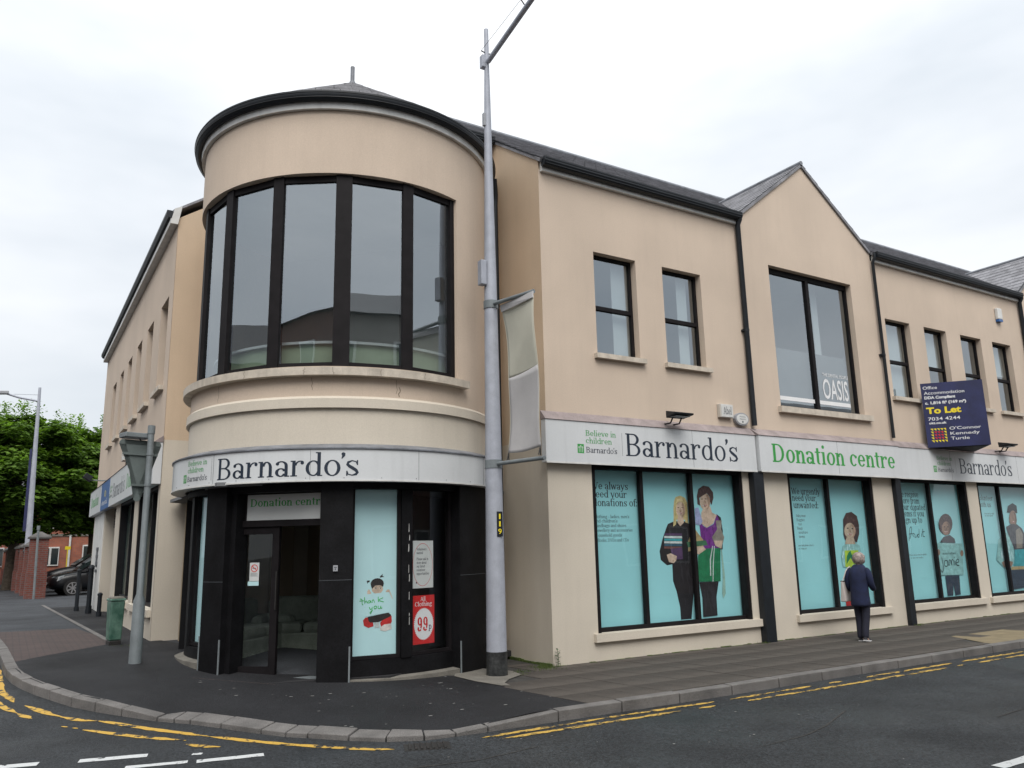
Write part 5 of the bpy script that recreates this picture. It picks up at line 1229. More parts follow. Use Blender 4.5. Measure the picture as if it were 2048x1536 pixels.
FIGS=[(1, 'p_black', [(2.628, 2.093), (2.775, 2.138), (3.023, 2.138), (3.268, 2.046), (3.287, 1.802), (3.27, 1.62), (3.188, 1.203), (3.151, 1.027), (3.039, 0.492), (2.795, 0.492), (2.793, 0.694), (2.735, 0.957), (2.669, 1.134), (2.673, 1.411), (2.551, 1.4), (2.419, 1.491), (2.403, 1.637), (2.487, 1.842), (2.582, 2.019)]),
(1, 'p_blonde', [(2.846, 2.558), (2.96, 2.584), (3.069, 2.545), (3.118, 2.463), (3.116, 2.315), (3.108, 2.102), (3.042, 2.118), (3.035, 2.167), (2.834, 2.167), (2.816, 2.086), (2.747, 2.046), (2.771, 2.199), (2.78, 2.361), (2.807, 2.492)]),
(1, 'p_skin', [(3.042, 2.347), (3.03, 2.297), (3.004, 2.254), (2.968, 2.226), (2.927, 2.216), (2.889, 2.225), (2.858, 2.254), (2.84, 2.296), (2.837, 2.345), (2.849, 2.395), (2.874, 2.438), (2.91, 2.467), (2.95, 2.477), (2.989, 2.468), (3.02, 2.44), (3.039, 2.397)]),
(1, 'p_skin', [(2.873, 2.232), (2.996, 2.232), (3.008, 2.118), (2.913, 2.053), (2.852, 2.118)]),
(1, 'p_blonde2', [(2.841, 2.443), (2.876, 2.517), (2.989, 2.535), (3.055, 2.446), (2.996, 2.486), (2.917, 2.477)]),
(1, 'p_teeth', [(2.889, 2.281), (2.99, 2.288), (2.949, 2.258), (2.909, 2.258)]),
(1, 'p_dark', [(2.875, 2.378), (2.915, 2.384), (2.914, 2.372), (2.874, 2.367)]),
(1, 'p_dark', [(2.969, 2.381), (3.013, 2.376), (3.012, 2.366), (2.968, 2.371)]),
(1, 'p_purple2', [(2.531, 1.936), (2.942, 1.929), (2.943, 1.89), (2.528, 1.9)]),
(1, 'p_white', [(2.527, 1.891), (2.938, 1.884), (2.939, 1.845), (2.524, 1.856)]),
(1, 'p_book1', [(2.524, 1.847), (2.934, 1.839), (2.935, 1.8), (2.521, 1.812)]),
(1, 'p_white', [(2.52, 1.803), (2.93, 1.794), (2.931, 1.756), (2.517, 1.768)]),
(1, 'p_book2', [(2.516, 1.759), (2.926, 1.75), (2.927, 1.711), (2.514, 1.723)]),
(1, 'p_book3', [(2.513, 1.715), (2.922, 1.705), (2.923, 1.666), (2.51, 1.679)]),
(1, 'p_purple2', [(2.654, 1.674), (2.926, 1.693), (2.924, 1.493), (2.687, 1.49)]),
(1, 'p_skin', [(2.558, 1.576), (2.648, 1.597), (2.786, 1.547), (2.767, 1.476), (2.707, 1.431), (2.596, 1.452)]),
(1, 'p_black', [(3.811, 2.269), (3.915, 2.206), (3.943, 1.965), (3.904, 1.639), (3.834, 1.64), (3.867, 2.043)]),
(1, 'p_purple', [(3.37, 2.138), (3.462, 2.06), (3.544, 2.02), (3.726, 2.091), (3.819, 2.263), (3.867, 2.169), (3.903, 2.043), (3.857, 1.655), (3.4, 1.648), (3.384, 1.923)]),
(1, 'p_skin', [(3.441, 2.292), (3.492, 2.37), (3.67, 2.403), (3.703, 2.294), (3.817, 2.247), (3.714, 2.1), (3.545, 2.026), (3.41, 2.107)]),
(1, 'p_skin', [(3.665, 2.495), (3.649, 2.438), (3.618, 2.389), (3.575, 2.357), (3.528, 2.345), (3.482, 2.356), (3.446, 2.388), (3.425, 2.435), (3.421, 2.491), (3.436, 2.548), (3.466, 2.596), (3.509, 2.629), (3.557, 2.641), (3.602, 2.631), (3.639, 2.599), (3.661, 2.551)]),
(1, 'p_brown', [(3.358, 2.582), (3.405, 2.709), (3.527, 2.771), (3.667, 2.757), (3.764, 2.657), (3.765, 2.555), (3.705, 2.428), (3.675, 2.486), (3.672, 2.571), (3.608, 2.637), (3.486, 2.585), (3.413, 2.55), (3.418, 2.416), (3.361, 2.441)]),
(1, 'p_teeth', [(3.471, 2.43), (3.552, 2.421), (3.495, 2.397)]),
(1, 'p_dark', [(3.458, 2.534), (3.5, 2.538), (3.499, 2.526), (3.456, 2.522)]),
(1, 'p_dark', [(3.542, 2.542), (3.589, 2.539), (3.588, 2.529), (3.541, 2.53)]),
(1, 'p_lilac', [(3.285, 2.365), (3.374, 2.383), (3.454, 2.134), (3.39, 2.068), (3.276, 2.085)]),
(1, 'p_tan', [(3.077, 1.805), (3.224, 2.031), (3.438, 1.815), (3.426, 1.693), (3.231, 1.651), (3.06, 1.619)]),
(1, 'p_green2', [(3.033, 1.781), (3.501, 1.805), (3.536, 1.722), (3.066, 1.69)]),
(1, 'p_green', [(3.284, 1.545), (3.487, 1.662), (3.845, 1.665), (3.793, 1.091), (3.254, 1.1)]),
(1, 'p_skin', [(3.214, 1.697), (3.427, 1.702), (3.486, 1.647), (3.307, 1.565), (3.204, 1.592)]),
(1, 'p_lace', [(3.777, 2.153), (3.932, 2.153), (3.898, 1.996), (3.963, 1.855), (3.91, 1.732), (3.711, 1.729), (3.659, 1.859), (3.8, 1.997)]),
(1, 'p_skin', [(3.696, 1.797), (3.916, 1.794), (3.87, 1.655), (3.73, 1.704)]),
(1, 'p_white', [(3.647, 1.705), (3.669, 1.705), (3.588, 1.462), (3.569, 1.19), (3.544, 1.191), (3.564, 1.478)]),
(1, 'p_white', [(3.691, 1.704), (3.708, 1.704), (3.651, 1.399), (3.606, 1.038), (3.588, 1.039), (3.629, 1.4)]),
(1, 'p_black', [(3.274, 1.093), (3.741, 1.087), (3.661, 0.825), (3.655, 0.513), (3.31, 0.504), (3.322, 0.842)]),
(1, 'p_pearl', [(3.856, 1.64), (3.878, 1.639), (3.908, 1.178), (3.893, 0.875), (3.832, 0.793), (3.81, 0.878), (3.855, 1.18)]),
(2, 'p_pale', [(7.302, 1.645), (7.472, 1.715), (7.738, 1.711), (7.856, 1.636), (7.875, 1.471), (7.757, 1.146), (7.245, 1.234), (7.223, 1.449)]),
(2, 'p_brown', [(7.377, 1.952), (7.403, 2.172), (7.513, 2.301), (7.696, 2.328), (7.862, 2.246), (7.902, 2.06), (7.875, 1.875), (7.774, 1.71), (7.655, 1.749), (7.394, 1.77), (7.365, 1.879)]),
(2, 'p_skin2', [(7.756, 1.95), (7.732, 1.891), (7.684, 1.841), (7.621, 1.808), (7.551, 1.797), (7.485, 1.81), (7.434, 1.844), (7.404, 1.893), (7.401, 1.952), (7.424, 2.011), (7.471, 2.06), (7.534, 2.094), (7.604, 2.105), (7.67, 2.093), (7.722, 2.06), (7.753, 2.009)]),
(2, 'p_skin2', [(7.464, 1.842), (7.671, 1.84), (7.72, 1.675), (7.378, 1.68)]),
(2, 'p_dark', [(7.549, 1.995), (7.539, 1.985), (7.517, 1.981), (7.497, 1.985), (7.49, 1.995), (7.501, 2.006), (7.522, 2.01), (7.543, 2.006)]),
(2, 'p_dark', [(7.697, 1.987), (7.686, 1.977), (7.664, 1.972), (7.644, 1.977), (7.637, 1.987), (7.648, 1.998), (7.669, 2.002), (7.69, 1.997)]),
(2, 'p_teeth', [(7.472, 1.89), (7.66, 1.881), (7.56, 1.849)]),
(2, 'p_brown', [(7.401, 2.025), (7.533, 2.245), (7.742, 2.246), (7.793, 2.024), (7.719, 2.116), (7.544, 2.135)]),
(2, 'p_lime', [(7.345, 1.554), (7.782, 1.553), (7.771, 1.291), (7.554, 1.268), (7.533, 1.218), (7.314, 1.232)]),
(2, 'p_green', [(7.467, 1.515), (7.532, 1.55), (7.554, 1.47), (7.69, 1.438), (7.602, 1.411), (7.612, 1.266), (7.507, 1.406), (7.357, 1.281), (7.397, 1.445)]),
(2, 'p_red', [(7.21, 0.683), (7.393, 0.675), (7.415, 0.469), (7.22, 0.473)]),
(3, 'p_grey', [(10.74, 1.669), (10.911, 1.788), (11.176, 1.826), (11.341, 1.743), (11.363, 1.648)]),
(3, 'p_brown', [(11.338, 2.071), (11.295, 1.981), (11.216, 1.906), (11.114, 1.856), (11.003, 1.84), (10.902, 1.858), (10.825, 1.909), (10.783, 1.984), (10.782, 2.072), (10.823, 2.161), (10.9, 2.236), (11.002, 2.287), (11.112, 2.306), (11.216, 2.288), (11.295, 2.237), (11.338, 2.161)]),
(3, 'p_skin3', [(11.226, 1.977), (11.199, 1.918), (11.151, 1.868), (11.088, 1.835), (11.021, 1.823), (10.96, 1.836), (10.914, 1.869), (10.889, 1.92), (10.89, 1.979), (10.917, 2.038), (10.965, 2.088), (11.027, 2.121), (11.094, 2.133), (11.156, 2.121), (11.203, 2.087), (11.228, 2.037)]),
(3, 'p_dark', [(11.029, 2.011), (11.018, 2.002), (10.997, 1.998), (10.977, 2.002), (10.971, 2.011), (10.981, 2.019), (11.002, 2.023), (11.022, 2.019)]),
(3, 'p_dark', [(11.161, 2.01), (11.15, 2.001), (11.128, 1.998), (11.108, 2.002), (11.102, 2.01), (11.113, 2.019), (11.134, 2.022), (11.154, 2.019)]),
(3, 'p_teeth', [(10.955, 1.913), (11.123, 1.912), (11.035, 1.88)]),
(3, 'p_pale', [(10.637, 1.659), (11.627, 1.628), (11.517, 0.938), (10.575, 0.954)]),
(3, 'p_skin3', [(10.696, 1.45), (10.666, 1.4), (10.616, 1.38), (10.576, 1.402), (10.569, 1.452), (10.599, 1.502), (10.649, 1.523), (10.689, 1.501)]),
(3, 'p_skin3', [(11.626, 1.41), (11.594, 1.359), (11.541, 1.339), (11.499, 1.361), (11.492, 1.413), (11.524, 1.465), (11.577, 1.485), (11.619, 1.463)]),
(3, 'p_jeans', [(10.785, 0.939), (11.336, 0.928), (11.294, 0.514), (11.086, 0.504), (11.061, 0.762), (11.0, 0.508), (10.784, 0.507)]),
(4, 'p_pale', [(13.207, 1.699), (13.603, 1.869), (13.863, 1.648), (13.798, 1.127), (13.346, 1.011), (12.997, 1.233)]),
(4, 'p_black', [(13.79, 2.353), (13.877, 2.509), (14.112, 2.579), (14.285, 2.513), (14.268, 2.333)]),
(4, 'p_skin3', [(14.189, 2.212), (14.155, 2.14), (14.1, 2.08), (14.032, 2.039), (13.962, 2.025), (13.901, 2.04), (13.857, 2.08), (13.837, 2.14), (13.844, 2.211), (13.877, 2.283), (13.932, 2.343), (13.999, 2.384), (14.07, 2.399), (14.132, 2.385), (14.176, 2.345), (14.197, 2.284)]),
(4, 'p_grey', [(13.649, 2.0), (13.897, 2.065), (14.155, 2.065), (14.369, 1.961), (14.507, 1.773), (14.445, 1.418), (13.891, 1.45), (13.748, 1.693)]),
(4, 'p_lace', [(14.067, 1.91), (14.259, 1.975), (14.388, 1.818), (14.264, 1.488), (13.985, 1.479)]),
(4, 'p_skin3', [(13.207, 1.164), (13.405, 1.223), (13.724, 1.163), (13.654, 1.066), (13.273, 1.047)]),
(4, 'p_book1', [(13.891, 1.45), (14.59, 1.46), (14.508, 1.041), (13.731, 1.042)]),
(4, 'p_tan', [(13.608, 1.055), (14.509, 1.046), (14.488, 0.976), (13.603, 0.977)]),
(4, 'p_jeans', [(13.501, 0.972), (14.53, 0.966), (14.451, 0.562), (13.497, 0.517)])]

# ================================================================== WINDOW POSTERS
def poster(label, x0, x1, z0, z1, y=.215, m='teal', name='window_poster'):
    t = thing(name, ((x0 + x1) / 2, y, z0), label, 'poster')
    mb = MB(); mb.box(x0, x1, y, y + .006, z0, z1); mb.build('backing', m, t)
    return t
yp = .215
pmf = lambda u, v, l: (u, yp - .0008 - l, v)
def lines(t, rows, m='p_ink', nm='lettering', W=.11, T=.05):
    mb = MB()
    for s, x0, x1, z, h in rows: serif(mb, s, x0, x1, z, h, pmf, W, T)
    mb.build(nm, m, t)
PO = {}
PO[1] = poster('teal window poster of two women holding donations under the first shop sign', .93, 4.29, .44, 3.06)
PO[2] = poster('teal window poster of a girl with a lime green card behind the woman', 5.62, 8.16, .44, 3.06)
PO[3] = poster('teal window poster of a boy holding a card reading jamie', 9.12, 11.72, .44, 3.06)
PO[4] = poster('teal window poster of a man in a dark cap and scarf at the right edge', 12.25, 14.9, .44, 3.06)
lines(PO[1], [('We always', .97, 1.78, 2.66, .115), ('need your', .99, 1.745, 2.525, .115), ('donations of:', 1.02, 1.965, 2.385, .115)])
lines(PO[1], [('Clothing - ladies, men\'s', 1.03, 1.775, 2.19, .05), ('and children\'s', 1.04, 1.52, 2.12, .05), ('Handbags and shoes', 1.04, 1.70, 2.045, .05),
              ('Jewellery and accessories', 1.06, 1.83, 1.97, .05), ('Household goods', 1.07, 1.60, 1.89, .05), ('Books, DVDs and CDs', 1.09, 1.74, 1.81, .05)], nm='small_print', W=.09, T=.05)
lines(PO[2], [('We urgently', 5.90, 6.76, 2.66, .125), ('need your', 5.91, 6.62, 2.53, .125), ('unwanted:', 5.93, 6.68, 2.39, .125)])
lines(PO[2], [('Baby wear', 5.98, 6.27, 2.22, .05), ('Buggies', 5.98, 6.22, 2.14, .05), ('Toys', 5.98, 6.12, 2.06, .05), ('Bags', 5.98, 6.14, 1.98, .05), ('Furniture', 5.97, 6.28, 1.90, .05), ('Linens', 5.97, 6.18, 1.82, .05),
              ('Open daily please come in', 5.95, 6.42, 1.66, .035), ('or ring us', 5.97, 6.2, 1.60, .035)], 's_grey', 'small_print', .09, .06)
lines(PO[3], [('We receive', 9.36, 10.15, 2.66, .13), ('more from', 9.42, 10.16, 2.52, .13), ('your donated', 9.42, 10.36, 2.38, .13), ('items if you', 9.44, 10.28, 2.24, .13), ('sign up to', 9.44, 10.18, 2.10, .13)])
lines(PO[3], [('Please ask in store for details', 9.55, 10.19, 1.40, .035), ('or see our leaflet', 9.58, 10.05, 1.34, .03)], 's_grey', 'small_print', .09, .06)
lines(PO[4], [('Volunteer', 12.55, 13.24, 2.63, .12), ('with us', 12.6, 13.12, 2.47, .12), ('Please ask our staff', 12.78, 13.2, 2.30, .035), ('for more details', 12.78, 13.15, 2.25, .035)], 's_grey', 'lettering', .11, .05)
mb = MB(); scrawl(mb, [[(9.60, 1.72), (9.68, 1.98), (9.75, 2.0), (9.70, 1.86), (9.64, 1.76)], [(9.62, 1.86), (9.74, 1.87)], [(9.78, 1.80), (9.76, 1.87), (9.84, 1.85), (9.83, 1.79), (9.88, 1.80)], [(9.90, 1.79), (9.93, 1.86)], [(9.99, 1.86), (9.93, 1.83), (9.98, 1.79), (10.02, 1.97)],
                       [(10.08, 1.80), (10.10, 1.87)], [(10.16, 1.97), (10.14, 1.82), (10.20, 1.80)], [(10.11, 1.90), (10.22, 1.91)]], .016, pmf); mb.build('handwriting', 'p_ink', PO[3])
FN = {'p_black': 'dark_clothes', 'p_blonde': 'blonde_hair', 'p_blonde2': 'fringe', 'p_skin': 'face', 'p_skin2': 'face', 'p_skin3': 'face', 'p_brown': 'dark_hair', 'p_purple': 'purple_top', 'p_green': 'green_apron', 'p_lime': 'lime_card', 'p_pale': 'pale_card', 'p_jeans': 'jeans', 'p_red': 'red_shape', 'p_grey': 'shirt', 'p_lace': 'lace', 'p_tan': 'tan_box'}
for k, (w_, c_, pts) in enumerate(FIGS):
    mb = MB(); mb.poly([(x, yp - .0012 - .00025 * k, z) for x, z in pts]); mb.build('printed_' + FN.get(c_, 'shape'), c_, PO[w_])
def shade(w_, m, pts, lift=.019):
    mb = MB(); mb.poly([(x, yp - lift, z) for x, z in pts]); mb.build('printed_shading', m, PO[w_])
def facial(w_, cx, cz, rx, rz, sh, lip='p_lip', side=1):
    n = 9; pts = [(cx + side * rx * math.cos(-1.3 + 2.3 * i / n), cz + rz * math.sin(-1.3 + 2.3 * i / n)) for i in range(n + 1)] + [(cx + side * rx * .62 * math.cos(1.0 - 2.3 * i / n), cz + rz * .9 * math.sin(1.0 - 2.3 * i / n)) for i in range(n + 1)]
    shade(w_, sh, pts, .0182); shade(w_, sh, [(cx - .01, cz + rz * .2), (cx + side * rx * .16, cz - rz * .18), (cx - side * rx * .05, cz - rz * .2)], .0184)
    for s_ in (): shade(w_, sh, [(cx + s_ * rx * .38 + rx * .2 * math.cos(k), cz + rz * .14 + rz * .10 * math.sin(k)) for k in (0, 1.05, 2.1, 3.14, 4.2, 5.2)], .0183)
    shade(w_, lip, [(cx - rx * .36, cz - rz * .42), (cx + rx * .36, cz - rz * .40), (cx + rx * .1, cz - rz * .60), (cx - rx * .12, cz - rz * .60)], .0184)
    shade(w_, 'p_teeth', [(cx - rx * .28, cz - rz * .44), (cx + rx * .28, cz - rz * .43), (cx, cz - rz * .53)], .0186)
def cen(w_, cols):
    for a, c, pts in FIGS:
        if a == w_ and c in cols:
            xs = [p[0] for p in pts]; zs = [p[1] for p in pts]; yield (sum(xs) / len(xs), sum(zs) / len(zs), (max(xs) - min(xs)) / 2, (max(zs) - min(zs)) / 2, len(pts))
done = {}
for w_, cols, sh in ((1, ('p_skin',), 'p_skinsh'), (2, ('p_skin2',), 'p_skinsh'), (3, ('p_skin3',), 'p_s3sh'), (4, ('p_skin3',), 'p_s3sh')):
    for cx, cz, rx, rz, n in cen(w_, cols):
        if n == 16: facial(w_, cx, cz, rx, rz, sh)
rs = random.Random(11)
def strands(w_, c, m, k, ln, wd):     # tonal streaks inside a printed area
    for kk, (a, cc, pts) in enumerate(FIGS):
        if a != w_ or cc != c or len(pts) < 6: continue
        xs = [p[0] for p in pts]; zs = [p[1] for p in pts]; mb = MB(); got = 0; tries = 0
        def inside(x, z):
            r_ = False
            for (x0, z0), (x1, z1) in zip(pts, pts[1:] + pts[:1]):
                if (z0 > z) != (z1 > z) and x < (x1 - x0) * (z - z0) / (z1 - z0) + x0: r_ = not r_
            return r_
        while got < k and tries < k * 12:
            tries += 1; x, z = rs.uniform(min(xs), max(xs)), rs.uniform(min(zs), max(zs)); L_ = ln * rs.uniform(.5, 1.4); dx = rs.uniform(-.25, .25) * L_; w2 = wd * rs.uniform(.5, 1.5)
            if all(inside(x + dx * t_ + q_ * w2, z - L_ * t_) for t_ in (0, .5, 1) for q_ in (-1, 1)):
                y_ = yp - .0012 - .00025 * kk - .00005 - .000004 * got
                mb.poly([(x, y_, z), (x + w2, y_, z - L_ * .45), (x + dx, y_, z - L_), (x - w2, y_, z - L_ * .5)]); got += 1
        if got: tag(mb.build('printed_shading', m, PO[w_]), kind='stuff')
strands(1, 'p_blonde', 'p_blsh', 26, .14, .008); strands(1, 'p_brown', 'p_brsh', 14, .07, .007); strands(1, 'p_black', 'p_fold', 26, .26, .018); strands(1, 'p_green', 'p_gsh', 12, .20, .018)
strands(1, 'p_purple', 'p_psh', 14, .12, .014); strands(1, 'p_skin', 'p_skinsh', 5, .05, .008); strands(2, 'p_brown', 'p_brsh', 20, .12, .010); strands(2, 'p_pale', 'teal2', 14, .16, .015); strands(3, 'p_brown', 'p_brsh', 40, .045, .010)
strands(3, 'p_jeans', 'p_grey', 14, .14, .014); strands(3, 'p_grey', 'p_fold', 8, .05, .01); strands(4, 'p_grey', 'p_fold', 22, .14, .018); strands(4, 'p_pale', 'teal2', 16, .16, .02); strands(4, 'p_jeans', 'p_grey', 12, .12, .02)
mfj = lambda u, v, l: (u, yp - .0205 - l, v)
mb = MB(); scrawl(mb, [[(10.72, 1.34), (10.74, 1.12), (10.68, 1.02), (10.62, 1.08)], [(10.93, 1.27), (10.82, 1.26), (10.80, 1.16), (10.90, 1.15), (10.94, 1.26), (10.95, 1.15)], [(10.99, 1.15), (11.0, 1.27), (11.06, 1.26), (11.07, 1.16), (11.10, 1.27), (11.17, 1.26), (11.18, 1.15)],
                       [(11.22, 1.26), (11.23, 1.16)], [(11.27, 1.21), (11.38, 1.23), (11.36, 1.29), (11.28, 1.25), (11.28, 1.16), (11.38, 1.15)]], .016, mfj)
mb.poly([mfj(11.215, 1.32, 0), mfj(11.235, 1.32, 0), mfj(11.235, 1.34, 0), mfj(11.215, 1.34, 0)]); mb.build('handwriting', 'p_ink', PO[3])
mb = MB(); serif(mb, 'Im not afraid', 10.72, 11.3, 1.40, .05, mfj, .07, .05); mb.build('small_print', 'p_ink', PO[3])
# side street window posters
for y0, y1, lb in ((5.13, 7.48, 'dark teal poster in the side window nearest the sign post'), (8.23, 10.68, 'dark teal poster in the side window nearer the shutter')):
    t = thing('window_poster', (-4.60, (y0 + y1) / 2, .9), lb, 'poster')
    mb = MB(); mb.box(-4.60, -4.594, y0, y1, .87, 3.02); mb.build('backing', 'teal', t)
    ym = (y0 + y1) / 2
    mb = MB(); serif(mb, 'We always', -y1 + .15, -ym - .1, 2.5, .12, lambda u, v, l: (-4.6012 - l, -u, v), .11, .05); serif(mb, 'need your', -y1 + .15, -ym - .2, 2.34, .12, lambda u, v, l: (-4.6012 - l, -u, v), .11, .05); mb.build('lettering', 'p_ink', t)
# tower posters
def tposter(mapf, u0, u1, z0, z1, label, m, d=-.03, name='window_poster'):
    t = thing(name, mapf((u0 + u1) / 2, z0, d), label, 'poster')
    mb = MB(); mb.hexa([mapf(u0, z0, d), mapf(u1, z0, d), mapf(u1, z0, d - .004), mapf(u0, z0, d - .004)], [mapf(u0, z1, d), mapf(u1, z1, d), mapf(u1, z1, d - .004), mapf(u0, z1, d - .004)]); mb.build('backing', m, t)
    return t
t = tposter(map1, .03, len1 - .03, .37, 2.60, 'pale blue tower poster of a child holding a thank you card', 'teal2')
tposter(map4, .03, len4 - .03, .52, 2.60, 'narrow pale blue poster at the left side of the tower entrance', 'teal2')
q = 1.089e-3
def g_(pts): return [((a - 255) * q + .02, .39 + (970 - b) * q) for a, b in pts]
def gp(nm, m, pts, k):
    mb = MB(); mb.poly([map1(u, v, -.029 + .0003 * k) for u, v in g_(pts)]); mb.build(nm, m, t)
def el(cx, cy, rx, ry, n=16): return [(cx + rx * math.cos(2 * PI * i / n), cy + ry * math.sin(2 * PI * i / n)) for i in range(n)]
gp('printed_hair', 'p_dark', el(585, 130, 84, 68), 1); gp('printed_bunch', 'p_dark', [(620, 40), (655, 12), (650, 35), (672, 50), (640, 52), (618, 58)], 1); gp('printed_bunch', 'p_dark', [(452, 88), (490, 85), (488, 105), (466, 112), (460, 130)], 1)
gp('printed_face', 'p_skin', el(588, 195, 72, 56), 2); gp('printed_fringe', 'p_dark', [(508, 160), (520, 105), (585, 75), (650, 105), (664, 165), (610, 148), (560, 152), (520, 190)], 3)
for cx in (568, 626): gp('printed_eye', 'p_white', el(cx, 185, 11, 8, 10), 4); gp('printed_pupil', 'p_dark', el(cx, 185, 7, 7, 8), 5)
gp('printed_brow', 'p_dark', [(552, 168), (582, 164), (582, 169), (552, 172)], 4); gp('printed_brow', 'p_dark', [(612, 164), (642, 168), (642, 172), (612, 169)], 4)
gp('printed_hand', 'p_skin', [(690, 225), (715, 203), (740, 205), (752, 235), (785, 318), (778, 320), (740, 240), (700, 235)], 5); gp('printed_hand', 'p_skin', [(460, 215), (480, 190), (510, 235), (505, 262), (462, 250)], 5)
gp('printed_card', 'teal2', [(455, 252), (735, 236), (752, 480), (430, 520)], 6)
gp('printed_red_sleeve', 'p_red', [(412, 560), (440, 530), (500, 522), (540, 600), (545, 635), (480, 652), (425, 625)], 7); gp('printed_red_sleeve', 'p_red', [(625, 600), (660, 560), (740, 500), (770, 525), (775, 590), (765, 615), (640, 650)], 7)
gp('printed_dark_cloth', 'p_dark', [(470, 522), (730, 482), (765, 512), (755, 530), (610, 590), (500, 590), (480, 570)], 8); gp('printed_foot', 'p_white', [(550, 595), (615, 590), (620, 655), (560, 658)], 8); gp('printed_foot', 'p_teeth', [(625, 655), (680, 622), (765, 615), (775, 680), (690, 705), (630, 690)], 8)
HW = [[(372, 305), (395, 312), (400, 370), (412, 372)], [(365, 330), (420, 325)], [(428, 285), (432, 362)], [(434, 345), (452, 330), (462, 360)], [(500, 330), (475, 332), (472, 355), (495, 352), (502, 332), (510, 356)],
      [(525, 355), (522, 330), (540, 322), (552, 355)], [(598, 285), (602, 350)], [(660, 300), (606, 328), (670, 352)], [(488, 405), (498, 432), (520, 428)], [(524, 405), (520, 455), (505, 482), (498, 470), (530, 445)],
      [(565, 395), (548, 405), (552, 428), (575, 422), (578, 402), (560, 395)], [(600, 395), (600, 425), (625, 425), (632, 398), (636, 425), (650, 422)]]
mb = MB(); scrawl(mb, [g_(s) for s in HW], .009, lambda u, v, l: map1(u, v, -.0268 + l)); mb.build('handwriting', 'p_hand', t)
# volunteers notice and red price poster in the right-hand pane
def m2(u, v, l=0): return map2(u, v, l)
t = thing('notice', m2(.2, 1.55, -.03), 'white volunteers notice with a thin red oval taped above the red poster', 'notice')
def box2(mb, u0, u1, z0, z1, d0, d1): mb.hexa([m2(u0, z0, d1), m2(u1, z0, d1), m2(u1, z0, d0), m2(u0, z0, d0)], [m2(u0, z1, d1), m2(u1, z1, d1), m2(u1, z1, d0), m2(u0, z1, d0)])
mb = MB(); box2(mb, .075, .455, 1.22, 1.87, -.03, -.026); mb.build('paper', 'paper', t)
mb = MB()
for s, u1, z in (('Volunteers', .33, 1.735), ('wanted', .27, 1.685), ('Please ask in', .365, 1.60), ('store about', .335, 1.55), ('our latest', .305, 1.50), ('volunteer', .31, 1.45), ('opportunities', .38, 1.40)):
    serif(mb, s, .155, u1, z, .036, lambda u, v, l: m2(u, v, -.0255 + l), .11, .06)
box2(mb, .145, .165, 1.285, 1.305, -.026, -.0254); mb.build('lettering', 'p_ink', t)
mb = MB()
for i in range(40):
    a, b = 2 * PI * i / 40, 2 * PI * (i + 1) / 40
    mb.poly([m2(.265 + rx * math.cos(x), 1.54 + ry * math.sin(x), -.0252) for rx, ry, x in ((.178, .295, a), (.178, .295, b), (.173, .289, b), (.173, .289, a))])
mb.build('oval_line', 's_red', t)
t = thing('price_poster', m2(.25, .5, -.03), 'red poster reading All Clothing 99p in the tower window', 'poster')
mb = MB(); box2(mb, .095, .475, .47, 1.12, -.03, -.026); mb.build('paper', 's_red', t)
mb = MB(); cu, cv = .285, .735; pts = []
for i in range(96): rr = 1.0 if i % 2 else .93; a = 2 * PI * i / 96; pts.append(m2(cu + .175 * rr * math.cos(a), cv + .218 * rr * math.sin(a), -.0254))
mb.add([m2(cu, cv, -.0254)] + pts, [(0, 1 + i, 1 + (i + 1) % 96) for i in range(96)]); mb.build('starburst', 's_white', t)
mb = MB(); serif(mb, '99', .165, .365, .64, .19, lambda u, v, l: m2(u, v, -.0245 + l), .15, .07); mb.build('price', 's_red', t)
mb = MB(); serif(mb, 'p', .37, .425, .655, .085, lambda u, v, l: m2(u, v, -.0245 + l), .12, .07); mb.build('pence_sign', 'p_purple2', t)
mb = MB(); serif(mb, 'All', .225, .315, 1.045, .055, lambda u, v, l: m2(u, v, -.0255 + l), .10, .05); serif(mb, 'Clothing', .125, .43, .975, .058, lambda u, v, l: m2(u, v, -.0255 + l), .10, .05); mb.build('lettering', 's_white', t)

# ================================================================== STREET FURNITURE
PX, PY = -1.10, -.22
t = thing('lamp_post', (PX, PY, 0), 'tall tapering galvanised lamp post in front of the tower, number plate 119', 'lamp post')
zs = [(.0, .146), (.28, .144), (2.3, .126), (5.2, .100), (5.9, .092), (7.4, .069), (9.0, .048), (9.4, .040), (10.08, .035)]
mb = MB(); mb.tube([(PX, PY, z) for z, _ in zs], [r for _, r in zs], 24); mb.build('pole', 'galv', t, smooth=True)
mb = MB(); mb.tube([(PX, PY, .0), (PX, PY, .34)], [.149, .1475], 24); mb.build('black_base', mat('scuffed_black_base', (.009, .010, .011), .5, .4, 5, .5, 30, .3, 30, col2=(.05, .053, .053)), t, smooth=True)
arm0 = Vector((PX, PY - .05, 9.47)); arm1 = Vector((PX - .0, PY - 1.9, 9.86))
mb = MB(); mb.tube([arm0, arm1], .042, 12); mb.build('arm', 'galv', t, smooth=True)
mb = MB(); mb.obox((PX - .05, PY + .02, 9.48), (.045, 0, 0), (0, .05, 0), (0, 0, .11)); mb.build('bracket', 'galv', t, bevel=.01)
mb = MB()
for s in (-1, 1):
    p0 = Vector((PX + s * .10, PY, 9.66)); p1 = arm0 + (arm1 - arm0) * .62 + Vector((s * .09, 0, .10)); mb.tube([p0, p1], .0035, 5)
    mb.tube([(PX, PY, 9.64), tuple(p0)], .01, 6); mb.tube([tuple(arm0 + (arm1 - arm0) * .62), tuple(p1)], .01, 6)
mb.build('stay_wires', 'iron', t)
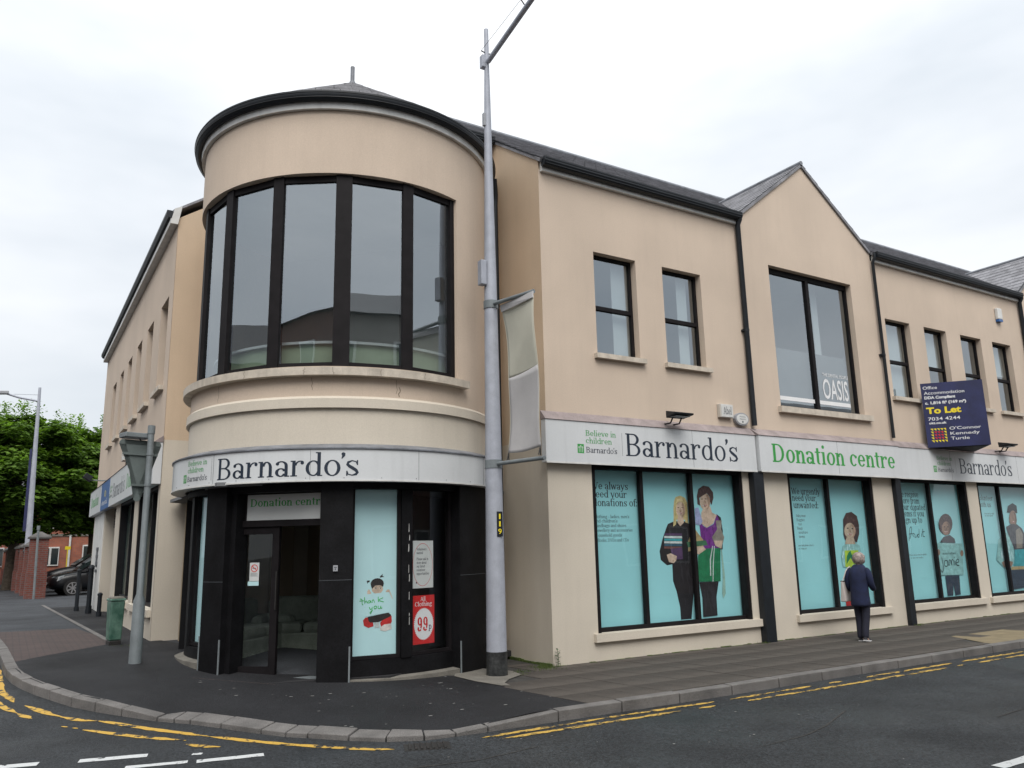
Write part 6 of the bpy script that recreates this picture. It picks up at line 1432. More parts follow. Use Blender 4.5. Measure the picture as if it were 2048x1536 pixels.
mb = MB(); a = arm1; mb.hexa([a + Vector((-.12, .05, -.04)), a + Vector((.12, .05, -.04)), a + Vector((.10, -.55, -.03)), a + Vector((-.10, -.55, -.03))], [a + Vector((-.10, .05, .09)), a + Vector((.10, .05, .09)), a + Vector((.07, -.5, .06)), a + Vector((-.07, -.5, .06))]); mb.build('lantern', 'greyplastic', t, bevel=.02)
mb = MB(); mb.box(PX - .19, PX - .095, PY - .06, PY + .06, 5.66, 6.05); mb.build('junction_box', 'galv', t, bevel=.01)
mb = MB(); mb.box(PX - .085, PX - .04, PY - .03, PY + .03, 8.33, 8.55); mb.build('sensor', 'greyplastic', t, bevel=.005)
# number plate facing the camera side
pn = Vector((math.sin(math.radians(208 + 25)), math.cos(math.radians(208 + 25)), 0)); pn = Vector((-.18, -1, 0)).normalized(); pt = Vector((-pn.y, pn.x, 0)); pcn = Vector((PX, PY, 0)) + pn * .130 + Vector((0, 0, 2.08)) + pt * -.02
if pt.x < 0: pt = -pt
pcn = Vector((PX, PY, 2.08)) + pn * .134 + pt * .03
mb = MB(); mb.obox(pcn, pt * .043, pn * .004, Vector((0, 0, .175))); mb.build('number_plate', 'gutter', t)
mb = MB()
for k, ch in enumerate('119'): sans(mb, ch, -.012 if ch == '1' else -.026, .012 if ch == '1' else .026, .07 - k * .105, .105, lambda u, v, l: tuple(pcn + pt * u + pn * (.0055 + l) + Vector((0, 0, v))), .01)
mb.build('plate_digits', 's_yellow', t)
# banner on two arms
t = thing('street_banner', (PX, PY, 2.9), 'blank faded cream and grey fabric banner hanging beside the lamp post', 'banner')
def barm(z0, p1, r, nm):
    mb = MB(); mb.tube([(PX - .0, PY - .09, z0), p1], r, 12); mb.build(nm, 'galv2', t, smooth=True)
E1t = Vector((-1.00 + .05, -1.18, 5.33)); E1b = Vector((-.93, -1.30, 2.93))
barm(5.36, tuple(E1t), .03, 'upper_arm'); barm(2.94, tuple(E1b), .03, 'lower_arm')
mb = MB(); mb.tube([(PX, PY, 5.30), (PX, PY, 5.42)], .112, 20); mb.build('clamp', 'galv2', t, smooth=True); mb = MB(); mb.tube([(PX, PY, 2.88), (PX, PY, 3.0)], .130, 20); mb.build('clamp', 'galv2', t, smooth=True)
def bpt(s, h):     # s along the arm 0..1, h from top 0 to bottom 1
    y = PY - .16 - s * .82; z = 5.32 - h * 2.27
    belly = math.sin(PI * h); x = PX + .08 + s * .05 + .07 * belly * math.cos(s * 2.2) + .02 * math.sin(h * 9 + s * 3)
    y -= .05 * belly - .06 * belly * s * 0 + .10 * h; z -= .03 * math.sin(PI * s) * h
    return (x, y, z)
for nm, h0, h1, m in (('upper_fabric', .03, .50, 'cloth_banner'), ('lower_fabric', .50, .985, 'cloth_banner2')):
    mb = MB(); nx, ny = 14, 24; vs = []
    for j in range(ny + 1):
        for i in range(nx + 1):
            s = i / nx; h = h0 + (h1 - h0) * j / ny; 
            if nm == 'upper_fabric' and j == ny: h -= .02 * s
            if nm == 'lower_fabric' and j == 0: h -= .02 * s
            vs.append(bpt(s, h))
    mb.add(vs, [(j * (nx + 1) + i, j * (nx + 1) + i + 1, (j + 1) * (nx + 1) + i + 1, (j + 1) * (nx + 1) + i) for j in range(ny) for i in range(nx)])
    o = mb.build(nm, m, t, smooth=True); sd = o.modifiers.new('thick', 'SOLIDIFY'); sd.thickness = .003
mb = MB(); mb.tube([bpt(0, h / 20) for h in range(1, 20)], .004, 6); mb.tube([bpt(1, h / 20) for h in range(1, 20)], .004, 6); mb.build('hem_cords', 'cloth_banner', t)
mb = MB(); mb.add([bpt(0, .0), bpt(1, .0), bpt(1, .045), bpt(0, .045)], [(0, 1, 2, 3)]); o = mb.build('top_sleeve', 'cloth_banner2', t); sd = o.modifiers.new('thick', 'SOLIDIFY'); sd.thickness = .02
for s in (0.02, .98):
    mb = MB(); p = bpt(s, .985); mb.tube([p, (p[0] - .03, p[1], 2.97)], .008, 6); mb.tube([p, (p[0] + .02, p[1] + .03, 2.97)], .008, 6); mb.build('tie', 'iron', t)

# give way sign seen from behind, with its lamp
gx_, gy_ = -5.37, 2.42; gz = pave(gx_, gy_)
t = thing('give_way_sign', (gx_, gy_, gz), 'back of a triangular road sign on a grey post by the corner', 'road sign')
mb = MB(); mb.tube([(gx_, gy_, gz - .02), (gx_, gy_, 1.13), (gx_, gy_, 1.22), (gx_, gy_, 3.56)], [.085, .078, .045, .044], 18); mb.build('post', 'galv2', t, smooth=True)
mb = MB(); mb.tube([(gx_, gy_, 3.50), (gx_, gy_, 3.62)], .052, 16); mb.build('post_cap', 'galv2', t, smooth=True)
tu = Vector((.96, .28, 0)); tn = Vector((-.28, .96, 0)); tcn_ = Vector((gx_ - .10, gy_ - .0, 0)) + tn * .075
def rtri(w, zt, zb, r=.06):
    base = [(-w / 2, zt), (w / 2, zt), (0, zb)]; out = []
    cxm, czm = 0, (2 * zt + zb) / 3
    for k, (x, z) in enumerate(base):
        dx, dz = cxm - x, czm - z; d = math.hypot(dx, dz); c = (x + dx / d * r * 2, z + dz / d * r * 2); a = math.atan2(-dz, -dx)
        for j in range(-3, 4): out.append((c[0] + r * math.cos(a + j * .33), c[1] + r * math.sin(a + j * .33)))
    return out
tri = rtri(.66, 3.43, 2.46)
mb = MB(); mb.prism([tcn_ + tu * u + Vector((0, 0, z)) for u, z in tri], tn * .006); pl = mb.build('plate', 'signback', t)
mb = MB(); mb.obox(tcn_ + Vector((0, 0, 3.20)) - tn * .012, tu * .25, tn * .012, Vector((0, 0, .018))); mb.build('stiffener', 'signback', pl); mb = MB(); mb.obox(tcn_ + Vector((0, 0, 2.75)) - tn * .012, tu * .10, tn * .012, Vector((0, 0, .016))); mb.build('stiffener', 'signback', pl)
mb = MB(); mb.obox(tcn_ + tu * -.235 + Vector((0, 0, 3.13)) - tn * .002, tu * .02, tn * .001, Vector((0, 0, .02))); mb.build('small_label', 'paper', pl)
for z in (3.20, 2.75): mb = MB(); mb.tube([(gx_, gy_, z - .02), (gx_, gy_, z + .02)], .052, 16); mb.build('clamp', 'galv2', t, smooth=True)
mb = MB(); lc = Vector((gx_ - .16, gy_ - .02, 3.47)) + tn * .12; mb.obox(lc, tu * .19, tn * .12, Vector((0, 0, .035))); lp = mb.build('lamp_unit', 'galv2', t, bevel=.01)
mb = MB(); mb.obox(lc - Vector((0, 0, .037)), tu * .17, tn * .10, Vector((0, 0, .003))); mb.build('lamp_lens', 'greyplastic', lp)
mb = MB(); mb.tube([(gx_, gy_, 3.50), tuple(lc + Vector((.05, 0, .03)))], .012, 6); mb.tube([tuple(lc + Vector((.05, 0, -.03))), tuple(tcn_ + Vector((0, 0, 3.40)))], .01, 6); mb.build('lamp_arm', 'iron', t)

# green bin against the post
bx0, by0 = -5.42, 4.72; bz = pave(bx0, by0)
t = thing('litter_bin', (bx0, by0, bz), 'worn green plastic litter bin behind the road sign post', 'bin')
rw = Vector((.93, .1, 0)).normalized(); rn = Vector((-.1, .93, 0)).normalized(); C0 = Vector((bx0, by0, 0))
def rect_(h, d, z): return [C0 - rw * h - rn * d + Vector((0, 0, z)), C0 + rw * h - rn * d + Vector((0, 0, z)), C0 + rw * h + rn * d + Vector((0, 0, z)), C0 - rw * h + rn * d + Vector((0, 0, z))]
mb = MB(); mb.hexa(rect_(.092, .13, bz + .08), rect_(.108, .15, bz + .70)); mb.build('body', 'greenbin', t, bevel=.02)
mb = MB(); mb.hexa(rect_(.088, .125, bz), rect_(.09, .128, bz + .078)); mb.build('base', 'iron', t, bevel=.01)
mb = MB(); mb.hexa(rect_(.118, .162, bz + .70), rect_(.115, .158, bz + .735)); mb.build('rim', 'greenbin', t, bevel=.008)
mb = MB(); mb.hexa(rect_(.106, .15, bz + .737), rect_(.085, .12, bz + .765)); mb.build('lid', 'concrete', t, bevel=.01)

# black posts outside the side door
def bollard(x, y, h, lb, r=.05):
    z = pave(x, y); t = thing('bollard', (x, y, z), lb, 'bollard', 'black posts outside the side door')
    mb = MB(); mb.tube([(x, y, z - .02), (x, y, z + h)], r, 10); mb.build('post', 'gutter', t, smooth=True)
    mb = MB(); mb.tube([(x, y, z + h), (x, y, z + h + .04), (x, y, z + h + .07)], [r * 1.25, r * 1.2, r * .5], 10); mb.build('cap', 'gutter', t, smooth=True)
    mb = MB(); mb.tube([(x, y, z), (x, y, z + .12)], r * 1.3, 10); mb.build('foot', 'gutter', t, smooth=True)
bollard(-5.30, 15.0, 1.05, 'black post at the left of the group outside the side door', .05)
bollard(-5.12, 13.6, 1.12, 'thick black post in front of the side door group', .06)
bollard(-4.99, 15.2, 1.15, 'black post in the group standing close to the wall panel', .06)
bollard(-5.0, 12.2, .5, 'short black post nearest the bin by the side windows', .05)

# far lamp post on the side street
lx, ly = -6.30, 28.7; lz = .34
t = thing('lamp_post', (lx, ly, lz), 'pale slim lamp post down the side street before the tree', 'lamp post')
mb = MB(); mb.tube([(lx, ly, lz), (lx - .02, ly, 1.6), (lx - .1, ly, 5), (lx - .18, ly, 8.94)], [.15, .13, .10, .055], 14); mb.build('pole', 'galv', t, smooth=True)
mb = MB(); mb.tube([(lx - .18, ly, 8.35), (lx - .9, ly, 8.45), (lx - 1.35, ly, 8.58)], .045, 8); mb.build('arm', 'galv', t, smooth=True)
mb = MB(); mb.tube([(lx - .18, ly, 8.62), (lx - 1.1, ly, 8.58)], .01, 5); mb.build('stay_wire', 'galv', t)
mb = MB(); mb.obox((lx - 1.6, ly, 8.60), (.32, 0, .03), (0, .12, 0), (0, 0, .07)); mb.build('lantern', 'greyplastic', t, bevel=.03)
mb = MB(); mb.hexa([(lx - .28, ly - .02, 2.9), (lx - .14, ly - .02, 2.9), (lx - .14, ly + .5, 2.9), (lx - .28, ly + .5, 2.9)], [(lx - .31, ly - .02, 6.3), (lx - .23, ly - .02, 6.3), (lx - .23, ly + .5, 6.3), (lx - .31, ly + .5, 6.3)]); mb.build('blue_banner', 'navyboard', t)
t = thing('sign_post', (-6.08, 24.1, .34), 'thin grey post in front of the brick gate pillar', 'post')
mb = MB(); mb.tube([(-6.08, 24.1, .3), (-6.14, 24.1, 2.85)], .04, 10); mb.build('post', 'galv2', t, smooth=True); mb = MB(); mb.tube([(-6.14, 24.1, 2.8), (-6.14, 24.1, 2.95)], .055, 10); mb.build('cap', 'galv2', t, smooth=True)

# brick wall with pillars running up the side street
t = thing('brick_wall', (-6.4, 28, .3), 'red brick wall with capped pillars along the side street', 'wall')
Ws, We = Vector((-6.05, 24.9, 0)), Vector((-7.6, 62, 0)); d = (We - Ws).normalized(); nrm = Vector((d.y, -d.x, 0)); L = (We - Ws).length
mb = MB(); c = (Ws + We) / 2; mb.obox(c + Vector((0, 0, 1.2)), d * L / 2, nrm * .11, Vector((0, 0, .9))); mb.build('wall_panel', 'redbrick', t)
mb = MB(); mb.obox(c + Vector((0, 0, .65)), d * L / 2, nrm * .16, Vector((0, 0, .4))); mb.build('plinth', 'redbrick', t)
mb = MB(); mb.obox(c + Vector((0, 0, 2.13)), d * L / 2, nrm * .17, Vector((0, 0, .035))); mb.build('coping', 'capstone', t)
k = 0
while k * 3.2 < L:
    p = Ws + d * k * 3.2; big_ = (k == 0); hw = .30 if big_ else .26; h = 2.50 if big_ else 2.25
    mb = MB(); mb.obox(p + Vector((0, 0, (.3 + h) / 2)), d * hw, nrm * hw, Vector((0, 0, (h - .3) / 2))); pl = mb.build('pillar', 'orangebrick' if k > 6 else 'redbrick', t)
    mb = MB(); mb.obox(p + Vector((0, 0, .75)), d * (hw + .03), nrm * (hw + .03), Vector((0, 0, .5))); mb.build('pillar_base', 'redbrick', pl)
    mb = MB(); b_ = [p + d * sx_ * (hw + .07) + nrm * sy_ * (hw + .07) + Vector((0, 0, h)) for sx_, sy_ in ((-1, -1), (1, -1), (1, 1), (-1, 1))]
    top = [p + d * sx_ * .05 + nrm * sy_ * .05 + Vector((0, 0, h + .26)) for sx_, sy_ in ((-1, -1), (1, -1), (1, 1), (-1, 1))]
    mb.hexa(b_, [q_ + Vector((0, 0, .06)) for q_ in b_]); mb.hexa([q_ + Vector((0, 0, .062)) for q_ in b_], top); mb.build('pillar_cap', 'capstone', pl)
    k += 1

# red brick terrace behind the car park
t = thing('brick_house', (-1, 50, .3), 'red brick house with white windows behind the parked cars', 'house')
mb = MB(); mb.box(-12, 8, 48, 56, .2, 5.6); mb.build('wall', 'orangebrick', t)
mb = MB(); mb.prism([(-12.3, 47.7, 5.6), (-12.3, 52, 8.2), (-12.3, 56.3, 5.6)], (20.6, 0, 0)); mb.build('roof', 'opp_roof', t)
for x, z in ((-4.8, 1.35), (-2.65, 1.45), (-2.4, 3.6), (-7.6, 1.35), (-9.9, 1.35), (-4.8, 3.6), (-7.6, 3.6), (0, 1.45), (2.6, 1.45), (0, 3.6)):
    w_ = 1.0 if x == -4.8 else .75
    mb = MB(); mb.box(x - w_ / 2, x + w_ / 2, 47.92, 48.0, z, z + 1.15); w = mb.build('window', 'white', t)
    mb = MB()
    for s in (0, 1): mb.box(x - w_ / 2 + .07 + s * w_ / 2, x - .05 + s * w_ / 2, 47.90, 47.918, z + .08, z + 1.07)
    mb.build('pane', 'carglass', w)
mb = MB(); mb.box(-12, 8, 47.95, 47.998, 3.15, 3.3); mb.build('string_band', 'concrete', t); mb = MB(); mb.tube([(-3.75, 47.9, .3), (-3.75, 47.9, 5.5)], .06, 8); mb.build('downpipe', 'white', t)
mb = MB(); mb.box(-4.1, -3.8, 46.0, 46.02, 2.3, 2.5); mb.tube([(-3.95, 46.02, .3), (-3.95, 46.02, 2.5)], .03, 6)
tt = tag(mb.build('yellow_notice', 's_yellow', None), 'small yellow notice on a pole in front of the brick house', 'sign')

# parked cars
def car(name, loc, ang, label, paint, wl=True, L=4.2, H=1.47, suv=False):
    X = Vector((math.cos(ang), math.sin(ang), 0)); Y = Vector((-X.y, X.x, 0)); O = Vector(loc)
    t = thing(name, loc, label, 'car', 'cars parked beyond the building')
    def W(x, y, z): return O + X * x + Y * y + Vector((0, 0, z))
    hb = H / 1.47
    # stations: x, sill z, belt z, half width at belt
    st_ = [(-2.10, .42, .62, .62), (-2.02, .28, .74, .74), (-1.7, .22, .84, .84), (-1.0, .20, .95, .88), (-.3, .20, .98, .89), (.6, .20, 1.0, .89), (1.3, .22, 1.02, .87), (1.85, .28, 1.0, .80), (2.08, .40, .88, .70)]
    sc = L / 4.2; mb = MB(); vs = []; m = 12
    for x, zs_, zb, hw in st_:
        zb *= hb
        prof = [(-hw * .9, zs_), (-hw, zs_ + .12), (-hw * 1.01, (zs_ + zb) / 2), (-hw * .97, zb - .08), (-hw * .86, zb), (-hw * .4, zb + .02), (hw * .4, zb + .02), (hw * .86, zb), (hw * .97, zb - .08), (hw * 1.01, (zs_ + zb) / 2), (hw, zs_ + .12), (hw * .9, zs_)]
        vs += [W(x * sc, y, z) for y, z in prof]
    fs = [(i * m + k, (i + 1) * m + k, (i + 1) * m + (k + 1) % m, i * m + (k + 1) % m) for i in range(len(st_) - 1) for k in range(m)] + [tuple(range(m)), tuple((len(st_) - 1) * m + k for k in range(m - 1, -1, -1))]
    mb.add(vs, fs); body = mb.build('body', paint, t, smooth=True, auto=50)
    sd = body.modifiers.new('sub', 'SUBSURF'); sd.levels = 1; sd.render_levels = 1
    # greenhouse
    g = [(-1.05, .95, .80), (-.35, H - .10, .66), (.0, H - .01, .62), (1.0, H - .03, .62), (1.65, H - .22, .64), (2.0, 1.0, .74)]
    mb = MB(); vs = []
    for x, z, hw in g: vs += [W(x * sc, -hw - (.0), z * 1.0), W(x * sc, hw, z * 1.0), W(x * sc, -.82, .93 * hb), W(x * sc, .82, .93 * hb)]
    n = len(g); fs = []
    for i in range(n - 1):
        a, b = i * 4, (i + 1) * 4; fs += [(a, b, b + 1, a + 1), (a, a + 2, b + 2, b), (a + 1, b + 1, b + 3, a + 3)]
    mb.add(vs, fs); mb.build('cabin', paint, t, smooth=True, auto=40)
    for s in (-1, 1):      # side windows
        def sw(xa, xb, nm='side_window'):
            mb = MB(); zt = H - .13; y0 = s * .835; y1 = s * .685
            mb.poly([W(xa[0] * sc, y0, 1.0 * hb), W(xb[0] * sc, y0, 1.0 * hb), W(xb[1] * sc, y1, zt), W(xa[1] * sc, y1, zt)]); mb.build(nm, 'carglass', t)
        sw((-.85, -.30), (.20, .20)); sw((.27, .27), (1.15, 1.05)); sw((1.22, 1.12), (1.70, 1.40))
    mb = MB(); mb.poly([W(-1.07 * sc, -.74, .99 * hb), W(-1.07 * sc, .74, .99 * hb), W(-.40 * sc, .60, H - .10), W(-.40 * sc, -.60, H - .10)]); mb.build('windscreen', 'carglass', t)
    for s in (-1, 1):
        mb = MB(); mb.hexa([W(-2.06 * sc, s * .50, .60), W(-1.86 * sc, s * .80, .60), W(-1.72 * sc, s * .78, .66), W(-1.9 * sc, s * .5, .66)], [W(-2.0 * sc, s * .50, .74), W(-1.76 * sc, s * .815, .76), W(-1.62 * sc, s * .79, .80), W(-1.85 * sc, s * .5, .79)]); mb.build('headlight', 'lampglass', t)
        mb = MB(); mb.obox(W(-.82 * sc, s * .98, 1.02 * hb), X * .06, Y * .10, Vector((0, 0, .07))); mb.build('wing_mirror', paint, t, bevel=.02)
    mb = MB(); mb.obox(W(-2.09 * sc, 0, .42), X * .03, Y * .40, Vector((0, 0, .06))); mb.build('grille', 'rubber', t)
    for x in (-1.32, 1.30):
        for s in (-1, 1):
            c = W(x * sc, s * .80, .32); mb = MB(); mb.tube([c - Y * .11, c + Y * .11], .32, 24); w = mb.build('tyre', 'rubber', t, smooth=True)
            mb = MB(); o_ = c + Y * s * .112; mb.tube([o_ - Y * s * .02, o_], .215, 24); 
            rim = mb.build('rim', 'rubber', w, smooth=True)
            mb = MB()
            for q_ in range(7):
                a = 2 * PI * q_ / 7; dv = X * math.cos(a) + Vector((0, 0, math.sin(a))); tv = X * -math.sin(a) + Vector((0, 0, math.cos(a))); mb.obox(o_ + dv * .115 + Y * s * .006, dv * .095, tv * .022, Y * .008)
            mb.tube([o_, o_ + Y * s * .015], .045, 12); 
            for q_ in range(24):
                a, b2 = 2 * PI * q_ / 24, 2 * PI * (q_ + 1) / 24
                mb.poly([o_ + Y * s * .008 + (X * math.cos(x_) + Vector((0, 0, math.sin(x_)))) * r_ for r_, x_ in ((.225, a), (.225, b2), (.195, b2), (.195, a))])
            mb.build('alloy_spokes', 'alloy', w)
    mb = MB(); mb.obox(W(-2.115 * sc, 0, .50), X * .01, Y * .26, Vector((0, 0, .05))); mb.build('number_plate', 'white', t)
    return t
car('parked_car', (-3.55, 27.2, .30), math.radians(8), 'black hatchback parked beyond the end of the building, alloy wheel showing', 'carblack')
car('parked_car', (-3.4, 31.0, .30), math.radians(6), 'taller black car parked behind the black hatchback', 'carblack', H=1.75, L=4.5)
car('parked_car', (-1.6, 29.3, .30), math.radians(6), 'silver car mostly hidden between the black cars and the white panel', 'carsilver')

# ================================================================== TREES
def tree(loc, h, r, label, nclump, nleaf, seed, z0=2.2):
    rnd = random.Random(seed); O = Vector(loc); t = thing('maple_tree', loc, label, 'tree')
    mb = MB(); tp = [O + Vector((0, 0, -.1)), O + Vector((.1, 0, h * .25)), O + Vector((-.1, .1, h * .5)), O + Vector((.05, 0, h * .8))]; mb.tube(tp, [.28, .22, .15, .05], 12); mb.build('trunk', 'bark', t, smooth=True)
    centres = []
    for _ in range(nclump):
        while True:
            p = Vector((rnd.uniform(-1, 1), rnd.uniform(-1, 1), rnd.uniform(-1, 1)))
            if .35 < p.length < 1: break
        zz = (p.z + 1) / 2; k = .72 + .38 * math.sin(PI * min(1, zz * .85 + .12))
        c = Vector((p.x * r * k, p.y * r * k, z0 + zz * (h - z0 - .4))); 
        centres.append(c)
    for i in range(9):
        c = centres[i * 5 % len(centres)]; mb = MB(); s = O + Vector((0, 0, h * rnd.uniform(.25, .5))); e = O + c * .9; mid = (s + e) / 2 + Vector((0, 0, .4)); mb.tube([s, mid, e], [.09, .055, .02], 7); mb.build('limb', 'bark', t, smooth=True)
    vs = []; fs = []
    for c in centres:
        cr = rnd.uniform(.55, 1.05)
        for _ in range(nleaf):
            v = Vector((rnd.gauss(0, 1), rnd.gauss(0, 1), rnd.gauss(0, 1))).normalized() * cr * rnd.uniform(.55, 1.05); v.z *= .55
            p = O + c + v; nrm_ = (v * .5 + Vector((rnd.uniform(-.5, .5), rnd.uniform(-.5, .5), 1.0))).normalized(); a = nrm_.cross(Vector((rnd.random(), rnd.random(), .2))).normalized(); b = nrm_.cross(a)
            s = rnd.uniform(.09, .17); n = len(vs)
            # a lobed leaf drawn as two crossing blades
            vs += [p - a * s, p + b * s * .55 - a * s * .1, p + a * s, p - b * s * .55 - a * s * .1, p + b * s * .9 + a * s * .35, p - b * s * .9 + a * s * .35]
            fs += [(n, n + 1, n + 2, n + 3), (n, n + 4, n + 2, n + 5)] if rnd.random() < .4 else [(n, n + 1, n + 2, n + 3)]
    # shoots sticking up out of the top
    for _ in range(70):
        a_ = rnd.uniform(0, 2 * PI); rr_ = rnd.uniform(0, r * .85); c = max(centres, key=lambda q: q.z - 1.4 * math.hypot(q.x - rr_ * math.cos(a_), q.y - rr_ * math.sin(a_)))
        base = O + c + Vector((rnd.uniform(-.5, .5), rnd.uniform(-.5, .5), .4))
        for k in range(9):
            p = base + Vector((rnd.uniform(-.08, .08), rnd.uniform(-.08, .08), k * .07)); a = Vector((rnd.uniform(-1, 1), rnd.uniform(-1, 1), .3)).normalized(); b = a.cross(Vector((0, 0, 1))).normalized(); s = .12; n = len(vs)
            vs += [p, p + a * s + b * s * .4, p + a * s * 1.6, p + a * s - b * s * .4]; fs += [(n, n + 1, n + 2, n + 3)]
    me = bpy.data.meshes.new('crown'); me.from_pydata([tuple(v) for v in vs], [], fs); me.materials.append(M['leaf']); link('crown', me, t)
    return t
tree((-6.9, 36.0, .3), 8.9, 3.6, 'large bushy green maple tree beyond the brick wall, left mass', 150, 420, 3, 2.4)
tree((-3.3, 38.5, .3), 8.95, 3.0, 'green maple tree close to the end of the building, right mass', 120, 420, 5, 2.6)
tree((-11.5, 40.0, .3), 8.6, 3.4, 'green maple tree furthest left, mostly out of frame behind the wall', 70, 300, 8)

# weeds at the foot of the walls
t = thing('weed', (.03, -.06, 0), 'small leafy weed growing at the foot of the wall corner', 'plant')
mb = MB(); mb.tube([(.03, -.07, 0), (.035, -.08, .14), (.02, -.09, .26)], [.006, .005, .003], 6); mb.build('stem', 'weed', t)
rnd = random.Random(4)
for k in range(13):
    z = .05 + k * .018; a = k * 2.4; p = Vector((.03, -.08, z)); dv = Vector((math.cos(a), math.sin(a), .35)).normalized(); s = .045 + .02 * rnd.random(); b = dv.cross(Vector((0, 0, 1))).normalized()
    mb = MB(); mb.add([p, p + dv * s * .5 + b * s * .35, p + dv * s * 1.1, p + dv * s * .5 - b * s * .35, p + dv * s * .55 + Vector((0, 0, -.006))], [(0, 1, 4), (1, 2, 4), (2, 3, 4), (3, 0, 4)]); mb.build('leaf', 'weed', t)
mb = MB(); 
def tuft(x, y, n, sp, h):
    for _ in range(n):
        px, py = x + random.gauss(0, sp), y + random.gauss(0, sp * .7); z = pave(px, py); a = random.uniform(0, 2 * PI); hh = h * random.uniform(.4, 1.2); dx, dy = math.cos(a) * .006, math.sin(a) * .006
        mb.add([(px - dx, py - dy, z), (px + dx, py + dy, z), (px + random.uniform(-.02, .02), py + random.uniform(-.02, .02), z + hh)], [(0, 1, 2)])
tuft(-.12, .02, 260, .10, .07); tuft(-.25, -.15, 160, .12, .04); tuft(-.65, -.10, 80, .10, .035); tuft(-.75, -.35, 50, .06, .03); tuft(.7, -.10, 40, .08, .03); tuft(4.42, -.12, 60, .06, .05); tuft(9.0, -.15, 50, .06, .05); tuft(-5.25, 4.4, 70, .12, .03)
for x in [1.4, 2.2, 2.6, 3.3, 4.1, 5.2, 6.3, 7.2, 8.1, 10, 11]: tuft(x, -.03, 9, .05, .03)
tag(mb.build('grass_tufts', 'moss', None, kind='stuff'), 'short grass and moss tufts growing along the foot of the walls', 'grass')
# dirty line of moss where wall and footway meet
mb = MB(); x = -.0
while x < 15: w = random.uniform(.05, .25); mb.box(x, x + w, -.025 - random.random() * .02, -.002, -.01, .012 + random.random() * .014); x += w + random.uniform(0, .12)
y = .02
while y < 1.4: w = random.uniform(.05, .2); mb.box(-.04, -.002, y, y + w, -.01, .03 + random.random() * .02); y += w + .02
tag(mb.build('moss_line', 'moss', None, kind='stuff'), 'thin dark moss line where the wall meets the slabs', 'moss')

# ================================================================== PEDESTRIAN
def skin_mesh(name, verts, edges, radii, m, parent, sub=2, kind=None):
    me = bpy.data.meshes.new(name); me.from_pydata([tuple(v) for v in verts], edges, [])
    o = bpy.data.objects.new(name, me); COL.objects.link(o)
    sk = o.modifiers.new('skin', 'SKIN'); sk.use_smooth_shade = True
    for i, r in enumerate(radii):
        d = me.skin_vertices[0].data[i]; d.radius = r if isinstance(r, tuple) else (r, r); d.use_root = (i == 0)
    sb = o.modifiers.new('sub', 'SUBSURF'); sb.levels = sub; sb.render_levels = sub
    bpy.context.view_layer.update(); dg = bpy.context.evaluated_depsgraph_get()
    nm = bpy.data.meshes.new_from_object(o.evaluated_get(dg)); nm.materials.clear(); nm.materials.append(M[m])
    for p in nm.polygons: p.use_smooth = True
    bpy.data.objects.remove(o); bpy.data.meshes.remove(me)
    nm.name = name
    return link(name, nm, parent, kind)
WX, WY = 5.92, -1.05
t = thing('person', (WX, WY, 0), 'grey haired woman in navy cardigan and dark trousers walking away past the shop windows', 'person')
fw = Vector((.96, .28, 0)).normalized(); lf = Vector((-fw.y, fw.x, 0))     # she faces along the street
def B(f, l, z): return Vector((WX, WY, 0)) + fw * f + lf * l * .80 + Vector((0, 0, z * .965))
# continuous body, pelvis first
V = [B(0, 0, .80), B(.01, 0, .95), B(.02, 0, 1.10), B(.05, 0, 1.24), B(.09, 0, 1.33), B(.115, 0, 1.385), B(.13, 0, 1.45),      # 0-6 spine, neck, head
     B(.145, 0, 1.50),
     B(.04, .13, 1.27), B(.02, .19, 1.08), B(.12, .20, .90), B(.20, .15, .88),      # 8-11 left arm to wrist
     B(.04, -.13, 1.27), B(.02, -.19, 1.06), B(.16, -.20, .93), B(.26, -.15, .96),    # 12-15 right arm to wrist
     B(.0, .08, .74), B(.04, .08, .42), B(-.02, .075, .09), B(.06, .075, .035), B(.14, .08, .025),     # 16-20 left leg
     B(.0, -.08, .74), B(.0, -.08, .42), B(-.13, -.07, .11), B(-.07, -.075, .04), B(.01, -.08, .025)]   # 21-25 right leg
Eg = [(0, 1), (1, 2), (2, 3), (3, 4), (4, 5), (5, 6), (6, 7), (3, 8), (8, 9), (9, 10), (10, 11), (3, 12), (12, 13), (13, 14), (14, 15), (0, 16), (16, 17), (17, 18), (18, 19), (19, 20), (0, 21), (21, 22), (22, 23), (23, 24), (24, 25)]
Rd = [.115, .115, .12, .12, .05, .055, .085, .07, .055, .042, .032, .026, .055, .042, .032, .026, .085, .055, .038, .035, .025, .085, .055, .038, .035, .025]
for wr, base, s in ((11, B(.235, .13, .885), 1), (15, B(.295, -.13, .975), -1)):
    pi = len(V); V.append(base); Rd.append((.030, .018)); Eg.append((wr, pi))
    for k in range(4):
        a = base + lf * s * (.024 - k * .016) + fw * .02; b = a + fw * (.035 + .006 * (1.5 - abs(k - 1.5))) - Vector((0, 0, .008)); c = b + fw * .022 - Vector((0, 0, .022))
        n = len(V); V += [a, b, c]; Rd += [.0095, .0085, .007]; Eg += [(pi, n), (n, n + 1), (n + 1, n + 2)]
    n = len(V); V += [base - lf * s * .035 + Vector((0, 0, .0)), base - lf * s * .05 + fw * .03 - Vector((0, 0, .012))]; Rd += [.010, .008]; Eg += [(pi, n), (n, n + 1)]
body = skin_mesh('body', V, Eg, Rd, 'skin', t)
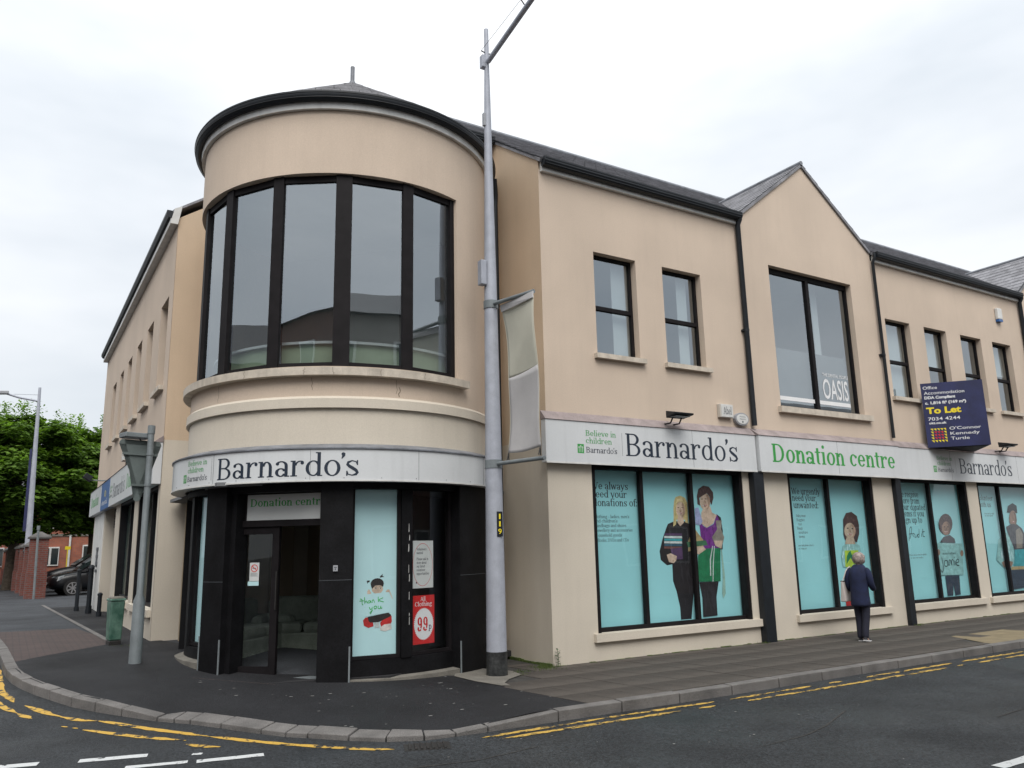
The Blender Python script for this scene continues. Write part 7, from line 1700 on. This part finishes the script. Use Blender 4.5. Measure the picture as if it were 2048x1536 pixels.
def loft(name, rings, m, n=20, thick=None, wob=0.0, closed_ends=True):
    mb = MB(); vs = []
    for (c, rx, ry, ax, ay) in rings:
        for k in range(n):
            a = 2 * PI * k / n; w = 1 + wob * math.sin(a * 5 + c.z * 23) ; vs.append(c + ax * rx * math.cos(a) * w + ay * ry * math.sin(a) * w)
    fs = [(i * n + k, i * n + (k + 1) % n, (i + 1) * n + (k + 1) % n, (i + 1) * n + k) for i in range(len(rings) - 1) for k in range(n)]
    if closed_ends: fs += [tuple(range(n)), tuple((len(rings) - 1) * n + k for k in range(n - 1, -1, -1))]
    mb.add(vs, fs); o = mb.build(name, m, t, smooth=True, auto=70); s_ = o.modifiers.new('sub', 'SUBSURF'); s_.levels = 1; s_.render_levels = 2; return o
loft('cardigan', [(B(-.01, 0, .615), .165, .165, fw, lf), (B(-.015, 0, .66), .168, .168, fw, lf), (B(-.01, 0, .80), .155, .160, fw, lf), (B(0, 0, .95), .14, .152, fw, lf), (B(.0, 0, 1.10), .135, .158, fw, lf),
                  (B(.015, 0, 1.22), .128, .165, fw, lf), (B(.04, 0, 1.30), .11, .145, fw, lf), (B(.07, 0, 1.35), .085, .10, fw, lf), (B(.09, 0, 1.375), .065, .075, fw, lf)], 'navycloth', wob=.012)
for s, a3 in ((1, (B(.12, .235, .90), B(.20, .17, .88))), (-1, (B(.16, -.245, .92), B(.25, -.17, .955)))):
    mb = MB(); mb.tube([B(.04, s * .13, 1.30), B(.03, s * .21, 1.24), B(.0, s * .245, 1.10), B(.03, s * .255, .97), a3[0], a3[1]], [.055, .066, .060, .056, .050, .040], 16); o = mb.build('sleeve', 'navycloth', t, smooth=True, auto=70)
    sd = o.modifiers.new('sub', 'SUBSURF'); sd.levels = 1; sd.render_levels = 1
hz = Vector((0, 0, 0))
for s, pts in ((1, [(B(0, .085, .80), .10, .088), (B(.02, .085, .62), .085, .078), (B(.035, .082, .44), .070, .066), (B(.01, .078, .26), .064, .060), (B(-.015, .075, .10), .060, .056), (B(.0, .077, .055), .058, .052)]),
               (-1, [(B(0, -.085, .80), .10, .088), (B(.01, -.085, .62), .085, .078), (B(.0, -.082, .44), .070, .066), (B(-.06, -.075, .28), .064, .060), (B(-.115, -.072, .12), .060, .056), (B(-.10, -.074, .075), .058, .052)])):
    loft('trouser_leg', [(c, a, b, fw, lf) for c, a, b in pts], 'darkcloth', 16, wob=.02)
# hair
mb = MB(); HC = B(.125, 0, 1.475); ns, nt = 20, 12
for i in range(nt + 1):
    ph = -1.15 + (PI / 2 + 1.15) * i / nt
    for k in range(ns):
        a = 2 * PI * k / ns; d_ = fw * math.cos(a) + lf * math.sin(a); face = max(0, math.cos(a)); low = max(0, -math.sin(ph))
        rr = .122 * (1 + .06 * math.sin(a * 5 + i * 1.3) + .05 * mnoise.noise(Vector((math.cos(a) * 3, math.sin(a) * 3, i * .7)))) * (1 - .55 * face * (1 if ph < .35 else 0)); 
        mb.v.append(tuple(HC + d_ * rr * math.cos(ph) * .93 + Vector((0, 0, .118 * math.sin(ph)))))
mb.f = [(i * ns + k, i * ns + (k + 1) % ns, (i + 1) * ns + (k + 1) % ns, (i + 1) * ns + k) for i in range(nt) for k in range(ns)]; mb.mi = [0] * len(mb.f)
mb.build('hair', 'greyhair', t, smooth=True, auto=80)
# face details (turned away)
mb = MB(); mb.tube([B(.21, 0, 1.47), B(.235, 0, 1.445), B(.215, 0, 1.435)], [.010, .014, .010], 8); mb.build('nose', 'skin', t, smooth=True)
for s in (1, -1):
    mb = MB(); mb.tube([B(.205, s * .028, 1.48), B(.213, s * .028, 1.48)], .009, 8); mb.build('eye', 'p_dark', t); mb = MB(); mb.obox(B(.13, s * .086, 1.455), fw * .018, lf * .008, Vector((0, 0, .028))); mb.build('ear', 'skin', t, bevel=.006)
mb = MB(); mb.obox(B(.212, 0, 1.415), fw * .006, lf * .022, Vector((0, 0, .005))); mb.build('mouth', 'p_brown', t)
for (f, l, z, tilt) in ((.05, .078, .045, 0), (-.075, -.075, .05, .03)):
    mb = MB(); mb.hexa([B(f - .10, l - .035, .012 + tilt), B(f + .14, l - .04, .012), B(f + .14, l + .04, .012), B(f - .10, l + .035, .012 + tilt)], [B(f - .08, l - .032, .085 + tilt), B(f + .12, l - .034, .055), B(f + .12, l + .034, .055), B(f - .08, l + .032, .085 + tilt)])
    sh_ = mb.build('shoe', 'shoe', t, bevel=.012)
    mb = MB(); mb.hexa([B(f - .105, l - .04, .0 + tilt), B(f + .15, l - .043, .0), B(f + .15, l + .043, .0), B(f - .105, l + .04, .0 + tilt)], [B(f - .105, l - .04, .024 + tilt), B(f + .15, l - .043, .022), B(f + .15, l + .043, .022), B(f - .105, l + .04, .024 + tilt)]); mb.build('sole', 'shoewhite', sh_, bevel=.004)
bag = thing('shoulder_bag', tuple(B(.0, .30, .85)), 'cream shoulder bag hanging at the left side of the walking woman', 'bag')
mb = MB(); mb.hexa([B(-.10, .27, .70), B(.20, .27, .70), B(.20, .40, .70), B(-.10, .40, .70)], [B(-.12, .30, 1.07), B(.22, .30, 1.07), B(.22, .345, 1.07), B(-.12, .345, 1.07)]); mb.build('body', 'bag', bag, bevel=.02)
mb = MB(); mb.tube([B(-.08, .32, 1.06), B(-.02, .25, 1.26), B(.05, .19, 1.335), B(.12, .25, 1.26), B(.18, .32, 1.06)], .010, 6); mb.build('strap', 'bag', bag)
mb = MB(); mb.obox(B(.05, .325, 1.07), fw * .16, lf * .022, Vector((0, 0, .008))); mb.build('top_edge', 'p_brown', bag)

# ================================================================== ACROSS THE STREET (seen mirrored in the panes)
def opp(x0, x1, y0, y1, h, m, label, pitch=True):
    t = thing('terrace_building', ((x0 + x1) / 2, y0, -.1), label, 'building')
    mb = MB(); mb.box(x0, x1, y1, y0, -.1, h); mb.build('wall', m, t)
    mb = MB(); mb.prism([(x0 - .1, y0 + .25, h), (x0 - .1, (y0 + y1) / 2, h + 2.2), (x0 - .1, y1 - .2, h)], (x1 - x0 + .2, 0, 0)); mb.build('roof', 'opp_roof', t)
    x = x0 + 1.1
    while x + 1.2 < x1:
        for z in (1.0, h - 2.4):
            mb = MB(); mb.box(x, x + 1.0, y0, y0 + .04, z, z + 1.5); w = mb.build('window', 'white', t)
            mb = MB(); mb.box(x + .08, x + .92, y0 + .041, y0 + .05, z + .08, z + 1.42); mb.build('pane', 'carglass', w)
        x += 2.3
opp(-46, -14.5, -13.6, -23, 11.6, 'opp_brick', 'brick terrace across the street mirrored in the tower glass')
opp(-5.0, 4.2, -13.6, -23, 9.2, 'opp_wall', 'pale rendered house across the street mirrored in the shop windows')
opp(9.5, 34, -13.6, -22, 7.0, 'opp_brick', 'long brick terrace across the street further down')
t = thing('terrace_building', (-24, 12, -.1), 'brick building on the far side of the side street mirrored in the tower glass', 'building')
mb = MB(); mb.box(-34, -24, -2, 24, -.1, 9.0); mb.build('wall', 'opp_brick', t); mb = MB(); mb.prism([(-24 + .3, -2.1, 9.0), (-29, -2.1, 12), (-34.3, -2.1, 9.0)], (0, 26.2, 0)); mb.build('roof', 'opp_roof', t)
for k in range(8):
    for z in (1.2, 5.6): mb = MB(); mb.box(-24, -23.95, -1 + k * 3.1, .3 + k * 3.1, z, z + 1.7); w = mb.build('window', 'white', t); mb = MB(); mb.box(-23.949, -23.94, -.9 + k * 3.1, .2 + k * 3.1, z + .1, z + 1.6); mb.build('pane', 'carglass', w)
t = thing('utility_pole', (8.3, -9.6, 0), 'tall utility pole with a grey box across the street mirrored in the tower glass', 'pole')
mb = MB(); mb.tube([(8.3, -9.6, -.1), (8.3, -9.6, 13.5)], [.16, .11], 14); mb.build('pole', 'bark', t, smooth=True)
mb = MB(); mb.box(7.75, 8.2, -9.85, -9.35, 8.2, 9.3); mb.build('box', 'opp_wall', t, bevel=.02); mb = MB(); mb.tube([(7.95, -9.6, 8.2), (7.9, -9.6, 7.9), (8.15, -9.6, 7.6)], .025, 8); mb.build('cable', 'gutter', t)
print('objects', len(bpy.data.objects), 'tris', sum(len(m.polygons) for m in bpy.data.meshes))
